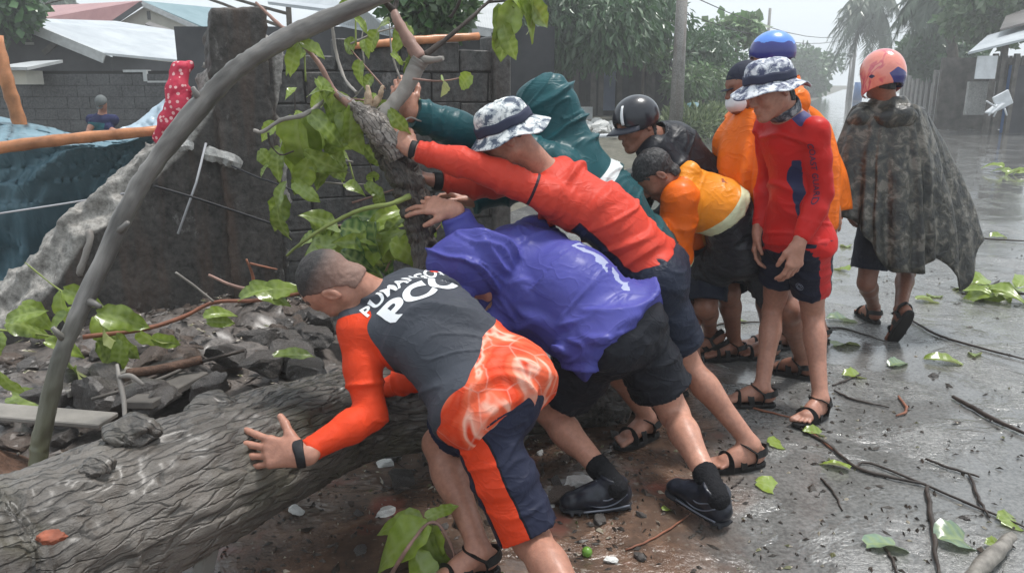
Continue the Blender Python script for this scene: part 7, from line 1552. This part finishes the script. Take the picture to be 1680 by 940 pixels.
# ---- P4: man in the dark teal hooded raincoat
def build_p4():
    b = pose('p4', (1050, 415, 3.62), (0.2, 0.96, 0.1), (932, 262, 3.55), (0.3, 0.94, 0.1), (893, 186, 3.6), (-0.88, 0.3, -0.35), (-0.35, 0.05, 0.92),
             (670, 182, 3.2), (790, 232, 3.4), (770, 330, 3.6), (840, 320, 3.7), (1078, 640, 0.11), (1060, 560), (1108, 618, 0.11), (1075, 530), bulk=1.06)
    r = person(b, 'man in dark teal hooded raincoat with a white reflective stripe')
    b.hp_['l'] = b.hand('l', (-0.35, 0.1, 0.93), (-0.1, -0.9, 0.1), (0.75, 0.85, 0.85, 0.9), 0.04, 0.5, 1.05, 0.9)
    b.hp_['r'] = b.hand('r', (-0.9, 0.1, 0.3), (0.2, 0.2, 0.9), (0.6, 0.6, 0.6, 0.6))
    b.fp_['l'] = b.foot('l', (-1, -0.1, 0)); b.fp_['r'] = b.foot('r', (-1, -0.1, 0))
    make_body(b, r, M['skin'], 0.009, hands=('l',), feet=(), ff=0.007); hair(b, r, M['hair'])
    J = b.J; up = b.up
    X = [ell(b.hp(0, -0.02, 0.035), (0.115, 0.135, 0.125), b.HF, 0.04), cone(J['nk'], b.hp(0, -0.03, -0.03), 0.115, 0.1, 0.05), cone(b.hp(0, 0.06, 0.1), b.hp(0, -0.11, 0.11), 0.035, 0.028, 0.04), cone(b.hp(0, -0.1, 0.0), b.S - b.CF[:, 1] * 0.06, 0.06, 0.08, 0.05)]
    for q in X: q['fdir'] = A3(-0.7, 0, 0.7)
    def at(V):
        u = (V - b.H) @ up; da = dist_to(b.arm('l', 0.03) + b.arm('r', 0.03), V)
        return {'stripe': np.minimum(0.028 - np.abs(u - 0.42), da - 0.0)}
    m = cloth('raincoat_teal', (0.012, 0.07, 0.082), [('stripe', (0.62, 0.66, 0.66))], rough=0.45, coat=0.08, wrinkle=0.4, wscale=10, weave=0.05)
    shirt(b, r, m, name='raincoat', o=0.034, osl=0.032, ends=(0.92, 0.93), hem=-0.16, h=0.008, amp=0.03, seed=21, extra=X, fal=8, fac=1.8, sharp=1.9, neckline=0.35, hollow=True, attrs=at, k=0.05, cuts=[ell(b.hp(0, 0.13, -0.02), (0.075, 0.1, 0.1), b.HF, 0.01, 'sub')])
    shorts(b, r, M['shorts_dark'], h=0.01, waist=-0.05)
    sandal(b, 'l', r); sandal(b, 'r', r)
    return b
# ---- P5: man in black jacket and black helmet
def build_p5():
    b = pose('p5', (1170, 372, 4.25), (0.55, 0.83, 0.1), (1098, 242, 4.0), (0.6, 0.8, 0.05), (1046, 208, 3.9), (-0.86, -0.42, -0.3), (-0.28, -0.05, 0.95),
             (1075, 372, 3.85), (1170, 300, 3.92), (1035, 375, 4.0), (1040, 300, 4.1), (1165, 545, 0.16), (1158, 470), (1205, 560, 0.11), (1195, 470), bulk=1.08, bend=0.05)
    r = person(b, 'man in wet black jacket and black helmet with a white bar, leaning in')
    b.hp_['l'] = b.hand('l', (-0.6, -0.2, -0.75), (0.2, -0.9, 0.3), (0.5,) * 4, 0.06, 0.5)
    b.hp_['r'] = b.hand('r', (-0.3, 0, -0.9), (-0.9, 0, 0.3), (0.5,) * 4, 0.06, 0.5)
    b.fp_['l'] = b.foot('l', (-0.6, 0.55, -0.6), up=(-0.5, 0.4, 0.75)); b.fp_['r'] = b.foot('r', (-0.95, -0.2, 0))
    make_body(b, r, M['skin_dark'], 0.009, fh=0.0045, hands=('l',), feet=('l',)); hair(b, r, M['hair']); brows(b, r, M['hair']); eyes(b, r)
    J = b.J
    X = [cone(J['nk'] - b.up * 0.02, J['nk'] + nrm(J['hd'] - J['nk']) * 0.045, 0.085, 0.076, 0.02, clip=[plane_clip(J['nk'] + nrm(J['hd'] - J['nk']) * 0.05, nrm(J['hd'] - J['nk']))])]
    m = cloth('jacket_black', (0.014, 0.015, 0.02), rough=0.45, coat=0.05, wrinkle=0.4, wscale=12, weave=0.05)
    shirt(b, r, m, name='jacket', o=0.028, osl=0.028, ends=(0.95, 0.95), hem=-0.1, h=0.008, amp=0.026, seed=33, extra=X, fal=8, fac=1.8, sharp=1.8, neckline=0.06, k=0.04, cuts=[cone(J['nk'], J['nk'] + nrm(J['hd'] - J['nk']) * 0.1, 0.066, 0.07, 0.003, op='sub')])
    shorts(b, r, M['shorts_dark'], h=0.01, ends=(0.95, 0.95), waist=-0.02)
    sandal(b, 'l', r); sandal(b, 'r', r)
    hm = helmet(b, r, M['helmet_black'], 0.10, open_front=0.03)
    # visor and the white bar
    V = []; n = 17
    for i in range(n):
        a = math.pi * (0.14 + 0.72 * i / (n - 1))
        for j in range(4):
            k = 1.0 + 0.42 * j / 3 * math.sin(a) ** 0.6; V.append(b.hp(0, -0.005, 0.05) + b.HF @ A3(math.cos(a) * 0.101 * (1 + 0.12 * j / 3), math.sin(a) * 0.122 * k, -0.022 - 0.02 * (j / 3) - 0.012 * abs(math.cos(a))))
    F = [(i * 4 + j, i * 4 + 4 + j, i * 4 + 5 + j, i * 4 + 1 + j) for i in range(n - 1) for j in range(3)]
    o = link('visor', mesh_np('visor', np.array(V), np.array(F)), M['visor'], r); md = o.modifiers.new('t', 'SOLIDIFY'); md.thickness = 0.004
    V = []
    for i in range(7):
        e_ = -0.05 + 0.85 * i / 6
        for a in (1.98, 2.05, 2.12):
            V.append(b.hp(0, -0.005, 0.045) + b.HF @ A3(math.cos(a) * math.cos(e_) * 0.1035, math.sin(a) * math.cos(e_) * 0.1245, math.sin(e_) * 0.109))
    F = [(i * 3 + j, i * 3 + 1 + j, i * 3 + 4 + j, i * 3 + 3 + j) for i in range(6) for j in range(2)]
    o = link('white_bar', mesh_np('white_bar', np.array(V), np.array(F)), M['white_print'], r); md = o.modifiers.new('t', 'SOLIDIFY'); md.thickness = 0.002; md.offset = 0
    return b
def helmet(b, parent, mat, cut=0.0, r=(0.1, 0.12, 0.105), open_front=0.02, low=-0.02, name='helmet', full=False, attrs=None):
    """open-face shell: ellipsoid cut below and in front"""
    f, R = b.hp, b.HF; c = f(0, -0.005, 0.045)
    P_ = [ell(c, r, R, 0.02, clip=[plane_clip(f(0, 0, low), R @ A3(0, 0.25, -1))])]
    if full: P_ = [ell(c, r, R, 0.02), cone(f(0, -0.02, 0.0), f(0, -0.005, -0.07), r[0] * 0.98, r[0] * 0.93, 0.03, R[:, 1], 1.12, clip=[plane_clip(f(0, 0, -0.085), R @ A3(0, -0.35, -1))])]
    P_ += [ell(c - R[:, 2] * 0.008, (r[0] - 0.014, r[1] - 0.014, r[2] - 0.008), R, 0.004, 'sub'), cone(f(0, -0.01, 0.0), f(0, -0.01, -0.2), r[0] - 0.018, r[0] - 0.018, 0.004, R[:, 1], 1.15, op='sub'),
           ell(f(0, 0.15, -0.03), (0.075, 0.12, 0.055 + open_front), R, 0.01, 'sub')]
    V, F = solid(name, P_, 0.0065); V = relax(V, F, 2, 0.5)
    return link(name, mesh_np(name, V, F, attrs=attrs(V) if attrs else None), mat, parent)
# ---- P6: man stooping in the orange jacket
def build_p6():
    b = pose('p6', (1215, 405, 3.95), (0.5, 0.85, 0.1), (1122, 312, 3.86), (0.3, 0.93, 0.12), (1078, 288, 3.78), (-0.6, 0.0, -0.8), (-0.75, 0.0, 0.62),
             (1070, 370, 3.62), (1100, 420, 3.7), (1065, 400, 4.0), (1090, 420, 4.0), (1138, 588, 0.12), (1128, 488), (1316, 590, 0.105), (1290, 500), bulk=1.08, bend=0.08)
    r = person(b, 'man with cropped black hair stooping in a orange jacket and black shorts')
    b.hp_['l'] = b.hand('l', (-0.4, -0.1, 0.2), (0.1, -0.95, 0.1), (0.8,) * 4, 0.05, 0.5)
    b.hp_['r'] = b.hand('r', (-0.9, 0, 0.2), (0, -0.3, 0.9), (0.7,) * 4, 0.05, 0.5)
    b.fp_['l'] = b.foot('l', (-0.7, -0.6, 0)); b.fp_['r'] = b.foot('r', (-0.75, 0.6, 0))
    make_body(b, r, M['skin_dark'], 0.009, fh=0.0045, hands=('l',)); hair(b, r, M['hair'], 0.0, 0.007, front=0.05); brows(b, r, M['hair'])
    J = b.J; up = b.up
    X = [ell(J['nk'] - b.CF[:, 1] * 0.05 - up * 0.0, (0.09, 0.065, 0.06), b.CF, 0.04), cone(J['nk'] - b.CF[:, 0] * 0.07, J['nk'] - b.CF[:, 1] * 0.09, 0.04, 0.045, 0.03)]
    def at(V):
        u = (V - b.H) @ up; x = (V - b.H) @ b.CF[:, 0]; dl = dist_to(b.arm('l', 0.03) + b.arm('r', 0.03), V); dt = dist_to(b.torso(0.03), V)
        return {'low': (V - b.J['sl'])[:, 2] * -1 - 0.03 + 0.02 * vnoise(V * 8) if False else np.minimum(dt - dl + 0.0, 1), 'hem': np.minimum(0.285 - u, dl - 0.01), 'print': np.minimum.reduce([0.05 - np.abs(x - 0.02), 0.014 - np.abs(u - 0.36), -((V - b.H) @ b.CF[:, 1]), vnoise(V * 70)])}
    m = cloth('jacket_orange', (0.74, 0.25, 0.016), [('low', (0.74, 0.13, 0.007)), ('hem', (0.62, 0.68, 0.45)), ('print', (0.3, 0.08, 0.03))], rough=0.48, coat=0.08, wrinkle=0.4, wscale=11, weave=0.05)  # back painted yellower than the sleeves, its bright lit sheen put in the colour
    shirt(b, r, m, name='jacket', o=0.026, osl=0.03, ends=(0.9, 0.9), hem=0.235, h=0.008, amp=0.028, seed=40, extra=X, fal=8, fac=1.8, sharp=1.8, neckline=0.04, attrs=at)
    shirt(b, r, M['black_wet'], name='shirt', o=0.014, osl=-0.01, ends=(0.5, 0.5), hem=-0.04, h=0.009, amp=0.02, neckline=-0.1, cuts=[cone(b.S + b.up * 0.02, b.H + b.up * 0.31, 0.3, 0.3, 0.003, op='sub', clip=[plane_clip(b.H + b.up * 0.25, -b.up)])], seed=42, fal=20, fac=5)
    shorts(b, r, M['shorts_grey'], o=0.016, flare=0.02, ends=(0.92, 0.8), h=0.0085, amp=0.012, waist=0.0)
    sandal(b, 'l', r); sandal(b, 'r', r)
    return b
def drape_body(spec, label, skin_m, hat, curtain_pts, mat, toes, extra=None, sub=5, pleat=0.02, pf=9, seed=0, sc=1.0, fh=0.006):
    b = pose(*spec[0], **spec[1]); r = person(b, label)
    for q in 'lr': b.hp_[q] = b.hand(q, A3(0.1, 0.05, -1), A3(-1 if q == 'l' else 1, 0, 0.05), (0.4,) * 4)
    for q in 'lr': b.fp_[q] = b.foot(q, toes[q][0], up=toes[q][1] if len(toes[q]) > 1 else None)
    make_body(b, r, skin_m, 0.01, fh=fh, hands=()); hair(b, r, M['hair'])
    return b, r
# ---- P10: walking away in the camouflage poncho
def build_p10():
    b = pose('p10', (1462, 352, 4.82), (0.98, 0.1, 0), (1455, 192, 4.78), (0.97, 0.15, 0), (1446, 128, 4.75), (-0.28, 0.95, -0.1), (0.0, 0.05, 1),
             (1395, 330, 4.75), (1390, 270, 4.8), (1520, 330, 4.75), (1525, 270, 4.8), (1434, 503, 0.105), (1425, 440), (1477, 508, 0.2), (1488, 440), bulk=1.0)
    r = person(b, 'person in camouflage poncho and pink helmet walking away up the road')
    for q in 'lr': b.hp_[q] = b.hand(q, A3(0.1, 0.1, -1), A3(-1 if q == 'l' else 1, 0, 0.05), (0.4,) * 4)
    b.fp_['l'] = b.foot('l', (-0.15, 1, 0)); b.fp_['r'] = b.foot('r', (-0.12, 0.45, -0.95), up=(0.0, 0.9, 0.4))
    make_body(b, r, M['skin_dark'], 0.009, hands=(), fh=0.006); hair(b, r, M['hair'], -0.02, 0.007)
    Y0 = 4.8
    back = [(1400, 176, 1357, 338, .02), (1416, 168, 1372, 352, .16), (1432, 170, 1402, 366, .22), (1447, 172, 1428, 400, .26), (1462, 172, 1455, 442, .27), (1480, 170, 1482, 446, .27), (1494, 170, 1512, 448, .25), (1505, 174, 1532, 424, .22), (1515, 180, 1556, 436, .18), (1521, 186, 1580, 478, .12), (1524, 190, 1612, 396, .0)]
    cols = [(U(a, c, Y0 - 0.12 * math.sin(math.pi * i / 10)), U(x, y, Y0 - d * 1.2)) for i, (a, c, x, y, d) in enumerate(back)]
    front = [(1515, 186, 1585, 415, .15), (1490, 182, 1530, 400, .25), (1450, 180, 1450, 380, .3), (1415, 182, 1385, 350, .22)]
    cols += [(U(a, c, Y0 + 0.1), U(x, y, Y0 + d)) for a, c, x, y, d in front]
    cu = curtain('poncho', r, cols, M['poncho_camo'], 14, 0.02, 13, 7, 1.0)
    J = b.J; nd = A3(0, 0, 1)
    P_ = [cone(J['sl'] + A3(0, 0, -0.01), J['nk'] - A3(0, 0, 0.03), 0.075, 0.075, 0.05), cone(J['sr'] + A3(0, 0, -0.01), J['nk'] - A3(0, 0, 0.03), 0.075, 0.075, 0.05), cone(J['nk'] - A3(0, 0, 0.03), J['nk'] + A3(0, 0, 0.02), 0.1, 0.09, 0.03, clip=[plane_clip(J['nk'] + A3(0, 0, 0.035), (0, 0.3, 1))]),
          ell(J['nk'] + A3(0.03, -0.1, -0.06), (0.12, 0.045, 0.06), None, 0.03), cone(b.S - A3(0, 0, 0.02), b.S - A3(0, 0, 0.1), 0.15, 0.15, 0.04, (0, 1, 0), 0.75), cone(J['nk'] - A3(0, 0, 0.02), J['nk'] + A3(0, 0, 0.1), 0.066, 0.075, 0.004, op='sub')]
    V, F = solid('hood', P_, 0.008); V = folds(V, F, P_[:5], 0.03, 9, 4, 3); link('hood', mesh_np('hood', V, F), M['poncho_camo'], r)
    band(r, 'shirt_collar', J['nk'] + A3(0, 0, 0.03), A3(0, 0.2, 1), 0.06, 0.035, M['visor'], 0.006)
    shorts(b, r, M['shorts_dark'], h=0.01, ends=(0.8, 0.8))
    def at(V):
        x, y, z = ((V - b.hp(0, 0, 0)) @ b.HF).T
        return {'blue': 0.052 - np.abs(z + 0.018 + 0.4 * (x - 0.015)) - np.maximum(0, np.abs(x - 0.02) - 0.035) * 1.2 - np.maximum(0, y + 0.0) * 2, 'visor': 0.012 - np.abs(z - 0.0) - np.maximum(0, x + 0.085) * 2 - np.abs(y + 0.05) * 0.5}
    helmet(b, r, M['helmet_pink'], r=(0.112, 0.132, 0.118), full=True, attrs=at)
    sandal(b, 'l', r); sandal(b, 'r', r)
    return b
# ---- P8: blue helmet and orange raincoat, P9: dark cap and orange raincoat
def build_p8():
    b = pose('p8', (1300, 345, 4.5), (0.1, 0.98, 0), (1290, 168, 4.45), (0.05, 0.99, 0), (1268, 100, 4.4), (-0.95, -0.1, -0.2), (-0.15, 0, 0.98),
             (1370, 345, 4.4), (1350, 260, 4.4), (1270, 340, 4.6), (1290, 260, 4.6), (1268, 545, 0.105), (1275, 440), (1345, 535, 0.105), (1330, 440))
    r = person(b, 'person with blue helmet standing directly behind the man in red shirt')
    for q in 'lr': b.hp_[q] = b.hand(q, A3(0.1, 0.05, -1), A3(0, -1 if q == 'l' else 1, 0.05), (0.4,) * 4)
    for q in 'lr': b.fp_[q] = b.foot(q, (-1, -0.1, 0))
    make_body(b, r, M['skin'], 0.01, hands=(), fh=0.006); hair(b, r, M['hair'])
    Y0 = 4.5; pts = [(1230, 178, 1215, 380, -.1), (1265, 168, 1262, 400, -.3), (1310, 165, 1320, 398, -.32), (1350, 190, 1358, 385, -.25), (1362, 215, 1378, 352, -.1), (1358, 220, 1392, 345, .1), (1330, 190, 1350, 380, .3), (1280, 180, 1270, 380, .3)]
    curtain('raincoat', r, [(U(a, c, Y0 + d * 0.5), U(x, y, Y0 + d)) for a, c, x, y, d in pts], M['poncho_orange'], 10, 0.02, 8, 7, 4.0)
    J = b.J; P_ = [cone(J['sl'], J['nk'], 0.08, 0.085, 0.05), cone(J['sr'], J['nk'], 0.08, 0.085, 0.05), cone(J['nk'], J['nk'] + A3(0, 0, 0.05), 0.09, 0.08, 0.02), cone(J['nk'], J['nk'] + A3(0, 0, 0.12), 0.066, 0.07, 0.004, op='sub')]
    V, F = solid('hood', P_, 0.01); V = folds(V, F, P_[:3], 0.015, 9, 5, 5); link('hood', mesh_np('hood', V, F), M['poncho_orange'], r)
    helmet(b, r, M['helmet_blue'], r=(0.105, 0.125, 0.11), low=0.0)
    shorts(b, r, M['shorts_dark'], h=0.01); sandal(b, 'l', r); sandal(b, 'r', r)
    return b
def build_p9():
    b = pose('p9', (1236, 350, 4.15), (-0.1, 0.98, 0), (1236, 200, 4.1), (-0.2, 0.97, 0), (1224, 146, 4.05), (-0.95, -0.25, -0.2), (-0.18, 0, 0.98),
             (1215, 350, 4.0), (1225, 270, 4.0), (1250, 340, 4.2), (1260, 260, 4.3), (1262, 560, 0.105), (1255, 470), (1290, 545, 0.105), (1270, 470))
    r = person(b, 'person in dark cap and orange raincoat facing left behind the bucket hat')
    for q in 'lr': b.hp_[q] = b.hand(q, A3(0.1, 0.05, -1), A3(0, -1 if q == 'l' else 1, 0.05), (0.4,) * 4)
    for q in 'lr': b.fp_[q] = b.foot(q, (-1, -0.1, 0))
    make_body(b, r, M['skin_dark'], 0.01, hands=(), fh=0.005); hair(b, r, M['hair'])
    Y0 = 4.1; pts = [(1208, 176, 1172, 262, 0), (1222, 178, 1195, 305, -.18), (1240, 182, 1225, 330, -.26), (1262, 186, 1262, 345, -.26), (1285, 190, 1295, 340, -.15), (1280, 190, 1290, 320, .15), (1250, 180, 1240, 320, .25), (1220, 176, 1190, 290, .2)]
    curtain('raincoat', r, [(U(a, c, Y0 + d * 0.5), U(x, y, Y0 + d)) for a, c, x, y, d in pts], M['poncho_orange'], 10, 0.022, 9, 7, 9.0)
    J = b.J; P_ = [cone(J['sl'], J['nk'], 0.07, 0.075, 0.05), cone(J['sr'], J['nk'], 0.07, 0.075, 0.05), cone(J['nk'], J['nk'] + A3(0, 0, 0.05), 0.085, 0.075, 0.02), cone(J['nk'], J['nk'] + A3(0, 0, 0.12), 0.066, 0.07, 0.004, op='sub')]
    V, F = solid('hood', P_, 0.009); V = folds(V, F, P_[:3], 0.015, 9, 5, 8); link('hood', mesh_np('hood', V, F), M['poncho_orange'], r)
    cap(b, r, M['cap_dark'])
    V, F = solid('mask', [ell(b.hp(0, 0.055, -0.055), (0.062, 0.062, 0.055), b.HF, 0.01)], 0.008); V = folds(V, F, [ell(b.hp(0, 0.055, -0.055), (0.06, 0.06, 0.05), b.HF)], 0.006, 20, 8); link('white_mask', mesh_np('white_mask', V, F), M['white_print'], r)
    shorts(b, r, M['shorts_dark'], h=0.01, ends=(0.6, 0.6)); sandal(b, 'l', r); sandal(b, 'r', r)
    return b
def cap(b, r, mat):
    P_ = [ell(b.hp(0, -0.01, 0.045), (0.082, 0.103, 0.092), b.HF, 0.02, clip=[plane_clip(b.hp(0, 0, 0.025), b.HF @ A3(0, 0.1, -1))]), ell(b.hp(0, 0.12, 0.03), (0.065, 0.07, 0.02), b.HF, 0.01, clip=[plane_clip(b.hp(0, 0, 0.034), b.HF @ A3(0, 0.15, 1))])]
    P_[1]['clip'].append(plane_clip(b.hp(0, 0, 0.026), b.HF @ A3(0, -0.15, -1)))
    V, F = solid('cap', P_, 0.0055); link('cap', mesh_np('cap', V, F), mat, r)
# ---- P11: man beyond the tarpaulin
def build_p11():
    global CAM_H
    Y0 = 12.0; zg = -0.35
    f = lambda px, py: (px, py, Y0)
    b = pose('p11', (168, 262, Y0), (-0.98, 0.1, 0), (168, 196, Y0), (-0.98, 0.1, 0.0), (167, 171, Y0 - 0.05), (0.05, -0.8, -0.6), (0.0, -0.5, 0.85),
             (140, 226, Y0 - 0.25), (142, 208), (200, 226, Y0 - 0.25), (196, 208), (0, 0, 0, U(160, 350, Y0)), (160, 300), (0, 0, 0, U(180, 350, Y0)), (178, 300), sw=0.175, hs=0.85)
    r = person(b, 'man in navy shirt with teal print standing beyond the tarpaulin')
    for q in 'lr': b.hp_[q] = b.hand(q, A3(0, -0.3, -0.9), A3(-1, 0, 0), (0.4,) * 4); b.fp_[q] = b.foot(q, (0, -1, 0))
    make_body(b, r, M['skin'], 0.014, hands=(), feet=(), fh=0.01)
    def at(V): return {'print': np.minimum.reduce([0.115 - np.abs((V - b.S) @ b.CF[:, 0]), 0.16 - np.abs((V - b.S) @ b.up + 0.2), (V - b.S) @ b.CF[:, 1], 0.5 + vnoise(V * A3(4, 4, 25))])}
    m = cloth('shirt_navy_teal', (0.018, 0.022, 0.07), [('print', (0.03, 0.13, 0.16))], rough=0.7)
    shirt(b, r, m, o=0.025, osl=0.025, ends=(0.02, 0.02), hem=-0.1, h=0.014, amp=0.012, attrs=at)
    shorts(b, r, M['shorts_dark'], h=0.016); cap(b, r, M['cap_grey'])
    return b
for fn in [build_p1, build_p2, build_p3, build_p4, build_p5, build_p6, build_p7, build_p8, build_p9, build_p10, build_p11]: fn()
if False:
    pass
